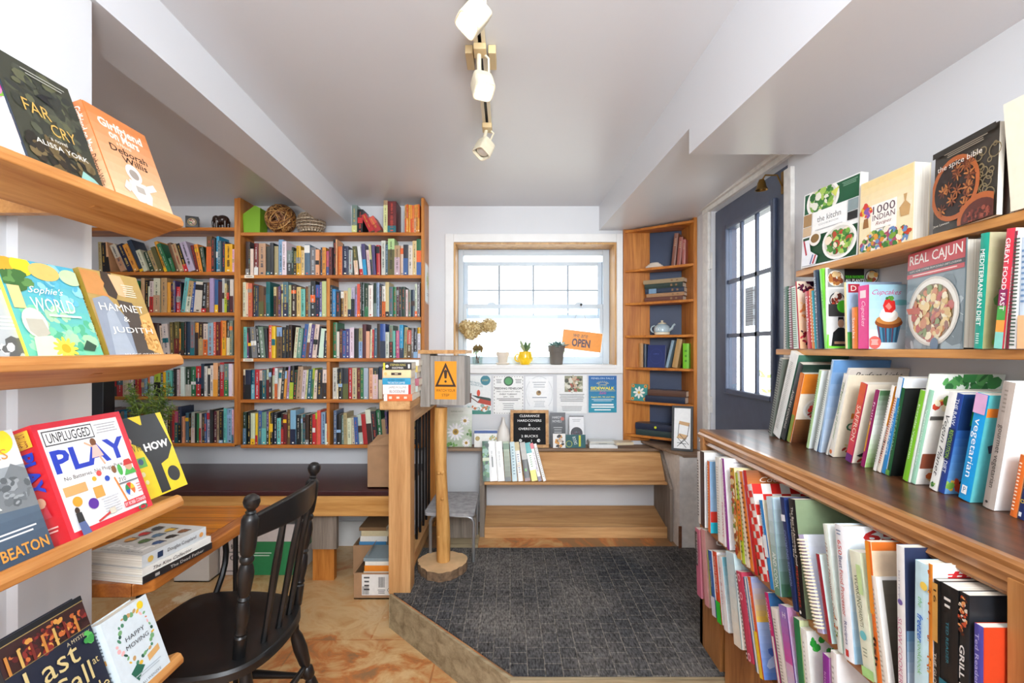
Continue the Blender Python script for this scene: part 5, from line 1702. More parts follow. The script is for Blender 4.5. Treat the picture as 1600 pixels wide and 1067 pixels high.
Lw(c5(296, 350, 288, 222), 'wide pale blue and cream cookbook in the lower row', 'cfe0e4', 'dfe6dc', many(blend(0, 1, 'efe6d4', 'c4dce4')), many(blend(0, 1, 'efe8d8', 'b8d4dc')))


def stitched(a):
    a.rect(0.0, 0, 0.14, 1, 'f2ece8')
    for i in range(22):
        a.rect(0.0, i / 22, 0.14, (i + 0.5) / 22, '2a2426', 0.00001)
    for v in (0.93, 0.72, 0.06):
        a.disc(0.6, v, 0.26, 'f0c8d0', 1.3).disc(0.6, v, 0.16, 'c83a54', 1.3)


Lw(c5(384, 425, 340, 346), 'raspberry pink cookbook with stitched edge and round motifs', 'c8405c', 'c8405c', stitched, many(bg_('cc4862'), food(0.5, 0.5, 0.45, 0.45, ['e0788c', 'b8304c'], 40, 0.03)))
Lw(c5(438, 468, 378, 376), 'blue and white spined cookbook beside the raspberry pink one', '3a7ab0', 'f0eee8', many(band(0, 1, 'f0f0ec', 0.6, 1.0), sp_title('Light & healthy', 'd8e8f4', 0.7, 0.4, 0.35, u=0.3, shear=0.3)), bg_('f0eee8'))
Lw(c5(470, 496, 402, 370), 'orange and yellow spined cookbook with a yellow flower cover', 'e0602c', '7a9ad0', many(band(0, 0.45, 'f0cc2c'), sp_title("Who's New, Cupcake?", 'f6e4d0', 0.72, 0.48, 0.5, shear=0.2)), many(blend(0, 0.55, '5a80cc', 'a8bce4'), blend(0.55, 1, 'e8b83a', '8a9ccc'), food(0.5, 0.68, 0.3, 0.16, ['f0b82c', 'e8942c', 'f6d45a'], 26, 0.14), food(0.5, 0.2, 0.4, 0.15, ['7a9ae0', '4a6ac0', 'b8caf0'], 20, 0.14), lambda a: a.rect(0.4, 0.86, 1, 1, '8a1c24').text('Cup', 0.75, 0.92, 0.4, 0.07, 'd87a4a')))
Lw(c5(604, 634, 520, 478), 'magenta-spined cookbook with blue and brown photo cover', 'c01c6a', '3a5a7a', many(band(0, 0.6, 'e8e2de', 0.5, 1), sp_title('COOKING', 'f6d8e8', 0.8, 0.3, 0.5)), many(band(0.85, 1, '2a5a8a'), blend(0, 0.85, '8a6a50', '4a3a30')))
Lw(c5(640, 690, 580, 596), 'cream cookbook with fine grey lettering next to the magenta spine', 'e9e4de', 'e6e0da', small(0.3, 0.2, 0.7, 0.9, 22, 'a8a098'), bg_('e6e0da'))
Lw(c5(694, 752, 648, 584), 'purple and pink watercolour cookbook with letter H', '9a6ab4', 'd8c4dc', many(blend(0, 0.5, '7ac0d8', 'd8a8c8'), blend(0.5, 1, 'c84a9a', '8a7ac0'), txt('H', 0.6, 0.92, 0.4, 0.05, 'f0eaf2')), many(blend(0, 1, 'a0c4dc', 'c88ab8')))
Lw(c5(755, 800, 730, 660), 'green-spined cookbook with pale lime cover', '2a7a4a', 'c8d8a0', many(band(0, 0.4, '2a2e2a')), many(blend(0, 1, 'a8c87a', 'd4deb0')))
Lw(c5(806, 850, 778, 730), 'white healing cookbook with green mint leaves on its cover', 'f0f2ee', 'e4e8e0', small(0.4, 0.2, 0.6, 0.9, 18, 'b8bcb4'), many(bg_('e4e6e0'), food(0.25, 0.88, 0.2, 0.07, ['2fa03a', '4ab84a', '1f8a34'], 12, 0.05, 3, 0.4), txt('HEAL YOUR', 0.6, 0.72, 0.6, 0.05, '5a5c58'), food(0.3, 0.5, 0.2, 0.1, ['2fa03a', '4ab84a'], 8, 0.05, 5, 0.4)))
Lw(c5(905, 950, 930, 905), 'bright purple cookbook near the aisle end of the lower row', '8a2f96', 'b87ac0', sp_title('kid approved', 'd8a8dc', 0.6, 0.5, 0.4), bg_('c89acc'))
Lw(c5(970, 1010, 980, 880), 'white digest cookbook with dark red capitals, lower row', 'e9e6e6', 'efeeee', small(0.3, 0.2, 0.7, 0.9, 16, 'b8b0b0'), many(bg_('ececec'), txt("READER'S", 0.62, 0.86, 0.66, 0.08, '7a2a20', bold=0.015), txt('DIGEST', 0.66, 0.74, 0.5, 0.08, '7a2a20', bold=0.015), lambda a: a.ring(0.6, 0.45, 0.28, 0.015, '8a7a9a', 0.8)), d=0.2)

# ------------------------------------------------------------------ wall shelves over the counter
G6, G7 = 'large cookbooks on the upper wall shelf', 'cookbooks on the lower wall shelf'


def kitchn(a):
    a.rect(0, 0, 1, 1, 'f2f2f0').rect(0.02, 0.72, 0.98, 0.985, '1f5a3c').rect(0.02, 0.02, 0.98, 0.40, '1c4a30')
    plate(0.36, 0.85, 0.30, 0.85, 'f2f0ea', GREENS + ['e9e6d8'], 3, 70, 0.05)(a)
    a.poly([(0.52, 0.9), (0.66, 0.94), (0.6, 0.82)], 'd8dc6a').lines(0.7, 0.9, 0.96, 0.96, 3, '8ab49a')
    a.rect(0.02, 0.55, 0.18, 0.71, 'a8865c').rect(0.02, 0.42, 0.18, 0.54, 'cfb492').rect(0.82, 0.57, 0.98, 0.71, '8a9a9c').rect(0.82, 0.46, 0.98, 0.56, '2a2a2c')
    a.rect(0.2, 0.40, 0.8, 0.71, 'f6f6f4').text('the kitchn', 0.5, 0.60, 0.42, 0.075, '5a5c5e').text('COOKBOOK', 0.5, 0.525, 0.36, 0.022, '9a9c9e').lines(0.25, 0.44, 0.75, 0.48, 1, 'b8b8b8')
    plate(0.70, 0.24, 0.29, 0.85, 'f2f0ea', GREENS + ['8a2a20', 'b84a34', 'f0e0c8'], 7, 90, 0.05)(a)
    a.disc(0.27, 0.36, 0.11, 'efece4').disc(0.27, 0.36, 0.08, '8a6a3c', 0.8)
    a.poly([(0.03, 0.02), (0.3, 0.02), (0.34, 0.12), (0.2, 0.2), (0.16, 0.36), (0.03, 0.36)], 'e9ebf0')
    a.line(0.06, 0.36, 0.12, 0.16, 0.03, 'b83a4a').line(0.25, 0.03, 0.30, 0.14, 0.03, 'b83a4a').line(0.20, 0.03, 0.25, 0.15, 0.02, '3a4a8a')


faceout((0.953, 1.551), (0.981, 1.337), ZU1, 0.240, 0.022, 3, 'square white and green cookbook with two salad bowls, end of upper wall shelf', 'f0f0ee', 'f2f2f0', None, kitchn, G6)


def indian(a):
    a.rect(0, 0, 1, 1, 'f2e2b8')
    a.grad(0.02, 0.45, 0.98, 0.99, 'f4e8cc', 'efd494', 6)
    a.rect(0.24, 0.26, 0.72, 0.64, 'f6f2ea').text('1000', 0.48, 0.56, 0.42, 0.11, '4a2a3a').text('INDIAN', 0.48, 0.455, 0.42, 0.075, '5a3040').text('Recipes', 0.48, 0.365, 0.30, 0.06, '8a3a34', shear=0.4).lines(0.34, 0.28, 0.62, 0.31, 1, 'b8a89a')
    a.scatter(0.14, 0.58, 0.10, 0.09, 26, ['d8443a', '8a5aa8', 'e8b83a', 'e07a9a'], 0.045, 2)
    a.poly([(0.08, 0.35), (0.2, 0.35), (0.18, 0.48), (0.1, 0.48)], '9a6a3a')
    a.poly([(0.8, 0.36), (0.94, 0.36), (0.96, 0.48), (0.88, 0.55), (0.9, 0.64), (0.84, 0.64), (0.86, 0.55), (0.77, 0.48)], 'c8a06a')
    a.scatter(0.5, 0.13, 0.47, 0.14, 150, ['d8943a', '7aa03a', 'c84a2c', 'e8d08a', '6a8ab8', 'a84a6a', 'f0e6d0', '3f7a3a'], 0.05, 8)


faceout((0.976, 1.326), (0.986, 1.161), ZU1, 0.198, 0.042, 2, 'thick cream Indian recipe book with painted fruit and flowers on the upper wall shelf', 'efe6cc', 'f2e2b8', None, indian, G6)


def spice(a):
    a.rect(0, 0, 1, 1, '3a342c')
    for i in range(26):
        r = rng.uniform(0.03, 0.09)
        a.ring(rng.uniform(0.55, 0.97), rng.uniform(0.25, 0.8), r, 0.014, '8a7a58', 1, 12)
    a.disc(0.38, 0.47, 0.40, 'b8622c', 1.05, 30).disc(0.38, 0.47, 0.34, '2a1812', 1.05, 30)
    r = random.Random(2)
    for i in range(15):
        u, v = 0.38 + r.uniform(-0.26, 0.26), 0.47 + r.uniform(-0.25, 0.25)
        k0 = r.uniform(0, 1)
        for k in range(8):
            an = 2 * PI * k / 8 + k0
            a.disc(u + 0.05 * math.cos(an), v + 0.045 * math.sin(an), 0.042, r.choice(['8a4a24', 'a8622c', '6a3218', 'c07a3c']), 0.3, 7, 0.00001, an)
    a.disc(0.8, 0.05, 0.34, 'b8622c', 0.8, 26).disc(0.8, 0.03, 0.28, '5a2418', 0.8, 26).scatter(0.78, 0.06, 0.2, 0.07, 60, ['7a3020', '4a1c14', '9a4a34'], 0.03, 4)
    a.rect(0, 0.93, 1, 1, '2c2822').text('the spice bible', 0.46, 0.755, 0.72, 0.085, 'efe8dc').lines(0.2, 0.86, 0.9, 0.93, 3, 'a89c88').text('Jane Lawson', 0.2, 0.075, 0.28, 0.035, 'e0d8c8')


faceout((0.972, 1.089), (0.9490, 0.925), ZU1, 0.183, 0.012, 2, 'dark brown spice cookbook with star anise in a clay bowl on the upper wall shelf', '2f2a24', '3a342c', None, spice, G6)
faceout((0.985, 1.085), (0.9640, 0.915), ZU1, 0.186, 0.010, 2, 'thin dark-edged cookbook directly behind the spice cookbook', '33241e', '3a2a24', None, None, G6)
faceout((0.998, 1.082), (0.9770, 0.905), ZU1, 0.188, 0.012, 2, 'pale blue edged cookbook behind the spice cookbook, nearest the wall', 'b8c4d8', 'b4c0d8', None, None, G6)
faceout((0.957, 0.905), (0.9550, 0.74), ZU1, 0.205, 0.03, -4, 'cream cookbook with small grey picture at the near end of the upper wall shelf', 'ece2cc', 'ece2cc', None, lambda a: a.rect(0.35, 0.35, 0.9, 0.8, '8a867c').ring(0.6, 0.58, 0.2, 0.03, '4a4844'), G6)

cU = lambda xa, xb, xt, yt: (1220 + xa / 4.21, 1220 + xb / 4.21, 1220 + xt / 4.21, 350 + yt / 4.21)


def V_(v, label, sp, fr=None, spine=None, front=None, d=0.155, X=0.957, hard=False, **k):
    row_book(X, ZU2, *cU(*v), label, sp, fr, spine, front, d, G7, hard, **k)


V_((34, 58, 48, 412), 'dark green notebook at the door end of the lower wall shelf', '1f5a3a', '1f5a3a', spiral('0f3a24', 24))
V_((60, 80, 72, 410), 'maroon and white spiral cookbook, second on the lower wall shelf', '8a4a5a', '9a5a6a', spiral('d8d0d0', 24))
V_((84, 116, 100, 412), 'white cookbook with green spiral binding', 'e6ece4', 'd8dcd8', spiral('2f7a4a', 30))
V_((118, 128, 104, 380), 'cookbook with berries and fruit photographed on its cover', 'b8283a', 'e8c8b0', None, many(blend(0, 1, 'e8b88a', 'f0dcc8'), food(0.4, 0.92, 0.4, 0.08, ['5a1c3a', '8a2440', '2a1430'], 30, 0.08), food(0.4, 0.6, 0.35, 0.2, ['e8a060', 'f0c890', 'd87a4a'], 30, 0.1), food(0.4, 0.2, 0.4, 0.15, ['8a1c2c', '3a1424', 'c83a4a'], 30, 0.08)), d=0.10)
V_((176, 204, 186, 442), 'red diabetic cookbook with white lettering beside the berries', 'c8242a', 'c8302c', sp_title('Diabetes Meals', 'f4dcd4', 0.6, 0.6, 0.5), d=0.12)
V_((205, 222, 200, 430), 'thin orange cookbook between red and teal spines', 'd8843a', 'd8843a', small(0.3, 0.1, 0.7, 0.9, 14, 'f6e6d0'), d=0.12)
V_((223, 236, 212, 440), 'thin teal cookbook beside the navy keto spine', '3a9aa8', '3a9aa8', small(0.3, 0.1, 0.7, 0.9, 14, 'd8eef0'), d=0.12)
V_((237, 260, 236, 304), 'navy keto cookbook with white spine letters', '2f4056', '34465c', many(sp_title('SIMPLY KETO', 'c9d2da', 0.68, 0.46, 0.5), small(0.3, 0.1, 0.7, 0.4, 8, '8a98a8')))
V_((288, 312, 276, 296), 'bright lime green cookbook leaning on the lower wall shelf', '7ae83a', '8af04a', many(sp_title('QUICK ROAST', '2a6a1c', 0.6, 0.25, 0.5), band(0.0, 0.5, '9af46a', 0.7, 1)), d=0.10)


def plants(a):
    a.rect(0, 0, 1, 1, 'e9e8e4').rect(0.02, 0.76, 0.34, 0.99, '8a8a84').rect(0.34, 0.80, 0.72, 1.0, '17191a').rect(0.72, 0.8, 1.0, 1.0, '9a9a96')
    plate(0.17, 0.87, 0.15, 1, 'e9e4d8', ['a86a34', 'e0c08a', '7a3a24'], 3, 26, 0.05)(a)
    plate(0.86, 0.89, 0.13, 1, '3a3a3a', FOODS, 4, 20, 0.05)(a)
    a.text('YOUR FAVORITES', 0.53, 0.885, 0.36, 0.035, '5ad02c', bold=0.02).text('ALL PLANTS', 0.53, 0.84, 0.36, 0.04, 'f4f4f0', bold=0.02)
    a.rect(0.02, 0.42, 0.36, 0.74, 'cfcdc8')
    plate(0.19, 0.6, 0.15, 1, '2a2a2c', ['b8442c', 'f0e6d8', '6a2a1c'], 5, 24, 0.05)(a)
    a.rect(0.02, 0.40, 0.36, 0.55, '3c3a38').disc(0.3, 0.52, 0.12, '5ad02c')
    # a cook in a black T-shirt, cropped at the waist
    a.rect(0.02, 0.02, 0.46, 0.39, 'e6e4e0')
    a.poly([(0.06, 0.02), (0.1, 0.2), (0.2, 0.26), (0.3, 0.26), (0.4, 0.2), (0.43, 0.02)], '232425')
    a.disc(0.25, 0.31, 0.06, 'c89878', 1.3).poly([(0.19, 0.33), (0.2, 0.39), (0.3, 0.39), (0.31, 0.33), (0.28, 0.36), (0.22, 0.36)], '2a201c').rect(0.12, 0.06, 0.4, 0.09, 'c89878')


V_((298, 306, 300, 290), 'black and white plant cookbook with food photographs and a cook in a dark T-shirt', 'e6e4e0', 'e9e8e4', None, plants, d=0.158)
V_((424, 440, 430, 384), 'cream-edged cookbook with pale blue cover behind the pink cupcake book', 'ecdca0', 'a9c4e4', None, many(bg_('b4cae6'), lambda a: a.rect(0.03, 0.84, 0.24, 0.97, 'a82a3a').text('D', 0.13, 0.905, 0.1, 0.08, 'e9e0d0').text('THE', 0.45, 0.9, 0.3, 0.07, '4a5a7a').rect(0, 0, 1, 0.25, '4a9a4a')), d=0.158)
V_((470, 506, 502, 548), 'small orange cookbook against the pink cupcake spine', 'f0842c', 'f09a4a', sp_title('Snacks', 'f8e8d4', 0.5, 0.5, 0.5), d=0.08)


def cupcake(a):
    a.grad(0, 0, 1, 1, 'c4dce6', '9cc6d4')
    a.rect(0, 0.0, 1, 0.3, 'cfe0e8').disc(0.85, 0.72, 0.25, '6ab4bc', 0.3)
    a.text('Cupcakes', 0.47, 0.87, 0.78, 0.1, 'c83a7a', shear=0.5)
    a.poly([(0.2, 0.36), (0.28, 0.1), (0.74, 0.1), (0.84, 0.36)], '3a6a8a')
    for i in range(9):
        a.poly([(0.22 + 0.066 * i, 0.35), (0.29 + 0.05 * i, 0.1), (0.31 + 0.05 * i, 0.1), (0.25 + 0.066 * i, 0.35)], ['7a2a34', '5a9ab8', '2a4a5a'][i % 3], 0.00002)
    a.disc(0.52, 0.41, 0.37, '8a4a24', 0.42).disc(0.52, 0.45, 0.34, 'c88444', 0.36)
    a.disc(0.52, 0.52, 0.25, 'f2ece0', 0.7).disc(0.5, 0.56, 0.2, 'faf6ee', 0.7)
    a.poly([(0.36, 0.67), (0.42, 0.76), (0.55, 0.78), (0.68, 0.74), (0.7, 0.62), (0.6, 0.56), (0.42, 0.57)], 'd8302c').poly([(0.42, 0.66), (0.52, 0.72), (0.6, 0.65), (0.52, 0.6)], 'f0887a')
    a.scatter(0.53, 0.79, 0.09, 0.02, 9, ['3a7a34', '5a9a3c'], 0.05, 3, 0.4)
    a.disc(0.14, 0.1, 0.17, 'e8645c').lines(0.04, 0.06, 0.24, 0.15, 4, 'f8dcd4')


V_((515, 579, 580, 400), 'pink cupcake cookbook with a strawberry-topped cupcake on its pale blue cover', 'e83a8a', 'b8d4de', many(bg_('e8408e'), sp_title('Cupcakes', 'f8c8de', 0.55, 0.4, 0.5, shear=0.4), band(0.8, 0.92, 'f0d8dc', 0.2, 0.8)), cupcake, d=0.1)


def cajun(a):
    a.rect(0, 0, 1, 1, '7a8a90')
    a.scatter(0.5, 0.3, 0.55, 0.4, 60, ['8fa0a6', '66767c', 'a8b4b8', '54646a'], 0.12, 3, 0.2)
    a.rect(0, 0.79, 1, 1, 'c0222a').text('REAL CAJUN', 0.5, 0.91, 0.92, 0.13, 'f4eee6', bold=0.01)
    a.rect(0, 0.785, 1, 0.825, '1f1a1a').text("RUSTIC HOME COOKING FROM DONALD LINK'S LOUISIANA", 0.5, 0.805, 0.9, 0.022, 'efe8e0').rect(0, 0.735, 1, 0.78, 'c0222a').lines(0.1, 0.745, 0.9, 0.775, 1, 'f0c8c0')
    a.disc(0.5, 0.37, 0.45, 'cdc7ba', 0.92, 34).disc(0.5, 0.37, 0.42, 'f0ece0', 0.92, 34).disc(0.5, 0.36, 0.37, '8a7048', 0.92, 34)
    a.scatter(0.5, 0.36, 0.33, 0.25, 170, ['d8b060', 'e8c880', 'c8783a', '8a4a24', '7a8a3a', 'efe0b8', 'b8442c'], 0.055, 6)
    a.poly([(0.03, 0.42), (0.3, 0.42), (0.3, 0.35), (0.08, 0.36)], 'c8542c').disc(0.58, 0.04, 0.07, '3a5a7a', 1.2)


faceout((1.0, 1.199), (0.962, 1.0077), ZU2 + 0.001, 0.237, 0.03, 2, 'tall red and grey Cajun cookbook with a bowl of stew on its cover', 'b8242a', '7a8a90', None, cajun, G7, hard=True)
V_((1268, 1326, 1376, 56), 'teal Mediterranean diet cookbook with artichoke cover', '1f9a84', 'a8a878', many(sp_title('MEDITERRANEAN DIET', 'f0f6f2', 0.53, 0.66, 0.5, bold=0.01), small(0.3, 0.04, 0.7, 0.14, 5, 'cfe8e0')), many(blend(0, 1, '9a9a6a', 'b0a888'), lambda a: a.disc(0.45, 0.78, 0.2, 'e8c83a').disc(0.45, 0.78, 0.14, 'f4e68a').disc(0.7, 0.7, 0.2, 'e8c83a'), food(0.4, 0.45, 0.25, 0.14, ['5a8a4a', '7aa86a', '3f6a3a'], 40, 0.1), food(0.5, 0.08, 0.4, 0.1, SALAD, 50)), X=0.945)
V_((1408, 1466, 1546, 26), 'red and multicoloured fast food cookbook with stacked spine letters', 'd8384a', 'c8a8a0', many(band(0, 0.14, '8ad0c4'), band(0.14, 0.24, 'f0a04a'), band(0.24, 0.36, '4aa04a'), band(0.36, 0.5, '8a2a5a'), sp_title('GREAT FOOD FAST', 'f8ecec', 0.62, 0.6, 0.55, bold=0.01)), many(bg_('d8c8b8'), food(0.5, 0.5, 0.4, 0.4, SALAD + FOODS, 50)), X=0.945)
V_((1478, 1500, 1562, 46), 'thin maroon cookbook pressed against the white spiral-bound one', '7a2438', 'e9e6e2', sp_title('Company', 'e8c8d0', 0.5, 0.4, 0.5), X=0.945)
V_((1502, 1546, 1592, 70), 'white cookbook with dark green spiral binding near the camera', 'eceae6', 'e2e6ea', spiral('2f4a3a', 30), many(bg_('e4e8ec'), blend(0, 0.3, 'e8a070', 'f0d8c0'), band(0.5, 0.7, '8ab4dc')), X=0.945)
V_((1560, 1620, 1640, 80), 'pale blue and orange cookbook at the front of the lower wall shelf', 'cfdfee', 'b8d4ec', many(band(0, 0.3, 'f0b888'), small(0.3, 0.4, 0.7, 0.9, 10, '6a8ab0')), X=0.945)

# ------------------------------------------------------------------ face-out books on the tilted display shelves
XD_ = -0.842


def disp(x0p, x1p, z, h, t, label, sp, fr, spine, front, lean=20, hard=False, dx=0.0, group=None):
    X = XD_ + dx
    Ya, Yb_ = F * X / (x0p - CX), F * X / (x1p - CX)
    faceout((X, Ya), (X, Yb_), z, h, t, lean, label, sp, fr, spine, front, group, hard, 'display_book')


Z1, Z2, Z3, Z4 = 1.618, 1.270, 0.916, 0.521


def mars(a):
    a.grad(0, 0, 1, 1, 'e6c09c', 'cf7838', 10)
    for i, (t, v) in enumerate((('Girlfriend', 0.86), ('on Mars', 0.76))):
        a.text(t, 0.5, v, 0.72 if i == 0 else 0.5, 0.1, 'f4e6d8', bold=0.03)
    a.text('a Novel', 0.45, 0.675, 0.24, 0.04, 'f4e6d8').text('Deborah', 0.5, 0.6, 0.62, 0.075, '2c1a10', bold=0.01).text('Willis', 0.55, 0.51, 0.42, 0.075, '2c1a10', bold=0.01)
    # astronaut
    a.disc(0.45, 0.37, 0.13, 'e9e6e2', 1.0).disc(0.45, 0.36, 0.08, '9a9088', 0.9)
    a.poly([(0.32, 0.28), (0.6, 0.28), (0.66, 0.16), (0.6, 0.06), (0.36, 0.06), (0.28, 0.16)], 'dcd8d4').line(0.62, 0.24, 0.78, 0.3, 0.09, 'e4e0dc').line(0.3, 0.24, 0.22, 0.14, 0.09, 'cfcac4')
    a.line(0.42, 0.08, 0.40, 0.01, 0.1, 'd8d4d0').line(0.54, 0.08, 0.56, 0.01, 0.1, 'e4e0dc').rect(0.4, 0.16, 0.54, 0.23, 'b0a8a0')


disp(184, 273, Z1, 0.224, 0.034, 'orange novel with an astronaut at the end of the top display shelf', 'c87038', 'e0a068', many(blend(0, 1, 'e8b890', 'c06a34'), sp_title('Girlfriend on Mars', 'f4e6d8', 0.72, 0.46, 0.5, bold=0.02), sp_title('Deborah Willis', '2c1a10', 0.3, 0.32, 0.4), lambda a: a.disc(0.5, 0.06, 0.25, 'd8dce8')), mars, hard=True, dx=-0.006)


def farcry(a):
    a.rect(0, 0, 1, 1, '35372c')
    a.scatter(0.5, 0.6, 0.5, 0.35, 90, ['3f4236', '4a4d3c', '2c3028', '56583f', '2a2e2a'], 0.10, 4, 0.3)
    a.scatter(0.45, 0.2, 0.45, 0.12, 70, ['2a2218', '5a4a2c', '1c1a14', '6a5a3a'], 0.07, 5, 0.3)
    a.poly([(0.4, 0.72), (0.62, 0.66), (0.56, 0.74), (0.66, 0.78), (0.5, 0.76)], '15171a')
    a.text('FAR', 0.34, 0.57, 0.34, 0.11, 'c8a050').text('CRY', 0.62, 0.44, 0.34, 0.11, 'c8a050').text('a novel', 0.5, 0.34, 0.22, 0.035, 'd8d4c8').text('ALISSA YORK', 0.52, 0.27, 0.7, 0.045, 'e9e6de').lines(0.3, 0.88, 0.9, 0.94, 2, '9a9c90')
    a.poly([(0.6, 0.0), (0.72, 0.14), (0.86, 0.1), (0.98, 0.02), (0.98, 0.0)], '8ab8b0')


disp(50, 165, Z1 - 0.002, 0.235, 0.03, 'dark olive novel with gold title on the top display shelf', '1f2a3a', '35372c', None, farcry, hard=True, dx=-0.01)
disp(-90, 54, Z1 - 0.003, 0.215, 0.02, 'white book with pink and green blossoms at the near end of the top display shelf', 'eee8e2', 'efe9e4', None, many(bg_('efe9e6'), food(0.85, 0.72, 0.12, 0.12, ['d83a8a', 'e07ab0', '7aae3a'], 30, 0.06), food(0.7, 0.3, 0.3, 0.2, ['f2dcd8', 'e9cfc8'], 20, 0.1)), dx=-0.014)


def hamnet(a):
    a.grad(0, 0, 1, 1, '9a7a44', 'b89a58', 6)
    a.poly([(0.0, 0.02), (0.05, 0.66), (0.3, 0.72), (0.5, 0.5), (0.62, 0.02)], '8c96a6').poly([(0.1, 0.02), (0.2, 0.5), (0.34, 0.6), (0.46, 0.02)], 'a4aebc')
    a.poly([(0.34, 1.0), (0.52, 1.0), (0.56, 0.8), (0.46, 0.68), (0.34, 0.72), (0.3, 0.86)], '3a2c24').poly([(0.46, 0.98), (0.68, 0.98), (0.72, 0.82), (0.64, 0.72), (0.52, 0.74)], 'e0b488')
    a.poly([(0.0, 0.98), (0.28, 0.98), (0.34, 0.86), (0.28, 0.78), (0.36, 0.7), (0.0, 0.72)], 'c88a4c')
    a.poly([(0.46, 0.68), (0.72, 0.66), (0.88, 0.34), (0.8, 0.02), (0.48, 0.02), (0.52, 0.4)], '4a403a').poly([(0.78, 0.5), (1.0, 0.56), (1.0, 0.02), (0.72, 0.1)], 'd8a45c').scatter(0.85, 0.28, 0.12, 0.2, 50, ['c08a40', 'e8bc78', 'a8702c'], 0.03, 3, 0.3)
    a.lines(0.62, 0.72, 0.86, 0.88, 6, 'e9e0cc')
    a.text('HAMNET', 0.5, 0.58, 0.78, 0.085, 'f2eee6').text('&', 0.5, 0.45, 0.1, 0.06, 'f2eee6').text('JUDITH', 0.55, 0.31, 0.74, 0.085, 'f2eee6').text("MAGGIE O'FARRELL", 0.6, 0.03, 0.7, 0.035, 'f2eee6')


disp(173, 257, Z2, 0.205, 0.028, 'tan paperback with a painted couple at the end of the second display shelf', '8a7428', 'a88a50', many(sp_title('HAMNET & JUDITH', 'e8dca0', 0.45, 0.6, 0.5)), hamnet)


def sophie(a):
    a.grad(0, 0, 1, 1, '6cc4a0', '4aa8c8', 8)
    a.scatter(0.5, 0.3, 0.5, 0.3, 60, ['7acfa4', '9cd8ae', '4fae86', 'a8d8a8'], 0.07, 3, 0.4).scatter(0.7, 0.75, 0.3, 0.2, 30, ['5ab4cc', '8ac8d0', '4aa4c0'], 0.07, 5, 0.4)
    a.disc(0.12, 0.9, 0.13, 'f0a02c').disc(0.28, 0.93, 0.13, 'f0d02c').scatter(0.2, 0.8, 0.2, 0.06, 14, ['3a6a34', '5a8a4a'], 0.09, 4, 0.4)
    a.disc(0.55, 0.9, 0.2, 'e8b868', 0.6).disc(0.9, 0.88, 0.16, 'bcd8a8', 0.7)
    a.rect(0.02, 0.5, 0.16, 0.72, 'e8c88a')
    a.text("Sophie's", 0.48, 0.69, 0.46, 0.09, 'fbfdfb', shear=0.5).text('WORLD', 0.52, 0.55, 0.56, 0.14, 'f2f8f4')
    a.disc(0.2, 0.36, 0.15, 'd8d4c8', 1.3).poly([(0.1, 0.4), (0.3, 0.4), (0.34, 0.26), (0.2, 0.2), (0.1, 0.28)], 'b8b4a4').poly([(0.08, 0.02), (0.12, 0.22), (0.34, 0.24), (0.5, 0.12), (0.5, 0.02)], 'c8dcc0')
    for k in range(12):
        an = 2 * PI * k / 12
        a.disc(0.47 + 0.1 * math.cos(an), 0.11 + 0.07 * math.sin(an), 0.07, 'f2e04a', 0.35, 8, 0.00002, an)
    a.disc(0.47, 0.11, 0.06, 'e0a81c').poly([(0.7, 0.1), (0.8, 0.2), (0.92, 0.14), (0.86, 0.08)], '2a4a3a').lines(0.4, 0.42, 0.85, 0.47, 1, 'e4f2ea')


disp(48, 164, Z2 - 0.001, 0.200, 0.03, 'blue-green paperback with citrus and a marble bust on the second display shelf', 'e8d84a', '6cc4a0', None, sophie, dx=-0.004)
disp(-110, 60, Z2 - 0.002, 0.205, 0.02, 'grey paperback with teal letter and sketched birds, near end of second display shelf', 'b8bcc0', 'b0b6b8', None, many(bg_('b4babc'), txt('the', 0.85, 0.7, 0.3, 0.09, '4aa0a0', shear=0.2), small(0.5, 0.28, 0.98, 0.42, 4, 'f2f2f0'), food(0.75, 0.12, 0.25, 0.06, ['e9e9e6', '5a5c5c'], 14, 0.08)), dx=-0.01)


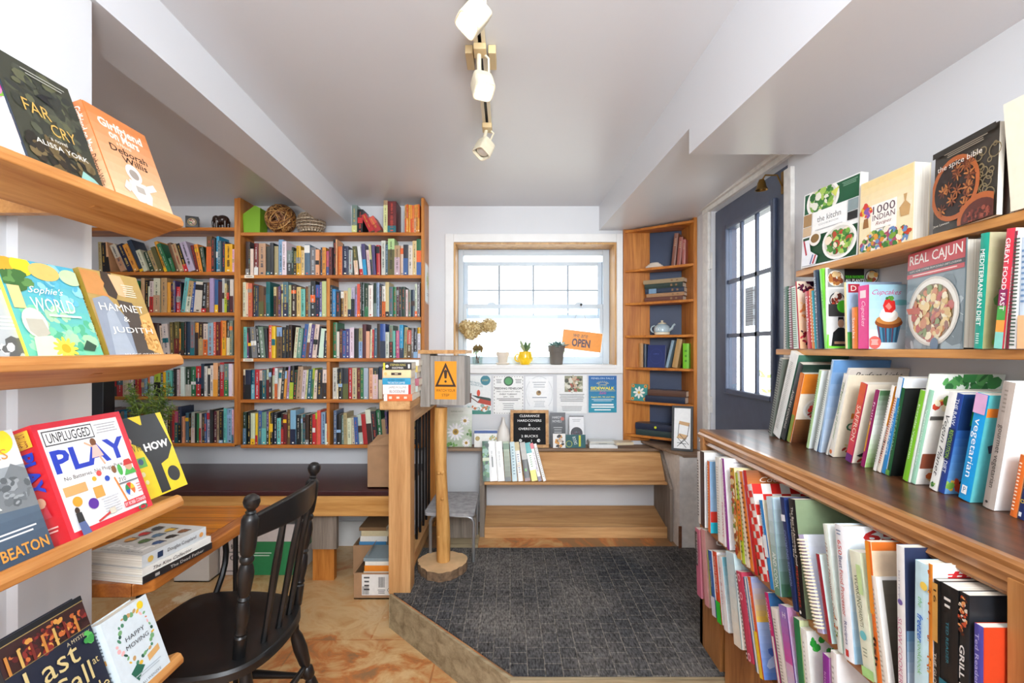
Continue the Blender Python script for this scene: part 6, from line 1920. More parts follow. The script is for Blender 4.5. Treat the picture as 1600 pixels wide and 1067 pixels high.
def play(a):
    a.rect(0, 0, 1, 1, 'd8283a').rect(0.05, 0.07, 0.93, 0.95, 'f4f4f4')
    a.rect(0.07, 0.80, 0.60, 0.93, '2a2c34').rect(0.08, 0.81, 0.59, 0.92, 'f0f0f0').text('UNPLUGGED', 0.335, 0.865, 0.46, 0.085, '23252c', bold=0.01).lines(0.62, 0.82, 0.9, 0.92, 4, 'b0b2b8')
    a.text('PLAY', 0.5, 0.66, 0.84, 0.20, '1f3ab8', bold=0.03)
    a.text('No Batteries. No Plugs. Pure Fun.', 0.52, 0.50, 0.78, 0.045, '4a3a34')
    # girl jumping
    a.disc(0.55, 0.76, 0.035, '7a4a2c', 1.2).poly([(0.48, 0.62), (0.62, 0.62), (0.58, 0.73), (0.53, 0.73)], 'e8c0b8').line(0.53, 0.72, 0.45, 0.77, 0.02, 'e0b090').line(0.57, 0.62, 0.6, 0.54, 0.02, 'e0b090')
    a.rect(0.08, 0.36, 0.32, 0.44, 'd8a868').rect(0.37, 0.27, 0.48, 0.37, 'd8a04a').disc(0.42, 0.44, 0.025, 'e8b02c').disc(0.49, 0.475, 0.03, 'e0504a').disc(0.56, 0.41, 0.03, '2a4ab8')
    a.disc(0.67, 0.47, 0.028, '8a5a34', 1.5).disc(0.74, 0.45, 0.028, '4ab04a', 2.2).line(0.64, 0.4, 0.70, 0.15, 0.02, 'e0822c')
    for k, c in enumerate(('e8c02c', 'd8302c', '2a8a4a', '2a5ab8', 'f2f0e8', 'e0702c')):
        a0, a1 = 2 * PI * k / 6, 2 * PI * (k + 1) / 6
        a.poly([(0.78, 0.25)] + [(0.78 + 0.06 * math.cos(a0 + (a1 - a0) * q / 4), 0.25 + 0.062 * math.sin(a0 + (a1 - a0) * q / 4)) for q in range(5)], c, 0.00002)
    a.disc(0.17, 0.3, 0.05, 'e8a02c').disc(0.32, 0.24, 0.055, '5a2a9a').lines(0.4, 0.1, 0.62, 0.26, 7, 'c4c6cc')
    # child in a red cap with green shirt
    a.poly([(0.77, 0.385), (0.93, 0.385), (0.9, 0.44), (0.81, 0.44)], '4ab04a').disc(0.855, 0.465, 0.045, 'd8a888', 1.1).poly([(0.79, 0.475), (0.82, 0.53), (0.89, 0.53), (0.92, 0.475)], 'c8302c')
    a.text('710', 0.72, 0.36, 0.09, 0.04, '3a3c44').lines(0.66, 0.31, 0.92, 0.34, 1, '6a6c74').lines(0.86, 0.19, 0.925, 0.29, 4, 'd87a7a')
    a.rect(0.64, 0.10, 0.93, 0.155, 'd8283a').text('BY BOBBI CONNER', 0.785, 0.127, 0.27, 0.034, 'f4f0ee').ring(0.85, 0.05, 0.06, 0.02, '1f7a5a', 0.5)
    # woman with a basket, boy in jeans
    a.disc(0.13, 0.23, 0.025, '3a2a20', 1.3).poly([(0.1, 0.13), (0.17, 0.13), (0.165, 0.21), (0.105, 0.21)], '2a2a2c').poly([(0.105, 0.02), (0.2, 0.02), (0.17, 0.13), (0.1, 0.13)], '5a6a9a')
    a.line(0.3, 0.08, 0.46, 0.12, 0.02, 'c83a3a').rect(0.45, 0.1, 0.52, 0.15, 'd8d2c0')


disp(113, 240, Z3, 0.241, 0.05, 'red and white activity book with big blue capitals on the third display shelf', 'c8242e', 'd8283a', many(band(0.83, 0.97, 'e8b83a', 0.1, 0.9), sp_title('UNPLUGGED', '7a1c1c', 0.9, 0.13, 0.5), sp_title('PLAY', '1f3ab8', 0.62, 0.34, 0.62, bold=0.04), lambda a: a.disc(0.45, 0.38, 0.2, 'e0b090').poly([(0.3, 0.25), (0.7, 0.25), (0.6, 0.36)], 'c83a4a'), small(0.2, 0.12, 0.8, 0.18, 2, 'f0c0b8')), play, hard=False)


def showhow(a):
    a.rect(0, 0, 1, 1, 'f2d418')
    a.poly([(0.0, 0.78), (0.0, 1.0), (0.3, 1.0), (0.5, 0.88), (0.5, 1.0), (0.88, 1.0), (0.98, 0.55), (0.8, 0.40), (0.62, 0.36), (0.62, 0.02), (0.42, 0.02), (0.42, 0.40), (0.34, 0.62)], '1a1b1e')
    a.poly([(0.35, 1.0), (0.55, 1.0), (0.52, 0.88)], 'f2d418').rect(0.62, 0.02, 0.99, 0.36, 'f2d418').disc(0.80, 0.20, 0.13, '232428')
    a.text('SHOW ME', 0.17, 0.62, 0.4, 0.085, '1f2024').text('HOW', 0.66, 0.60, 0.52, 0.10, 'f8f8f4', bold=0.04)
    a.rect(0.14, 0.38, 0.34, 0.5, '6ab04a').disc(0.24, 0.45, 0.05, '3a5a7a').disc(0.2, 0.30, 0.04, 'f0e6b0').disc(0.22, 0.2, 0.035, 'f0e6b0').disc(0.16, 0.72, 0.05, 'f0b89a')


disp(222, 293, Z3 + 0.002, 0.212, 0.03, 'yellow and black how-to book behind the red activity book', 'f2d418', 'f2d418', None, showhow, dx=-0.045, lean=21)


def ducks(a):
    a.rect(0, 0, 1, 1, '9aa2a8').grad(0, 0, 1, 0.4, '2f4258', '56687a', 6).rect(0, 0.72, 1, 1, 'd8dcde')
    a.poly([(0.52, 0.4), (1, 0.38), (1, 0.68), (0.85, 0.74), (0.7, 0.62), (0.55, 0.56)], '7a8084').poly([(0.0, 0.42), (0.6, 0.42), (0.5, 0.52), (0.0, 0.5)], 'e9ebec')
    a.scatter(0.8, 0.54, 0.2, 0.1, 30, ['5a6064', '9aa0a4', '6c7276'], 0.05, 4, 0.3)
    a.disc(0.8, 0.92, 0.16, 'f0dc2c').text('DUCKS', 0.55, 0.82, 0.6, 0.08, 'd8943a').text('KATE BEATON', 0.5, 0.1, 0.92, 0.085, 'd8943a', bold=0.02).lines(0.3, 0.2, 0.9, 0.26, 2, 'e9ecee')


disp(-60, 86, Z3 - 0.002, 0.240, 0.028, 'grey-blue seascape book with orange author name on the third display shelf', '3a5a5a', '9aa2a8', None, ducks, dx=-0.008)


def lastcall(a):
    a.rect(0, 0, 1, 1, '1f2436')
    a.rect(0, 0.74, 1, 0.95, '3a1c1a').scatter(0.5, 0.83, 0.5, 0.09, 90, ['8a2a24', 'c86a34', '5a1c1c', 'e0a04a', '2a1414'], 0.035, 4, 0.4)
    a.rect(0, 0.95, 1, 1, '17181c').line(0, 0.955, 1, 0.955, 0.01, 'a8925a').line(0, 0.74, 1, 0.74, 0.008, '8a7a4a')
    for k in range(7):
        a.line(0.06 + 0.13 * k, 0.74, 0.06 + 0.13 * k, 0.88, 0.03, ['c8843c', 'd8b060', '7a2a20'][k % 3])
    a.text('Last', 0.45, 0.62, 0.6, 0.17, 'd8c48a').text('Call', 0.58, 0.42, 0.5, 0.16, 'd8c48a').text('at', 0.9, 0.46, 0.08, 0.05, 'd8c48a').text('THE', 0.2, 0.34, 0.14, 0.04, 'd8c48a').text('Nightingale', 0.52, 0.23, 0.9, 0.14, 'd8c48a').text('A MYSTERY', 0.8, 0.70, 0.3, 0.03, 'cfc4a0')
    a.scatter(0.9, 0.66, 0.04, 0.05, 10, ['3f9a4a', '5ab85a'], 0.04, 3).scatter(0.5, 0.06, 0.5, 0.05, 40, ['c86a34', 'e0a04a', '5a1c1c', 'f0d89a'], 0.03, 7)


disp(62, 187, Z4, 0.252, 0.02, 'navy mystery novel with gold lettering on the lowest display shelf', '1c1c20', '1f2436', None, lastcall, hard=True)


def happy(a):
    a.rect(0, 0, 1, 1, 'dbe7ee')
    r = random.Random(9)
    for k in range(34):
        an = 2 * PI * k / 34 + 0.1
        q = r.uniform(0.86, 1.1)
        u, v = 0.52 + 0.36 * q * math.cos(an), 0.60 + 0.30 * q * math.sin(an)
        a.disc(u, v, r.uniform(0.025, 0.05), r.choice(['4f8a6a', '7aae7a', 'e8b83a', 'e08a6a', 'f0b8b8', '2f5a4a', 'c8a06a']), r.uniform(0.4, 1.3), 8, 0.00003, r.uniform(0, 3))
    a.disc(0.8, 0.92, 0.07, 'f0d02c').poly([(0.2, 0.24), (0.36, 0.3), (0.5, 0.22), (0.38, 0.16), (0.3, 0.1)], '2f6a54').poly([(0.6, 0.3), (0.88, 0.34), (0.88, 0.26), (0.6, 0.22)], 'e0b070')
    a.text('HAPPY', 0.52, 0.64, 0.42, 0.055, '3a4046').text('MOVING', 0.52, 0.54, 0.5, 0.055, '3a4046').lines(0.25, 0.12, 0.85, 0.18, 2, 'b8c4cc').text('ALI WENZKE', 0.55, 0.045, 0.44, 0.03, '6a747c')


disp(200, 266, Z4 + 0.002, 0.178, 0.042, 'pale blue hardback ringed with small coloured drawings on the lowest display shelf', 'd4e2ea', 'dbe7ee', many(small(0.25, 0.6, 0.75, 0.94, 8, '6a7a84'), lambda a: a.rect(0.3, 0.5, 0.7, 0.56, 'd8a04a'), small(0.25, 0.1, 0.75, 0.42, 6, '8a98a0')), happy, hard=True, dx=0.01)
# ------------------------------------------------------------------ track lights
TXX = -0.10
tr = thing('light_track', 'yellowed ceiling track with its junction plates carrying three white spotlights', 'light track', (TXX, 1.6, zc(1.6) - 0.01))


def slab(x0, x1, Y0, Y1, d0, d1):
    return [(x0, Y0, zc(Y0) - d1), (x1, Y0, zc(Y0) - d1), (x1, Y1, zc(Y1) - d1), (x0, Y1, zc(Y1) - d1), (x0, Y0, zc(Y0) - d0), (x1, Y0, zc(Y0) - d0), (x1, Y1, zc(Y1) - d0), (x0, Y1, zc(Y1) - d0)]


BXF = [(3, 2, 1, 0), (4, 5, 6, 7), (0, 1, 5, 4), (1, 2, 6, 5), (2, 3, 7, 6), (3, 0, 4, 7)]
mb = MB().add(slab(TXX - 0.019, TXX - 0.006, 0.7, 2.14, 0.001, 0.024), BXF).add(slab(TXX + 0.006, TXX + 0.019, 0.7, 2.14, 0.001, 0.024), BXF)
mb.build('track_rail', m_cream, tr)
MB().add(slab(TXX - 0.006, TXX + 0.006, 0.7, 2.14, 0.001, 0.012), BXF).build('track_channel', m_iron, tr)
for x0, x1 in ((-0.052, -0.026), (0.026, 0.052)):
    MB().add(slab(TXX + x0, TXX + x1, 1.60, 1.69, 0.001, 0.03), BXF).build('junction_plate', m_tan, tr, bevel=0.002)


def spot(Yt, centre, aim, size, label, lit):
    z0 = zc(Yt) - 0.0245
    o = thing('track_spotlight', label, 'spotlight', (TXX, Yt, z0), 0, 'spotlights on the ceiling track')
    MB().add(slab(TXX - 0.021, TXX + 0.021, Yt - 0.025, Yt + 0.025, 0.0245, 0.046), BXF).build('adapter', m_tan, o, bevel=0.003)
    c, a = Vector(centre), Vector(aim).normalized()
    top = Vector((TXX - 0.004, Yt + 0.005, z0 - 0.02))
    q = a.to_track_quat('Z', 'Y').to_matrix().to_4x4()
    Mh = Matrix.Translation(c) @ q
    s = size / 2
    n = 4
    # stepped square canister with rounded corners
    mb = MB()
    prof = [(s * 0.55, -s * 1.05), (s * 0.95, -s * 0.95), (s * 1.0, -s * 0.2), (s * 0.97, -s * 0.17), (s * 1.0, -s * 0.14), (s * 1.0, s * 0.95), (s * 0.93, s), (s * 0.86, s * 0.97), (s * 0.8, s * 0.6)]
    rings = []
    for r, z in prof:
        ring = []
        for k in range(24):
            an = 2 * PI * k / 24
            cx_, sy = math.cos(an), math.sin(an)
            e = 0.42
            ring.append((r * math.copysign(abs(cx_) ** e, cx_), r * math.copysign(abs(sy) ** e, sy), z))
        rings += ring
    m = len(prof)
    mb.add(rings, [(i * 24 + j, i * 24 + (j + 1) % 24, (i + 1) * 24 + (j + 1) % 24, (i + 1) * 24 + j) for i in range(m - 1) for j in range(24)] + [list(range(23, -1, -1))], M=Mh)
    can = mb.build('canister', m_cream, o, smooth=True, angle=30)
    MB().lathe([(0.001, s * 0.5), (s * 0.78, s * 0.55), (s * 0.7, s * 0.62), (0.001, s * 0.7)], 20, M=Mh).build('bulb', m_bulb if lit else m_white, can, smooth=True)
    side = c - a * s * 0.45 + Vector((0.0, -s * 0.5, 0))
    mb = MB().tube([top, top.lerp(side, 0.5) + Vector((-0.004, 0, 0)), side + Vector((-0.006, 0, 0.008)), side], 0.0075, 8)
    mb.build('arm', m_cream, o, smooth=True)
    u = Vector((0.02, 0.004, 0))
    MB().tube([top + u, top + u + Vector((0.012, 0, -0.012)), side + u * 0.9 + Vector((0.006, 0, 0.02)), c - a * s * 0.95], 0.004, 6).build('lamp_lead', m_cream, o, smooth=True)
    MB().lathe([(0.001, 0), (s * 0.22, 0), (s * 0.2, 0.004), (0.001, 0.005)], 12, M=Matrix.Translation(side + Vector((0, -0.009, 0))) @ Matrix.Rotation(PI / 2, 4, 'X')).build('pivot_knob', m_tan, can, smooth=True)
    l = bpy.data.lights.new('spot_bulb', 'SPOT')
    l.energy = 7 if lit else 3
    l.color = (1, 0.87, 0.68)
    l.spot_size = math.radians(75)
    l.spot_blend = 0.7
    l.shadow_soft_size = 0.02
    lo_ = bpy.data.objects.new('spot_bulb', l)
    C.objects.link(lo_)
    lo_.parent = o
    inv = o.matrix_basis.inverted()
    lo_.matrix_local = inv @ (Matrix.Translation(c + a * s * 1.05) @ a.to_track_quat('-Z', 'Y').to_matrix().to_4x4())


# (aimed at the display shelves)
spot(1.27, P(740, 28, 1.30), (-0.55, -0.25, -0.8), 0.070, 'nearest of the three white track spotlights, at the camera end', True)
spot(1.58, P(754, 134, 1.58), (0.18, -0.45, -0.85), 0.068, 'middle of the three white track spotlights, its bulb glowing', True)
spot(2.07, P(756, 232, 2.06), (-0.35, -0.35, -0.85), 0.068, 'farthest of the three white track spotlights, at the end of the rail', False)

# ------------------------------------------------------------------ flat-lying books
def flat_book(name, label, X0, Y0, Z0, t, L, d, sp, fr=None, spine=None, front=None, rz=0.0, group=None, hard=False, M0=None):
    """lying face up, spine towards the viewer, left front bottom corner at X0, Y0, Z0"""
    B = Matrix(((0, 0, -1, 0), (1, 0, 0, 0), (0, -1, 0, 0), (0, 0, 0, 1)))
    M = Matrix.Translation((X0, Y0, Z0)) @ Matrix.Rotation(rz, 4, 'Z') @ Matrix.Translation((L, 0, t)) @ B
    if M0 is not None:
        M = M0 @ M
    return big_book(name, label, 'book', M, t, L, d, sp, fr, None, hard, group, spine, front)


g = 'paperbacks stacked on the newel post cap'
zc0 = 1.0535
stk = [(0.030, 0.005, 'e8703c', 'f0c8b0', 'orange paperback at the bottom of the newel post stack', many(small(0.3, 0.1, 0.7, 0.9, 3, 'f6d8c4'), band(0.88, 1, 'f0ece6'))),
       (0.043, 0.0, 'eeece8', 'e8e4dc', 'thick white paperback with grey author name in the newel post stack', many(sp_title('JAMES ROLLINS', '8a8688', 0.48, 0.62, 0.28, u=0.7), sp_title('BLOODLINE', '8a5a60', 0.48, 0.55, 0.28, u=0.3), band(0, 0.09, 'c83a34'))),
       (0.030, -0.002, '2a9ac4', 'd8cfc0', 'bright blue paperback in the middle of the newel post stack', many(sp_title('MICHAEL CONNELLY', '17506e', 0.5, 0.6, 0.3, u=0.7), sp_title('THE LINCOLN LAWYER', 'f0f4f4', 0.5, 0.62, 0.3, u=0.27))),
       (0.036, 0.0, 'eed4a4', 'e8d0a8', 'cream paperback with dark title box in the newel post stack', many(band(0.34, 0.7, '3a2a24', 0.35, 0.65), small(0.43, 0.38, 0.57, 0.66, 1, 'c8b89a'), lambda a: a.disc(0.5, 0.9, 0.2, 'e8c070'))),
       (0.032, 0.002, '201c1e', '3a3430', 'black paperback with gold author name on top of the newel post stack', many(band(0.93, 1, 'd8d03a'), sp_title('STEPHEN KING', 'd8c870', 0.48, 0.55, 0.3, u=0.7), sp_title('INSOMNIA', 'f0ece6', 0.48, 0.4, 0.28, u=0.28), lambda a: a.disc(0.5, 0.86, 0.22, 'e8e4e0'), band(0.05, 0.12, 'e4e0dc', 0.2, 0.8)))]
z = zc0
for t, dx, sp, fr, lb, f in stk:
    flat_book('stacked_paperback', lb, -0.578 + dx, 2.152, z, t, 0.128, 0.10, sp, fr, f, None, 0.02 * dx * 50, g)
    z += t + 0.0006
z = zc0
for i, (t, sp) in enumerate(((0.03, 'd8d2c0'), (0.028, 'c8d4d0'), (0.034, 'b86a7a'), (0.03, 'b8c8d8'), (0.03, 'e0c870'), (0.028, 'e9e6e0'))):
    flat_book('stacked_paperback', ['pale cream', 'pale green', 'dusty rose', 'pale blue', 'pale yellow', 'white'][i] + ' paperback in the rear stack on the newel post cap', -0.572 + 0.006 * (i % 3), 2.275, z, t, 0.122, 0.155, sp, sp, None, None, 0, g)
    z += t + 0.0006

# three books on the sewing table
g = 'books on the pine sewing table'
zt_ = 0.6815
Rz = Matrix.Translation((-0.948, 1.222, zt_)) @ Matrix.Rotation(math.radians(80), 4, 'Z')
flat_book('stacked_book', 'black-spined white book at the bottom of the stack on the pine table', 0.0, 0.0, 0.0, 0.020, 0.225, 0.17, '2a2728', 'e9e7e2', many(sp_title('The Dead Father', 'cfcac4', 0.4, 0.5, 0.4), small(0.3, 0.75, 0.7, 0.9, 1, 'a8a4a0')), None, 0, g, M0=Rz)
flat_book('stacked_book', 'white book with black italic spine in the middle of the table stack', 0.002, 0.003, 0.0205, 0.018, 0.222, 0.168, 'e9e7e2', 'e9e7e2', many(sp_title('The Kite Collector', '2a2a2a', 0.6, 0.55, 0.5, shear=0.3)), many(lambda a: [a.line(0.15 + 0.13 * i, 0.05, 0.1 + 0.14 * i, 0.16, 0.02, '2a2a2c') for i in range(6)]), 0, g, M0=Rz)


def jpod(a):
    a.rect(0, 0, 1, 1, 'c9c9c6')
    a.rect(0.03, 0.03, 0.97, 0.97, 'cfcfcc').text('JPod', 0.5, 0.80, 0.78, 0.15, 'f4f4f2', bold=0.04).text('Douglas Coupland', 0.5, 0.93, 0.8, 0.035, '3a3c40')
    cs = ['3a5a8a', '5a7a4a', 'd89a4a', '2a2a2c', '5a7a9a', 'c8302c', '8a5a3a', 'd8b04a', '4a4c50']
    for i in range(3):
        for j in range(3):
            u, v = 0.22 + 0.28 * i, 0.6 - 0.2 * j
            a.rect(u - 0.08, v - 0.03, u + 0.08, v + 0.05, cs[i + 3 * j]).disc(u, v + 0.06, 0.05, cs[i + 3 * j]).rect(u - 0.1, v - 0.05, u + 0.06, v - 0.03, '3a2a20')


flat_book('stacked_book', 'grey paperback with rows of small toy figures on top of the table stack', 0.006, 0.008, 0.0395, 0.032, 0.205, 0.16, 'd4dade', 'cfcfcc', many(sp_title('Douglas Coupland', '3a3c40', 0.42, 0.46, 0.4), lambda a: a.disc(0.5, 0.1, 0.22, 'e0a05a').rect(0.25, 0.72, 0.75, 0.8, '2a3a5a').disc(0.5, 0.9, 0.26, 'd8b45a')), jpod, 0, g, M0=Rz)

# ------------------------------------------------------------------ on top of the bookcase
zt0, ztl = zR[0] + 0.001, zL[0] + 0.001
fd = thing('magazine_holder', 'lime green slanted file box on top of the pine bookcase', 'file box', (px(395, 3.0), 3.0, zt0))
p_ = [(px(383, 3.0), 2.985, zt0), (px(408, 3.0), 2.985, zt0), (px(408.5, 3.0), 2.985, pz(326, 3.0)), (px(400, 3.0), 2.985, pz(322, 3.0)), (px(381, 3.0), 2.985, pz(336, 3.0))]
MB().prism(p_, (0, 0.09, 0)).build('box_body', plain('lime_card', '7cae1c', 0.5, var=0.05), fd)
wb = thing('vine_ball', 'brown dried vine ball on top of the pine bookcase', 'wicker ball', (px(439, 3.02), 3.02, zt0))
cen = Vector((px(439, 3.02), 3.02, zt0 + 0.098))
rr = random.Random(8)
mb = MB()
mats = ['6a3e20', '8a5630', '4a2a16', 'a8743c', 'c89a5c']
for i in range(70):
    ax = Vector((rr.gauss(0, 1), rr.gauss(0, 1), rr.gauss(0, 1))).normalized()
    u = ax.orthogonal().normalized()
    v = ax.cross(u)
    off = ax * rr.uniform(-0.045, 0.045)
    R_ = math.sqrt(max(0.0001, 0.092 ** 2 - off.length ** 2)) * rr.uniform(0.93, 1.0)
    mb.tube([cen + off + (u * math.cos(2 * PI * k / 20) + v * math.sin(2 * PI * k / 20)) * R_ * Vector((1, 1, 1)).x for k in range(20)], 0.0032, 5, lin(rr.choice(mats)), closed=True)
mb.build('woven_vines', m_print, wb, smooth=True)
wk = thing('woven_basket', 'low open-weave willow basket on top of the pine bookcase', 'basket', (px(486, 3.02), 3.02, zt0))
cen = Vector((px(486, 3.02), 3.02, zt0 + 0.068))
mb = MB()
for i in range(7):
    ph = -0.95 + 0.32 * i
    R_ = 0.088 * math.cos(ph * 0.75)
    zz_ = cen.z + 0.066 * math.sin(ph) * 0.95
    for o_ in (0, 1):
        mb.tube([(cen.x + (R_ + 0.003 * math.sin(12 * 2 * PI * k / 72 + PI * (i + o_))) * math.cos(2 * PI * k / 72), cen.y + 0.75 * (R_ + 0.003 * math.sin(12 * 2 * PI * k / 72 + PI * (i + o_))) * math.sin(2 * PI * k / 72), zz_ + 0.007 * o_) for k in range(72)], 0.0036, 5, lin(rr.choice(['b8a48a', '8a745c', 'd0c0a8'])), closed=True)
for j in range(24):
    an = 2 * PI * j / 24
    mb.tube([(cen.x + 0.088 * math.cos(ph * 0.75) * math.cos(an), cen.y + 0.75 * 0.088 * math.cos(ph * 0.75) * math.sin(an), cen.z + 0.066 * math.sin(ph)) for ph in [-1.05 + 0.3 * i for i in range(8)]], 0.0034, 5, lin('6a543e'))
mb.build('weave', m_print, wk, smooth=True)
shelf_row('558:320:c/y:s.75 566:326:K:L-1', 0, 1, 0, 550, 'upright on the bookcase top', 'old books on top of the bookcase', zt0, 362.5, 31)
shelf_row('586:333:R:L26 598:336:C/R:L30', 0, 1, 0, 577, 'slumped on the bookcase top', 'old books on top of the bookcase', zt0, 362.5, 32)
shelf_row('605.5:312:D/y:s.15 619:314:r >632 635:319:F/O 638:319:O/F 641:319:F 644:319:F/O 647:320:O 650:319:F/o 653:319:F 655.8:319:O/F', 0, 1, 0, 599, 'right end of the bookcase top', 'old books on top of the bookcase', zt0, 362.5, 33)
bx = thing('trinket_box', 'small black box with floral panels on top of the bookcase', 'box', (px(301, 3.0), 3.0, ztl))
Mx = Matrix.Translation((px(301, 3.0), 3.0, ztl)) @ Matrix.Rotation(math.radians(28), 4, 'Z')
MB().box(-0.035, 0.035, -0.035, 0.035, 0, 0.072, M=Mx).build('box_body', m_black, bx, bevel=0.002)
for Mf in (frame_matrix((-0.028, -0.0352, 0.006), (1, 0, 0), (0, 0, 1)), frame_matrix((0.0352, -0.028, 0.006), (0, 1, 0), (0, 0, 1))):
    a = Art(0.056, 0.06, Mx @ Mf)
    a.ring(0.5, 0.5, 0.42, 0.06, 'b89a5c').disc(0.5, 0.5, 0.3, 'd8c8b0').scatter(0.5, 0.5, 0.22, 0.22, 14, ['b84a4a', '4a6a3a', '8a3a3a'], 0.08, 2)
    a.build('floral_panel', bx, m_print)
el = thing('elephant_figurine', 'glossy dark brown carved elephant on top of the bookcase', 'figurine', (px(347, 3.0), 3.0, ztl))
mb = MB()
ec = Vector((px(347, 3.0), 3.0, ztl))
mb.sphere(ec + Vector((0.004, 0, 0.056)), 0.036, 14, 10, sq=(1.15, 0.8, 0.85))
mb.sphere(ec + Vector((-0.036, 0, 0.062)), 0.023, 12, 8)
for sy in (-1, 1):
    mb.sphere(ec + Vector((-0.028, sy * 0.020, 0.060)), 0.019, 10, 6, sq=(0.7, 0.35, 1.1))
    for x_ in (-0.024, 0.030):
        mb.tube([ec + Vector((x_, sy * 0.014, 0.05)), ec + Vector((x_, sy * 0.015, 0.001))], [0.014, 0.011], 10)
mb.tube([ec + Vector(q) for q in ((-0.05, 0, 0.06), (-0.058, 0, 0.045), (-0.060, 0, 0.025), (-0.055, 0, 0.008))], [0.011, 0.009, 0.007, 0.006], 8)
mb.tube([ec + Vector(q) for q in ((0.042, 0, 0.06), (0.052, 0, 0.04), (0.052, 0, 0.02))], 0.003, 6)
eo = mb.build('elephant_body', plain('dark_gloss_wood', '2c1812', 0.2, var=0.2, coat=0.6), el, smooth=True)
rm = eo.modifiers.new('fuse', 'REMESH')
rm.mode = 'VOXEL'
rm.voxel_size = 0.0028
rm.use_smooth_shade = True

# ------------------------------------------------------------------ dark panel, fern, cartons round the wall bench
o = thing('dark_screen', 'tall dark screen standing on the maroon bench beside the white wall end', 'screen', (-2.38, 2.7, 0.536))
MB().box(-2.47, -2.285, 2.66, 2.74, 0.536, 1.325).build('panel_board', plain('dark_blue_black', '1c2026', 0.4, var=0.1), o, bevel=0.004)
fn = thing('potted_fern', 'feathery green fern rising behind the red and yellow covers', 'fern', (-2.02, 2.66, 0.536))
fc = Vector((-2.02, 2.66, 0.536))
MB().lathe([(0.05, 0), (0.06, 0.02), (0.075, 0.12), (0.078, 0.125), (0.06, 0.12)], 18, M=Matrix.Translation(fc)).build('pot', m_pot, fn, smooth=True)
mb = MB()
rr = random.Random(4)
st = MB()
for i in range(26):
    a_ = rr.uniform(0, 2 * PI)
    tip = fc + Vector((0.13 * math.cos(a_) * rr.random() ** .5, 0.08 * math.sin(a_), rr.uniform(0.40, 0.56)))
    base = fc + Vector((0.02 * math.cos(a_), 0.02 * math.sin(a_), 0.11))
    mid = base.lerp(tip, 0.6) + Vector((0, 0, 0.06))
    pts = [base * (1 - t) ** 2 + mid * 2 * t * (1 - t) + tip * t * t for t in [k / 8 for k in range(9)]]
    st.tube(pts, 0.0012, 4)
    for p in pts[3:]:
        for k in range(16):
            d_ = Vector((rr.gauss(0, 1), rr.gauss(0, 1), rr.gauss(0, .6))).normalized() * rr.uniform(0.015, 0.04)
            s_ = d_.orthogonal().normalized() * 0.002
            mb.add([p - s_, p + s_, p + d_ + s_ * 0.4, p + d_ - s_ * 0.4], [(0, 1, 2, 3)], lin(rr.choice(['5a7a2c', '7a9a3a', '48622a', '93ad4a'])))
mb.build('foliage', m_print, fn)
st.build('stems', m_leaf, fn)


def carton(name, label, x0, x1, y0, y1, z0, z1, th=0.006, flaps=(), front=None, side=None, mat=None):
    o = thing(name, label, 'box', ((x0 + x1) / 2, (y0 + y1) / 2, z0))
    mb = MB()
    mb.box(x0, x1, y0, y0 + th, z0, z1).box(x0, x1, y1 - th, y1, z0, z1).box(x0, x0 + th, y0 + th, y1 - th, z0, z1).box(x1 - th, x1, y0 + th, y1 - th, z0, z1).box(x0, x1, y0, y1, z0, z0 + th)
    bw = mb.build('box_walls', mat or m_card, o)
    for f in flaps:
        MB().prism(f, (0, 0, 0.004)).build('flap', mat or m_card, o)
    if front:
        a = Art(x1 - x0, z1 - z0, frame_matrix((x0, y0 - 0.0002, z0), (1, 0, 0), (0, 0, 1)))
        front(a)
        a.build('front_print', bw, m_print)
    if side:
        a = Art(y1 - y0, z1 - z0, frame_matrix((x1 + 0.0002, y0, z0), (0, 1, 0), (0, 0, 1)))
        side(a)
        a.build('side_print', bw, m_print)
    return o


x0, x1 = -0.772, -0.655
carton('cardboard_box', 'open cardboard box on the maroon bench behind the newel post', x0, x1, 2.565, 2.80, 0.536, 0.77, flaps=[[(x0 + 0.01, 2.56, 0.765), (x1, 2.56, 0.77), (x1, 2.60, 0.82), (x0 + 0.04, 2.62, 0.81)]],
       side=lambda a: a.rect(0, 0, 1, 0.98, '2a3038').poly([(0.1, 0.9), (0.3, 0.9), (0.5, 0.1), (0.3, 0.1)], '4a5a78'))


def barcode(a):
    a.rect(0.20, 0.15, 1.0, 0.95, 'eceae6').lines(0.25, 0.3, 0.4, 0.9, 4, '4a4a4c')
    r = random.Random(1)
    u = 0.62
    while u < 0.78:
        w_ = r.uniform(0.004, 0.012)
        a.rect(u, 0.45, u + w_, 0.85, '2a2a2c', 0.00001)
        u += w_ + r.uniform(0.005, 0.01)
    u = 0.22
    while u < 0.38:
        w_ = r.uniform(0.004, 0.01)
        a.rect(u, 0.18, u + w_, 0.5, '2a2a2c', 0.00001)
        u += w_ + r.uniform(0.005, 0.01)
    a.ring(0.9, 0.35, 0.05, 0.01, '2a2a2c').lines(0.6, 0.2, 0.8, 0.38, 3, '5a5a5c')


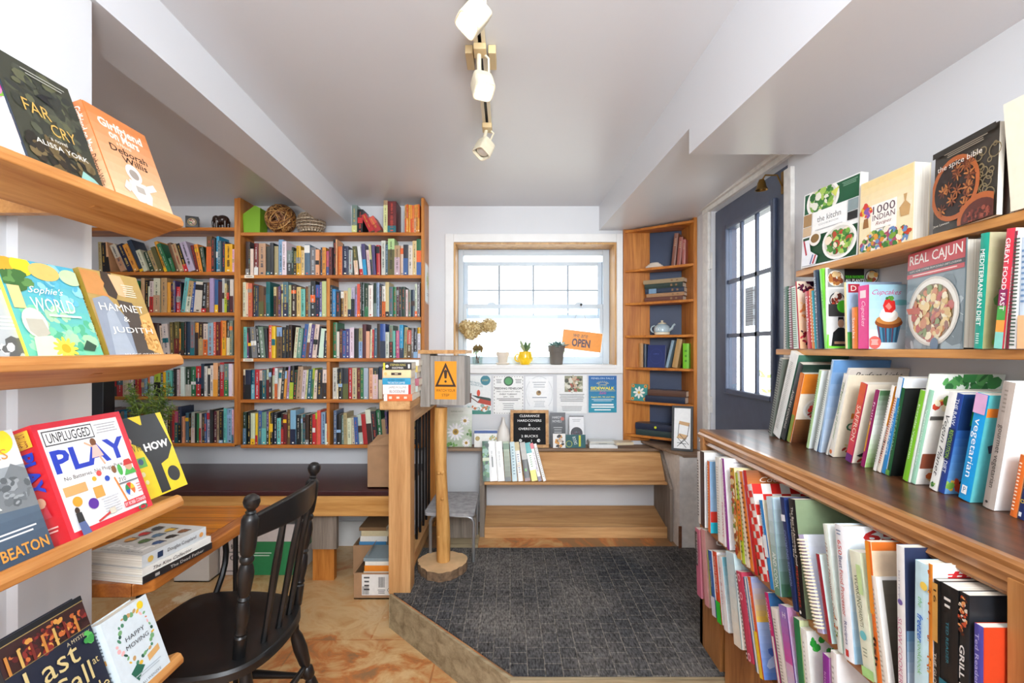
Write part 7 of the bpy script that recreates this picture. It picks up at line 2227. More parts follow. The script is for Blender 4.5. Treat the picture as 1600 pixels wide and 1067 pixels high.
xa_, xb2 = px(555, 2.46), px(616, 2.46)
carton('cardboard_box', 'cardboard box with white shipping label on the floor by the newel post', xa_, xb2, 2.44, 2.66, 0.001, 0.135, flaps=[[(xa_, 2.44, 0.13), (xa_, 2.66, 0.135), (xa_ + 0.06, 2.64, 0.22), (xa_ + 0.06, 2.5, 0.21)]], front=barcode)
g = 'paperbacks in the shipping carton'
zz_ = 0.0085
for i, (t, sp, nm) in enumerate(((0.035, '7a5a3a', 'brown'), (0.035, 'd8d0b0', 'ivory'), (0.03, 'e8e2d0', 'cream'), (0.026, 'a8b04a', 'olive'), (0.03, 'e88a2c', 'orange'), (0.02, 'f0ece0', 'white'), (0.016, '8a9aa0', 'grey'))):
    flat_book('boxed_book', nm + ' paperback lying in the carton with the white label', xa_ + 0.045 + 0.004 * (i % 3), 2.455, zz_, t, 0.145, 0.17, sp if i > 3 else 'e9e0cc', sp, None, None, 0, g)
    zz_ += t + 0.0006
xa_, xb2 = px(557, 2.76), px(612, 2.76)
carton('cardboard_box', 'second cardboard box of books under the wall bench, behind the labelled carton', xa_, xb2, 2.70, 2.98, 0.001, 0.17)
zz_ = 0.0085
for i, (t, sp, nm) in enumerate(((0.05, '5a4a3a', 'brown'), (0.045, 'd8d2c0', 'cream'), (0.04, '2a4a7a', 'navy'), (0.04, '4a8ab8', 'sky blue'), (0.03, 'e9e6de', 'white'), (0.03, 'd8c8a0', 'tan'), (0.02, '8a6a4a', 'russet'))):
    flat_book('boxed_book', nm + ' book lying in the rear carton under the wall bench', xa_ + 0.03 + 0.006 * (i % 3), 2.715, zz_, t, 0.155, 0.19, sp, sp, None, None, 0, 'books in the rear carton')
    zz_ += t + 0.0006


def copybox(a):
    a.rect(0, 0, 1, 1, 'ddd3cf').rect(0.34, 0.0, 0.82, 0.66, '2c8a54').rect(0.82, 0.0, 1.0, 0.66, '2f9058')
    a.text('84', 0.19, 0.56, 0.1, 0.1, '2a2a2c', rot=PI).text('00', 0.19, 0.34, 0.12, 0.1, '2a2a2c', rot=PI).lines(0.05, 0.42, 0.28, 0.48, 1, '8a8684').lines(0.08, 0.06, 0.25, 0.1, 1, '8a8684').lines(0.38, 0.36, 0.66, 0.46, 2, 'cfe4d8')


carton('paper_carton', 'white and green copy paper carton under the wall bench', -1.655, -1.205, 2.70, 2.98, 0.001, 0.29, front=copybox, side=lambda a: a.rect(0, 0, 1, 1, 'dcd8d4').rect(0.05, 0.4, 0.8, 1, '2c8a54'), mat=plain('white_card', 'dcd5d0', 0.7, var=0.04))
carton('white_carton', 'small white carton on the floor beside the green paper carton', -1.86, -1.665, 2.62, 2.92, 0.001, 0.165, mat=plain('white_card_plain', 'dad6d0', 0.7, var=0.04), side=lambda a: a.disc(0.8, 0.6, 0.05, '2a2a2c'))

# ------------------------------------------------------------------ window sill
SZ = WZ0 + 0.0045
YSL = 3.20
hy = thing('dried_hydrangeas', 'dried tan hydrangea heads in a glass jar on the window sill', 'flower vase', (px(746, YSL), YSL, SZ))
c0 = Vector((px(746, YSL), YSL, SZ))
gl = glass_mat('jar_glass', (0.9, 0.94, 0.93, 1))
MB().lathe([(0.026, 0), (0.034, 0.004), (0.036, 0.05), (0.034, 0.09), (0.028, 0.105), (0.030, 0.112), (0.028, 0.112), (0.026, 0.104), (0.031, 0.088), (0.033, 0.05), (0.030, 0.008), (0.001, 0.006)], 20, M=Matrix.Translation(c0)).build('glass_jar', gl, hy, smooth=True)
mb, st = MB(), MB()
rr = random.Random(6)
for cx_, cy_, r in ((730, 511, 0.058), (743, 513, 0.060), (764, 509, 0.056), (736, 521, 0.05)):
    c = P(cx_, cy_, YSL - 0.01)
    c.y += rr.uniform(-0.02, 0.02)
    st.tube([c0 + Vector((rr.uniform(-.01, .01), rr.uniform(-.01, .01), 0.01)), c0.lerp(c, 0.5) + Vector((0, 0, 0.02)), c], 0.0022, 5)
    mb.sphere(c, r * 0.86, 14, 9, lin('b89a64'), sq=(1, 1, 0.82))
    for i in range(420):
        d_ = Vector((rr.gauss(0, 1), rr.gauss(0, 1), rr.gauss(0, 1))).normalized()
        p = c + Vector((d_.x, d_.y, d_.z * 0.85)) * r * rr.uniform(0.86, 1.04)
        u = d_.orthogonal().normalized()
        v = d_.cross(u)
        k = rr.uniform(0, PI)
        u, v = u * math.cos(k) + v * math.sin(k), v * math.cos(k) - u * math.sin(k)
        s_ = rr.uniform(0.006, 0.010)
        mb.add([p - u * s_, p - v * s_ * .8 + d_ * .003, p + u * s_, p + v * s_ * .8 + d_ * .003], [(0, 1, 2, 3)], lin(rr.choice(['dcc48c', 'cdb076', 'e8d6a4', 'bd9f66', 'e0ca98'])))
mb.build('flower_heads', m_print, hy)
for k in range(5):
    a_ = c0 + Vector((-0.02 + 0.012 * k, -0.01, 0.13 + 0.01 * (k % 2)))
    mb2 = MB().add([a_, a_ + Vector((-0.014, -0.012, -0.022)), a_ + Vector((0.0, -0.014, -0.055)), a_ + Vector((0.014, -0.012, -0.02))], [(0, 1, 2), (0, 2, 3)])
    mb2.build('dry_leaf', plain('dry_leaf', '7a6238', 0.8, var=0.2), hy)
st.build('stems', m_rust, hy)
o = thing('clay_pot', 'small whitewashed clay pot on its saucer on the window sill', 'flowerpot', (px(785.5, YSL), YSL, SZ))
M_ = Matrix.Translation((px(785.5, YSL), YSL, SZ))
MB().lathe([(0.040, 0), (0.046, 0.010), (0.044, 0.012), (0.030, 0.008)], 22, M=M_).build('saucer', m_terra, o, smooth=True)
MB().lathe([(0.028, 0.012), (0.036, 0.055), (0.042, 0.056), (0.045, 0.084), (0.041, 0.084), (0.037, 0.06), (0.001, 0.055)], 22, M=M_).build('pot_body', m_terra, o, smooth=True)
o = thing('potted_aloe', 'small aloe growing in a yellow mug on the window sill', 'potted plant', (px(820, YSL), YSL, SZ))
c1 = Vector((px(820.5, YSL), YSL, SZ))
M_ = Matrix.Translation(c1)
MB().lathe([(0.030, 0), (0.034, 0.006), (0.050, 0.028), (0.052, 0.05), (0.047, 0.075), (0.043, 0.088), (0.040, 0.088), (0.044, 0.07), (0.001, 0.068)], 24, M=M_).build('mug', m_mug, o, smooth=True)
mug = o.children[0]
MB().tube([c1 + Vector((-0.043 - 0.026 * math.sin(PI * k / 8), 0, 0.045 + 0.026 * math.cos(PI * k / 8))) for k in range(9)], 0.005, 8).build('mug_handle', m_mug, mug, smooth=True)


def succulent(name, o, c, n, L, wid, spread, cols, seed, rings=3):
    rr = random.Random(seed)
    mb = MB()
    for r in range(rings):
        for k in range(n):
            an = 2 * PI * (k + 0.5 * (r % 2)) / n + rr.uniform(-.1, .1)
            el_ = spread[0] + (spread[1] - spread[0]) * r / max(1, rings - 1) + rr.uniform(-.08, .08)
            d_ = Vector((math.cos(an) * math.cos(el_), math.sin(an) * math.cos(el_), math.sin(el_)))
            s_ = Vector((-math.sin(an), math.cos(an), 0))
            nn_ = s_.cross(d_)
            l = L * (1 - 0.2 * r) * rr.uniform(0.85, 1.1)
            col = lin(rr.choice(cols))
            prof = [(0.0, 0.4), (0.3, 0.85), (0.6, 1.0), (0.85, 0.65), (1.0, 0.03)]
            vs_ = []
            for t, w_ in prof:
                p = Vector(c) + d_ * l * t + Vector((0, 0, 1)) * l * 0.12 * t * t
                vs_ += [p - s_ * wid * w_, p - nn_ * wid * 0.35 * w_, p + s_ * wid * w_, p + nn_ * wid * 0.15 * w_]
            fs = []
            for i in range(4):
                for j in range(4):
                    fs.append((4 * i + j, 4 * i + (j + 1) % 4, 4 * i + 4 + (j + 1) % 4, 4 * i + 4 + j))
            mb.add(vs_, fs, col)
    return mb.build(name, m_print, o, smooth=True)


succulent('aloe_leaves', o, c1 + Vector((0.004, 0, 0.07)), 6, 0.10, 0.013, (0.9, 1.4), ['6a8a5c', '86a070', '4a6a48', 'a8b890'], 3)
o = thing('potted_succulent', 'grey-green rosette succulent in a dark pot on the window sill', 'potted plant', (px(869.5, YSL), YSL, SZ))
c1 = Vector((px(869.5, YSL), YSL, SZ))
MB().lathe([(0.038, 0), (0.041, 0.003), (0.050, 0.085), (0.055, 0.086), (0.057, 0.128), (0.052, 0.128), (0.049, 0.11), (0.001, 0.108)], 24, M=Matrix.Translation(c1)).build('pot_body', m_pot, o, smooth=True)
succulent('rosette_leaves', o, c1 + Vector((0.002, 0, 0.112)), 8, 0.085, 0.018, (0.12, 1.1), ['6f9490', '88aaa4', '567a7a', '9cbab0'], 5, 4)

sgn = thing('open_sign', 'orange OPEN sign hung tilted in the back window', 'sign', (px(908, 3.23), 3.23, 1.3))
A_, B_, D_ = P(879, 513.5, 3.23), P(941, 521, 3.23), P(876.5, 544, 3.23)
u_, v_ = B_ - A_, A_ - D_
Ms = frame_matrix(D_ + Vector((0, -0.002, 0)), u_, v_)
MB().box(0, u_.length, 0, v_.length, -0.003, 0, M=Ms).build('sign_plate', m_white, sgn, bevel=0.0)
a = Art(u_.length, v_.length, Ms)
a.rect(0, 0, 1, 1, 'f4ead8').rect(0.012, 0.025, 0.988, 0.975, 'f0962a').text('we are', 0.45, 0.74, 0.36, 0.16, '5a4038', shear=0.15).text('OPEN', 0.48, 0.38, 0.46, 0.42, '4a3440', bold=0.035)
for u, v in ((0.03, 0.06), (0.97, 0.06), (0.03, 0.94), (0.97, 0.94)):
    a.disc(u, v, 0.01, '8a5a2c')
a.build('sign_face', sgn, m_print)
MB().tube([P(889, 515, 3.228), P(908, 478, 3.25), P(922, 518.5, 3.228)], 0.0012, 5).build('hanging_cord', m_rust, sgn)
MB().sphere(P(908, 476, 3.25), 0.008, 8, 6).build('suction_hook', m_blackplastic, sgn, smooth=True)

# ------------------------------------------------------------------ papers pinned under the window
def sheet(name, label, x0, y0, x1, y1, draw, Y=YB - 0.0035, cat='poster', base='efeeec', group='papers pinned to the back wall', th=0.0012):
    X0, X1, z0, z1 = px(x0, Y), px(x1, Y), pz(y1, Y), pz(y0, Y)
    o = thing(name, label, cat, ((X0 + X1) / 2, Y, z0), 0, group)
    pp = MB().box(X0, X1, Y, Y + th, z0, z1, lin(base)).build('paper', m_print, o)
    a = Art(X1 - X0, z1 - z0, frame_matrix((X0, Y - 0.0001, z0), (1, 0, 0), (0, 0, 1)))
    draw(a)
    a.build('print', pp, m_print)
    return o


def kayak(a):
    a.rect(0, 0, 1, 1, 'e9edec')
    a.disc(0.8, 0.88, 0.18, '2f8090').text('EVENT', 0.8, 0.88, 0.22, 0.04, 'd8d08a')
    a.text('ONTARIO PADDLES', 0.36, 0.83, 0.7, 0.05, '4a7a8a', rot=-0.2).text('TO ADVENTURE', 0.42, 0.76, 0.6, 0.045, '4a7a8a', rot=-0.2)
    a.rect(0.05, 0, 1, 0.1, '3f8a7c').poly([(0.0, 0.5), (0.3, 0.55), (0.28, 0.3), (0.0, 0.3)], '7a3a2c').disc(0.15, 0.66, 0.09, 'c89a7a', 1.3).poly([(0.06, 0.74), (0.24, 0.74), (0.22, 0.64), (0.08, 0.66)], 'a86a4a')
    a.poly([(0.5, 0.3), (1.0, 0.22), (1.0, 0.38), (0.62, 0.42)], 'b8402c').poly([(0.3, 0.5), (0.95, 0.42), (1, 0.4), (1, 0.34), (0.5, 0.42)], '2a4a44').line(0.05, 0.55, 0.55, 0.3, 0.03, '5a2a24').disc(0.55, 0.55, 0.06, 'd84a2c', 2)
    a.scatter(0.5, 0.16, 0.45, 0.08, 40, ['d8e4e4', '8ab0a8', 'c87a4a', 'f0f2f0'], 0.06, 3)


sheet('event_flyer', 'pinned flyer of a kayaker in a red kayak under the window', 724, 587, 767, 647, kayak)


def feeding(a):
    a.rect(0, 0, 1, 1, 'f2f2f0')
    for i in range(12):
        for u0, v0, u1, v1 in ((0.02, (i + 0.2) / 12, 0.035, (i + 0.7) / 12), (0.965, (i + 0.2) / 12, 0.98, (i + 0.7) / 12), ((i + 0.2) / 12, 0.97, (i + 0.7) / 12, 0.98), ((i + 0.2) / 12, 0.02, (i + 0.7) / 12, 0.03)):
            a.rect(u0, v0, u1, v1, '2a2a2c', 0.00001)
    a.disc(0.5, 0.86, 0.16, '1f4a34').disc(0.5, 0.86, 0.12, '4a9a5a').lines(0.08, 0.8, 0.28, 0.92, 3, '6a6a6c').lines(0.72, 0.8, 0.94, 0.92, 3, '6a6a6c')
    a.text('FEEDING FENELON', 0.5, 0.67, 0.9, 0.055, '2a2a2c', bold=0.02).text('FREE COMMUNITY MEAL', 0.5, 0.59, 0.8, 0.03, '3a3a3c').text('EVERY TUESDAY', 0.5, 0.52, 0.58, 0.04, '2a2a2c', bold=0.01).text('4PM - 7PM', 0.5, 0.45, 0.36, 0.035, '2a2a2c').lines(0.1, 0.34, 0.9, 0.42, 2, '5a5a5c').lines(0.3, 0.1, 0.7, 0.3, 4, 'a8a8aa')


sheet('meal_flyer', 'white community meal flyer with a dashed border and green disc', 771, 587, 818, 647, feeding)


def cert(a):
    a.rect(0, 0, 1, 1, 'eef0f1').ring(0.5, 0.5, 0.49, 0.015, 'c8ccce', 1.3).rect(0.16, 0.04, 0.84, 0.92, 'f3f4f4').lines(0.25, 0.66, 0.75, 0.86, 3, 'b8bcc0').disc(0.48, 0.52, 0.09, 'a88a5a', 1.0).disc(0.5, 0.55, 0.05, '6a543a').lines(0.24, 0.36, 0.78, 0.42, 1, '8a90a0').lines(0.3, 0.1, 0.72, 0.3, 4, 'c0c4c8')


sheet('certificate', 'pale framed certificate with small brown crest under the window', 821, 588, 864, 642, cert)


def tree(a):
    a.rect(0, 0, 1, 1, 'ededec').rect(0.26, 0.56, 0.86, 0.98, '8a8a70').scatter(0.56, 0.77, 0.28, 0.2, 80, ['6a7a4a', 'b8b49a', '4a4a3a', 'c8a88a', 'a85a4a', 'd8d4c4'], 0.06, 3).lines(0.06, 0.3, 0.94, 0.52, 5, '8a8a8c', seed=3).lines(0.1, 0.06, 0.9, 0.2, 4, '9a9a9c', seed=5)


sheet('notice', 'white notice topped by a small woodland photograph', 870, 586, 917, 646, tree)


def sale(a):
    a.grad(0, 0, 1, 1, '2a9ab0', '1a5ea8', 8)
    a.text('FENELON FALLS', 0.5, 0.93, 0.8, 0.045, 'cfe4f0')
    for k in range(9):
        an = PI * (0.12 + 0.76 * k / 8)
        a.line(0.5 + 0.14 * math.cos(an), 0.76 + 0.05 * math.sin(an), 0.5 + 0.24 * math.cos(an), 0.76 + 0.1 * math.sin(an), 0.012, 'e8dc6a')
    a.text('SUMMER', 0.5, 0.75, 0.3, 0.03, 'f0e46a').ring(0.5, 0.66, 0.0, 0.0, 'e8dc6a').text('SIDEWALK', 0.5, 0.66, 0.86, 0.085, 'f0e43a', bold=0.03).line(0.05, 0.59, 0.95, 0.59, 0.012, 'e8dc6a').text('Sale', 0.5, 0.54, 0.26, 0.08, 'c84a9a', shear=0.4)
    a.text('August 8th, 9th and 10th', 0.5, 0.42, 0.84, 0.045, 'f0e46a', bold=0.02).lines(0.1, 0.3, 0.9, 0.38, 2, 'cfe6ee').lines(0.1, 0.18, 0.9, 0.25, 1, 'f4f8f8', fill=.6).lines(0.08, 0.12, 0.92, 0.18, 1, 'f4f8f8', fill=.6).lines(0.2, 0.05, 0.8, 0.1, 1, 'f4f8f8', fill=.6)


sheet('sale_poster', 'bright blue sidewalk sale poster with yellow capitals under the window', 919.5, 587, 963.5, 644.5, sale)
o = sheet('hanging_calendar', 'curling paper sheets with yellow-green map pinned to the bookcase end', 0, 0, 1, 1, lambda a: None) if False else None
cal = thing('hanging_paper', 'curling sheets with a yellow-green drawing hung on the bookcase end', 'paper', (-0.53, 3.03, 1.5))
mb = MB()
xs = [(-0.5335, 2.975), (-0.530, 3.0), (-0.529, 3.04), (-0.531, 3.075)]
for k, (z0, z1) in enumerate(((pz(470, 3.0), pz(411, 3.0)),)):
    for i in range(3):
        (xa1, ya1), (xb1, yb1) = xs[i], xs[i + 1]
        mb.prism([(xa1, ya1, z0), (xb1, yb1, z0 - 0.02), (xb1, yb1, z1 - 0.02), (xa1, ya1, z1)], (0.0012, 0, 0), lin('e8ecec'))
mb.build('paper', m_print, cal)
a = Art(0.1, 0.22, frame_matrix((-0.5265, 2.972, pz(468, 3.0)), (0, 1, 0), (0, 0, 1)))
a.scatter(0.5, 0.55, 0.3, 0.24, 40, ['d8d03a', '8ab84a', 'a8c8d8', 'e0dc8a'], 0.08, 2).lines(0.15, 0.1, 0.85, 0.2, 2, 'a8acb0')
a.build('print', cal, m_print)

# ------------------------------------------------------------------ on the bench ledge
LG = 0.6635
YLG = 3.02


def standing(name, label, x0, y0, x1, y1, draw, cat, Y=YLG, th=0.004, base='e9e8e4', lean=6, group='cards and booklets on the bench ledge', part='card'):
    X0, X1 = px(x0, Y), px(x1, Y)
    h = (y1 - y0) / F * Y
    M = Matrix.Translation((X0, Y, LG)) @ Matrix.Rotation(-math.radians(lean), 4, 'X')
    o = bpy.data.objects.new(name, None)
    C.objects.link(o)
    o.matrix_basis = M
    tag(o, label, cat, group)
    w_ = X1 - X0
    pp = MB().box(0, w_, 0, th, 0, h, lin(base)).build(part, m_print, o, world=False)
    a = Art(w_, h, frame_matrix((0, -0.0002, 0), (1, 0, 0), (0, 0, 1)))
    draw(a)
    a.build('print', pp, m_print, world=False)
    return o


def daisy(a):
    a.grad(0, 0, 1, 1, 'a8b89a', 'e6e8e0', 6)
    for (u, v, r, s) in ((0.35, 0.38, 0.36, 1), (0.72, 0.66, 0.2, 2), (0.78, 0.1, 0.18, 3)):
        for k in range(14):
            an = 2 * PI * k / 14 + s
            a.disc(u + r * 0.6 * math.cos(an), v + r * 0.6 * a.w / a.h * math.sin(an), r * 0.42, 'f4f2f0' if k % 2 else 'e6e4e6', 0.3, 8, 0.00002, an)
        a.disc(u, v, r * 0.34, 'c8a03a').disc(u, v, r * 0.2, '8a6a28')
    a.scatter(0.2, 0.05, 0.2, 0.05, 12, ['4a7a3a', '6a9a4a'], 0.06, 2).scatter(0.9, 0.35, 0.1, 0.1, 12, ['4a7a3a', '8aa86a'], 0.06, 3).text('SUMMER READS', 0.4, 0.9, 0.5, 0.03, '8a9a80')


standing('daisy_book', 'book with a big white daisy cover standing on the bench ledge', 698, 634, 737, 695, daisy, 'book', Y=3.03, th=0.012, part='cover')
standing('gift_card', 'small white card with blue stripe beside the white vase', 741, 668.5, 777, 695, lambda a: a.rect(0, 0, 1, 1, 'efeee8').rect(0, 0.8, 1, 0.97, '3a5a9a').disc(0.14, 0.5, 0.1, 'b8a060').scatter(0.82, 0.5, 0.14, 0.18, 14, ['d8b060', 'a8b890'], 0.05, 2), 'card')
o = thing('ceramic_vase', 'white bottle vase on the bench ledge beside the letter board', 'vase', (px(786.5, 3.02), 3.02, LG))
MB().lathe([(0.030, 0), (0.036, 0.004), (0.043, 0.04), (0.042, 0.075), (0.032, 0.115), (0.014, 0.15), (0.009, 0.175), (0.011, 0.19), (0.008, 0.19), (0.006, 0.17)], 24, M=Matrix.Translation((px(786.5, 3.02), 3.02, LG))).build('vase_body', m_white, o, smooth=True)


def letters(a):
    for i, (t, w_, v) in enumerate((('CLEARANCE', 0.62, 0.91), ('HARDCOVERS', 0.74, 0.76), ('&', 0.07, 0.63), ('OVERSTOCK', 0.68, 0.5), ('2 BUCKS', 0.52, 0.27))):
        a.text(t, 0.5, v, w_, 0.075, 'f0f0ee', bold=0.01)
    a.disc(0.22, 0.13, 0.045, 'e9e9e6').disc(0.78, 0.13, 0.05, 'e9e9e6').disc(0.8, 0.12, 0.02, '3a3a3c').rect(0.55, 0.09, 0.57, 0.16, 'd8d8d6').rect(0.20, 0.115, 0.24, 0.125, '3a3a3c').rect(0.20, 0.14, 0.24, 0.15, '3a3a3c')


M = Matrix.Translation((px(797.5, 3.0), 3.0, LG)) @ Matrix.Rotation(-math.radians(5), 4, 'X')
lb = bpy.data.objects.new('letter_board', None)
C.objects.link(lb)
lb.matrix_basis = M
tag(lb, 'black felt letter board in a pine frame on the bench ledge', 'sign')
w_, h_ = px(857.5, 3.0) - px(797.5, 3.0), 58.5 / F * 3.0
mb = MB().box(0, w_, 0, 0.012, 0, 0.019).box(0, w_, 0, 0.012, h_ - 0.019, h_).box(0, 0.019, 0, 0.012, 0.019, h_ - 0.019).box(w_ - 0.019, w_, 0, 0.012, 0.019, h_ - 0.019)
mb.build('frame', m_posth, lb, world=False, bevel=0.001)
fp = MB().box(0.019, w_ - 0.019, 0.004, 0.011, 0.019, h_ - 0.019).build('felt_panel', plain('black_felt', '1c1c1e', 0.95, var=0.1), lb, world=False)
a = Art(w_ - 0.038, h_ - 0.038, frame_matrix((0.019, 0.0038, 0.019), (1, 0, 0), (0, 0, 1)))
letters(a)
a.build('lettering', fp, m_print, world=False)
standing('dark_booklet', 'dark glossy booklet standing next to the letter board', 860, 641.5, 884, 695, lambda a: a.grad(0, 0, 1, 1, '2a2c30', '5a5c60', 6).text('HARDY', 0.45, 0.86, 0.6, 0.07, 'd8d8da').text('NOVELS', 0.45, 0.75, 0.6, 0.07, 'd8d8da').disc(0.8, 0.82, 0.12, 'b85a4a').lines(0.2, 0.4, 0.8, 0.6, 3, 'a8aaac'), 'booklet', th=0.006, base='2a2c30')
standing('white_booklet', 'white booklet with a round dark picture on the bench ledge', 890, 647, 912.5, 695, lambda a: a.rect(0, 0, 1, 1, 'e6e6e8').rect(0, 0.97, 1, 1, '2a2a2c').disc(0.5, 0.44, 0.42, '3a3a40', 1.0).scatter(0.5, 0.38, 0.3, 0.12, 16, ['6a4a5a', '4a5a6a', '8a8a90'], 0.06, 3).lines(0.2, 0.8, 0.8, 0.9, 2, 'a8a8aa'), 'booklet', Y=3.03, th=0.005)
standing('teal_card', 'teal card with yellow bar standing in front of the white booklet', 884, 675.5, 915, 696, lambda a: a.rect(0, 0, 1, 1, '1f5a60').ring(0.17, 0.3, 0.16, 0.02, 'c8d04a', 1.0).rect(0.66, 0.1, 0.76, 0.95, 'c8d03a').text('BOOKS', 0.46, 0.55, 0.6, 0.16, 'e4eeec', rot=-1.3), 'card', Y=2.997, lean=4)
standing('photo_card', 'white card with a tan and orange picture in front of the dark booklet', 864, 674, 883.5, 696, lambda a: a.rect(0, 0, 1, 1, 'eceae6').scatter(0.55, 0.45, 0.35, 0.4, 30, ['3a3434', 'd89a4a', 'c8b8a8', '5a4a44'], 0.12, 4), 'card', Y=2.996, lean=4)
g = 'thin books lying on the bench ledge'
flat_book('thin_book', 'white booklet lying lowest at the end of the bench ledge', px(921, 2.985), 2.985, LG, 0.022, 0.176, 0.10, 'e4e6e6', 'dfe2e2', None, None, -0.04, g)
flat_book('thin_book', 'pale grey magazine lying on the white booklet on the bench ledge', px(921.5, 2.985), 2.99, LG + 0.0226, 0.010, 0.168, 0.10, 'cfd0cc', 'c8cbc8', small(0.3, 0.1, 0.7, 0.9, 1, '9a9a98'), None, 0.03, g)
flat_book('thin_book', 'pale grey magazine with cream edge, topmost on the bench ledge pile', px(922, 2.985), 2.985, LG + 0.0332, 0.008, 0.172, 0.10, 'd8d6cc', 'd8dad6', None, None, 0.0, g)
flat_book('thin_book', 'cream paperback lying across the bench ledge and corner board', px(964, 2.93), 2.94, 0.691, 0.016, 0.11, 0.08, 'd8c8a8', 'c8b89a', None, None, 0.12, g)

# clearance books leaning in the sloping bench shelf
g = 'clearance books in the upper bench shelf'
spec = [(345, 402, -12, 690, '2f5a48', 'dark green leafy', many(food(0.5, 0.5, 0.5, 0.5, ['3f7a4a', '1c3a34', '6a9a5a', '8ab0a0'], 60, 0.3, 3), band(0.5, 0.58, 'c8d0b0'))),
        (404, 467, -25, 690, 'f0f0ee', 'thick white', many(small(0.4, 0.15, 0.6, 0.8, 1, '8a8a88'), sp_title('the book room', '6a6a68', 0.55, 0.4, 0.14))),
        (469, 527, -25, 690, 'efefec', 'second thick white', many(sp_title('the book room', '6a6a68', 0.55, 0.4, 0.14))),
        (530, 582, -20, 690, '6a7a4a', 'olive and gold', many(blend(0, 1, '4a4a2c', '9aa88a'), band(0, 0.1, '2a2a24'), band(0.8, 0.95, '5a7a5a'))),
        (590, 632, -22, 690, 'b4ccd0', 'pale blue', small(0.3, 0.15, 0.7, 0.9, 10, '6a8a94')),
        (640, 680, -32, 690, 'e6e4dc', 'ivory and tan', many(band(0.78, 1, 'b8a468'), small(0.3, 0.2, 0.7, 0.7, 9, '6a7a9a'), food(0.5, 0.4, 0.4, 0.1, ['a8a8b8', 'd8c8b0'], 12, 0.2))),
        (695, 742, -42, 692, '2a2624', 'black and grey', many(band(0.55, 1, 'a8a49c'), band(0.0, 0.08, '6a2a24'), band(0.25, 0.32, '4ab03a', 0.3, 0.6))),
        (752, 803, -55, 696, '1f9a9c', 'teal, white and yellow', many(band(0, 0.28, 'e8d82c'), band(0.28, 0.72, 'f2f2ee'), small(0.3, 0.35, 0.7, 0.68, 6, '6a9a5a'))),
        (808, 838, -70, 698, 'ece8e4', 'white and pink', many(band(0.85, 1, 'd84a5a'), band(0, 0.12, '4a2a5a'), sp_title('cravings', '8a6a9a', 0.5, 0.5, 0.5))),
        (848, 874, -78, 697, 'e9e7e4', 'white arched-window', small(0.3, 0.1, 0.7, 0.9, 16, '8a8884'))]
for i, (a0, a1, dxt, yt, col, nm, f) in enumerate(spec):
    Y = 2.862
    X0, X1 = px(690 + a0 / 5.334, Y), px(690 + a1 / 5.334, Y)
    h = 60 / F * Y * 1.04 - 0.003 * i * 0.4
    lean = math.atan2(-dxt / 5.334, 58)
    t = (X1 - X0 - 0.0006) * math.cos(lean)
    front = None
    if i == 9:
        def front(a):
            a.rect(0, 0, 1, 1, 'd0ccc4')
            for k in range(4):
                a.disc(0.5, 0.8 - 0.22 * k, 0.3, '8a5a3a', 0.7).disc(0.5, 0.78 - 0.22 * k, 0.22, '3a2a24', 0.7).rect(0.3, 0.7 - 0.22 * k, 0.7, 0.73 - 0.22 * k, 'b87a4a')
    M = Matrix.Translation((X0, Y, 0.4885)) @ Matrix.Rotation(-math.radians(18), 4, 'X') @ Matrix.Rotation(-lean, 4, 'Y') @ Matrix.Translation((t, 0, 0)) @ ROT
    big_book('clearance_book', nm + ' spined book in the sloping bench shelf under the window', 'book', M, t, h, 0.055 if i < 9 else 0.075, col, 'd0ccc4' if i == 9 else col, col, False, g, f, front)

# ------------------------------------------------------------------ corner shelf contents
ANG = -math.atan2(0.262, 0.348)


def CM(u, v, z):
    return Matrix.Translation((0.926, 2.969, z + 0.001)) @ Matrix.Rotation(ANG, 4, 'Z') @ Matrix.Translation((u, v, 0))


cu = lambda x: (x - 1028) / 245.0
g = 'old books on the corner shelf'
# three leaning on the top shelf
for i, (xb0, xb1, xt, h, col, nm) in enumerate(((1046, 1052, 1057, 0.20, '8a5a4a', 'tall reddish brown'), (1054, 1060, 1064, 0.172, '9a5648', 'brick red'), (1062, 1067, 1068, 0.155, 'a86058', 'faded red'))):
    t = (xb1 - xb0) / 245
    lean = math.atan2((xt - xb1) / 245, h)
    M = CM(cu(xb1), 0.03, cz[0]) @ Matrix.Rotation(lean, 4, 'Y') @ ROT
    big_book('old_book', nm + ' old book leaning on the top level of the corner shelf', 'book', M, t, h, 0.11, col, col, col, True, g, small(0.3, 0.6, 0.7, 0.85, 4, 'c8a88a'))
o = thing('shell_ornament', 'pale coiled shell ornament on the top level of the corner shelf', 'ornament', tuple(CM(cu(1019), 0.04, cz[0]).translation))
mb = MB()
for k in range(3):
    mb.tube([CM(cu(1019), 0.04, cz[0]) @ Vector(((0.05 - 0.013 * k) * math.cos(2 * PI * j / 20), (0.026 - 0.007 * k) * math.sin(2 * PI * j / 20), 0.008 + 0.009 * k)) for j in range(20)], 0.008, 8, closed=True)
mb.build('coils', m_terra, o, smooth=True)
z = cz[1]
for i, (t, x0, x1, col, nm) in enumerate(((0.028, 1005, 1064, '6a4034', 'red-brown leather'), (0.022, 1008, 1066, 'a8805c', 'tan'), (0.030, 1006, 1066, '2f3a4c', 'navy with a blue label'), (0.030, 1005, 1064, '2c3c36', 'dark green'), (0.026, 1003, 1066, 'a08a6a', 'marbled tan'))):
    L = (x1 - x0) / 245
    flat_book('old_book', nm + ' old book lying in the stack on the corner shelf', 0, 0, 0, t, L, 0.12, col, col, many(small(0.25, 0.1, 0.75, 0.35, 2, '8a6a4a'), band(0.7, 0.9, '7a9ab8') if i == 2 else None), None, 0, g, True, M0=CM(cu(x0), 0.022, z))
    z += t + 0.0006
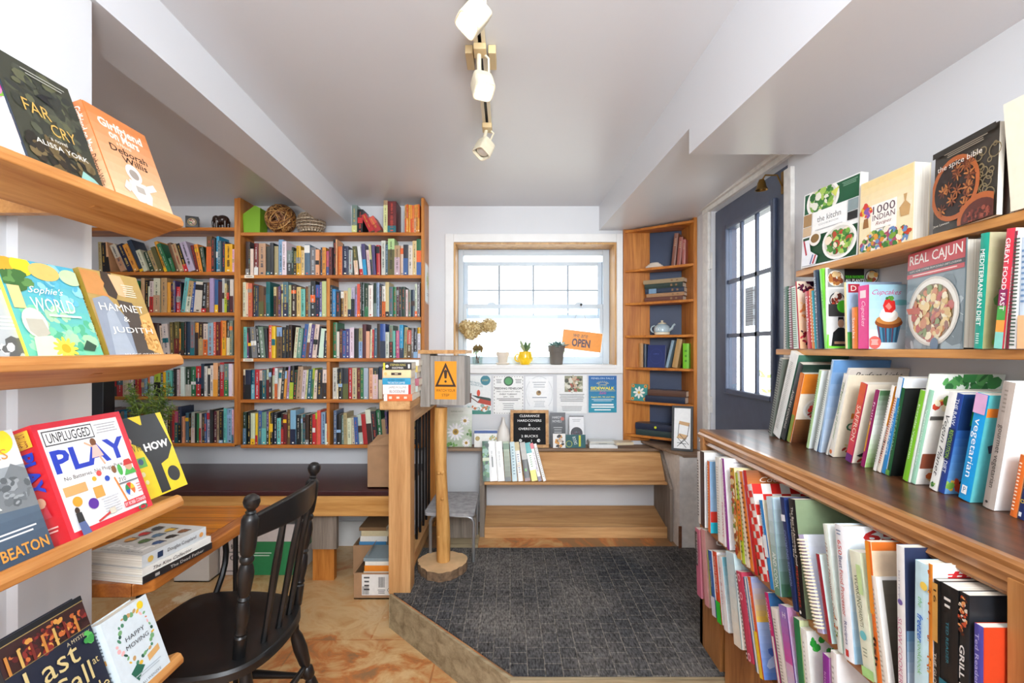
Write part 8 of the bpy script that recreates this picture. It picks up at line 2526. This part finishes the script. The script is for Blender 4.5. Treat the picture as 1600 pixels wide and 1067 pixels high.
o = thing('teapot', 'pale blue patterned teapot on the corner shelf', 'teapot', tuple(CM(cu(1030), 0.07, cz[2]).translation))
M_ = CM(cu(1030), 0.055, cz[2])
m_teal = plain('teapot_glaze', 'a8bcc4', 0.25, var=0.08, coat=0.5)
MB().lathe([(0.035, 0), (0.044, 0.004), (0.046, 0.016), (0.05, 0.018), (0.052, 0.035), (0.045, 0.055), (0.030, 0.068), (0.024, 0.070)], 26, M=M_).build('pot_body', m_teal, o, smooth=True)
MB().lathe([(0.042, 0.0), (0.047, 0.003), (0.0475, 0.015), (0.046, 0.017)], 26, M=M_).build('foot_band', m_cream, o, smooth=True)
MB().lathe([(0.028, 0.069), (0.022, 0.076), (0.008, 0.080), (0.005, 0.084), (0.009, 0.090), (0.001, 0.094)], 20, M=M_).build('lid', m_cream, o, smooth=True)
MB().tube([M_ @ Vector(q) for q in ((0.042, 0, 0.03), (0.062, 0, 0.04), (0.070, 0, 0.058), (0.082, 0, 0.068))], [0.013, 0.009, 0.007, 0.006], 10).build('spout', m_teal, o, smooth=True)
MB().tube([M_ @ Vector((-0.046 - 0.026 * math.sin(PI * k / 10), 0, 0.038 + 0.022 * math.cos(PI * k / 10))) for k in range(11)], 0.005, 8).build('handle', m_teal, o, smooth=True)
a = Art(0.05, 0.03, M_ @ frame_matrix((-0.028, -0.0525, 0.022), (1, 0, 0), (0, 0, 1)))
a.ring(0.3, 0.5, 0.16, 0.04, 'eef0f0').ring(0.62, 0.5, 0.16, 0.04, 'eef0f0').disc(0.46, 0.3, 0.08, 'eef0f0')
a.build('glaze_pattern', o, m_print)
# upright books on the fourth level
z = cz[3]
for i, (x0, x1, h, lean, d, col, nm) in enumerate(((995, 1001, 0.155, 0, 0.05, 'b88a58', 'thin tan'), (1002, 1006, 0.150, 0, 0.06, '2c3a4c', 'thin dark blue'))):
    M = CM(cu(x1), 0.035, z) @ ROT
    big_book('old_book', nm + ' book upright at the window end of the corner shelf', 'book', M, (x1 - x0) / 245, h, d, col, col, col, True, g)
M = CM(cu(1007), 0.04, z) @ Matrix.Rotation(math.radians(-8), 4, 'X')
big_book('old_book', 'blue cloth book standing face out on the corner shelf', 'book', M, 0.02, 0.145, 0.115, '20305c', '20306a', None, True, g, None, many(lambda a: a.ring(0.5, 0.5, 0.35, 0.01, '3a4a8a', 1.2), txt('1894', 0.5, 0.6, 0.3, 0.06, '4a5aa0')))
for x0, x1, xt, h, col, nm in ((1037, 1041, 1051, 0.175, '8aa4b4', 'pale blue'), (1047, 1055, 1063, 0.18, 'b8925c', 'tan')):
    t = (x1 - x0) / 245
    lean = math.atan2((xt - x1) / 245, h)
    M = CM(cu(x1), 0.03, z) @ Matrix.Rotation(lean, 4, 'Y') @ ROT
    big_book('old_book', nm + ' old book leaning on the middle of the corner shelf', 'book', M, t, h, 0.07, col, col, col, True, g)
M = CM(cu(1074), 0.008, z) @ ROT
big_book('old_book', 'bright lime green book at the door end of the corner shelf', 'book', M, 0.036, 0.152, 0.07, '7ac42c', '6ab828', None, True, g, small(0.3, 0.2, 0.7, 0.8, 3, '4a8a1c'))
# tile and flat books on the fifth level
z = cz[4]
M = CM(cu(983), 0.012, z) @ Matrix.Rotation(math.radians(-8), 4, 'X')
o = bpy.data.objects.new('ornamental_tile', None)
C.objects.link(o)
o.matrix_basis = M
tag(o, 'small square tile with a white scroll flower on the corner shelf', 'tile')
MB().box(0, 0.108, 0, 0.008, 0, 0.108).build('tile_body', plain('tile_teal', '3a8a88', 0.4), o, world=False)
a = Art(0.108, 0.108, frame_matrix((0, -0.0002, 0), (1, 0, 0), (0, 0, 1)))
a.rect(0.03, 0.03, 0.97, 0.97, '3f8f8c')
for k in range(8):
    an = 2 * PI * k / 8
    a.disc(0.5 + 0.22 * math.cos(an), 0.5 + 0.22 * math.sin(an), 0.15, 'eceae0', 0.45, 10, 0.00003, an)
for u in (0.12, 0.88):
    for v in (0.12, 0.88):
        a.disc(u, v, 0.1, 'd8b04a').disc(u, v, 0.05, 'c84a3a')
a.disc(0.5, 0.5, 0.08, 'd8b04a')
a.build('tile_pattern', o, m_print, world=False)
flat_book('old_book', 'navy old book lying under the brown one on the corner shelf', 0, 0, 0, 0.040, 0.25, 0.105, '252e42', '252e42', None, None, 0, g, True, M0=CM(cu(1008), 0.0, z))
flat_book('old_book', 'brown old book lying on the navy one on the corner shelf', 0, 0, 0, 0.036, 0.238, 0.10, '5c4034', '5c4034', None, None, 0, g, True, M0=CM(cu(1012), 0.004, z + 0.0406))
z = cz[5]
flat_book('old_book', 'dark green old book lying on the lowest level of the corner shelf', 0, 0, 0, 0.036, 0.235, 0.10, '2a3c3c', '2a3c3c', None, None, 0, g, True, M0=CM(cu(993), 0.0, z))
flat_book('old_book', 'navy book with a yellow price dot, topmost on the lowest corner shelf', 0, 0, 0, 0.040, 0.24, 0.10, '222c42', '222c42', lambda a: a.disc(0.5, 0.45, 0.2, 'd8e02c', 1.0), None, 0, g, True, M0=CM(cu(992), 0.002, z + 0.0366))

# framed picture of a folding chair
A_, B_, T_ = P(1049, 706, 2.80), P(1078, 711.5, 2.76), P(1057, 645, 2.845)
zb_ = 0.6915
A_.z = B_.z = zb_
M = frame_matrix(A_, B_ - A_, T_ - A_)
hF, wF = 0.265, 0.118
fr_ = bpy.data.objects.new('framed_picture', None)
C.objects.link(fr_)
fr_.matrix_basis = M
tag(fr_, 'black framed picture of a folding chair leaning on the corner board', 'picture')
mb = MB().box(0, wF, 0, 0.013, -0.012, 0.004).box(0, wF, hF - 0.013, hF, -0.012, 0.004).box(0, 0.013, 0.013, hF - 0.013, -0.012, 0.004).box(wF - 0.013, wF, 0.013, hF - 0.013, -0.012, 0.004)
mb.build('frame', m_blackplastic, fr_, world=False)
MB().box(0.012, wF - 0.012, 0.012, hF - 0.012, -0.010, -0.002, lin('f2f2f0')).build('mount', m_print, fr_, world=False)
a = Art(wF - 0.026, hF - 0.026, Matrix.Translation((0.013, 0.013, -0.0018)))
a.rect(0, 0, 1, 1, 'f0f0ee').poly([(0.28, 0.60), (0.92, 0.55), (0.95, 0.64), (0.32, 0.68)], 'c89a60').poly([(0.15, 0.26), (0.7, 0.22), (0.85, 0.33), (0.32, 0.37)], 'd0a468')
for q in ((0.3, 0.62, 0.24, 0.3), (0.92, 0.6, 0.8, 0.3), (0.2, 0.27, 0.75, 0.03), (0.75, 0.25, 0.2, 0.05), (0.32, 0.36, 0.9, 0.1), (0.85, 0.33, 0.35, 0.12), (0.2, 0.14, 0.75, 0.12)):
    a.line(*q, 0.035, '2a2a2c')
a.build('print', fr_, m_print, world=False)

# ------------------------------------------------------------------ door furniture
o = thing('shop_bell', 'small brass bell on a curved spring at the top of the door', 'bell', (XR - 0.02, 1.99, 1.95))
pl = P(1222, 262, 740 * (XR) / (1222 - CX))
bl = P(1190, 288, 2.02)
MB().box(XR + 0.002, XR + 0.019, pl.y - 0.012, pl.y + 0.012, 1.93, 2.02).build('spring_plate', m_brass, o)
pts = [(XR + 0.0, pl.y, 1.96), (XR - 0.02, pl.y, 2.005), (XR - 0.05, (pl.y + bl.y) / 2, 2.018), (bl.x + 0.002, bl.y, 2.01), (bl.x, bl.y, bl.z + 0.02)]
MB().tube(pts, 0.0035, 6).build('spring', m_brass, o, smooth=True)
MB().lathe([(0.001, 0.022), (0.010, 0.020), (0.016, 0.005), (0.019, -0.012), (0.026, -0.024), (0.024, -0.024), (0.016, -0.01)], 18, M=Matrix.Translation(bl)).build('bell_body', m_brass, o, smooth=True)
MB().sphere(bl + Vector((0, 0, -0.022)), 0.006, 8, 6).build('clapper', m_brass, o, smooth=True)
nt_ = thing('door_notice', 'grey typed notice taped to the door glass', 'notice', (DX + 0.02, 2.27, 1.45))
MB().box(DX + 0.0060, DX + 0.0066, 2.215, 2.31, 1.40, 1.585, lin('b4b6bc')).build('paper', m_print, nt_)
a = Art(0.095, 0.185, frame_matrix((DX + 0.0058, 2.31, 1.40), (0, -1, 0), (0, 0, 1)))
a.lines(0.12, 0.1, 0.88, 0.92, 14, '6a6c74')
a.build('print', nt_, m_print)
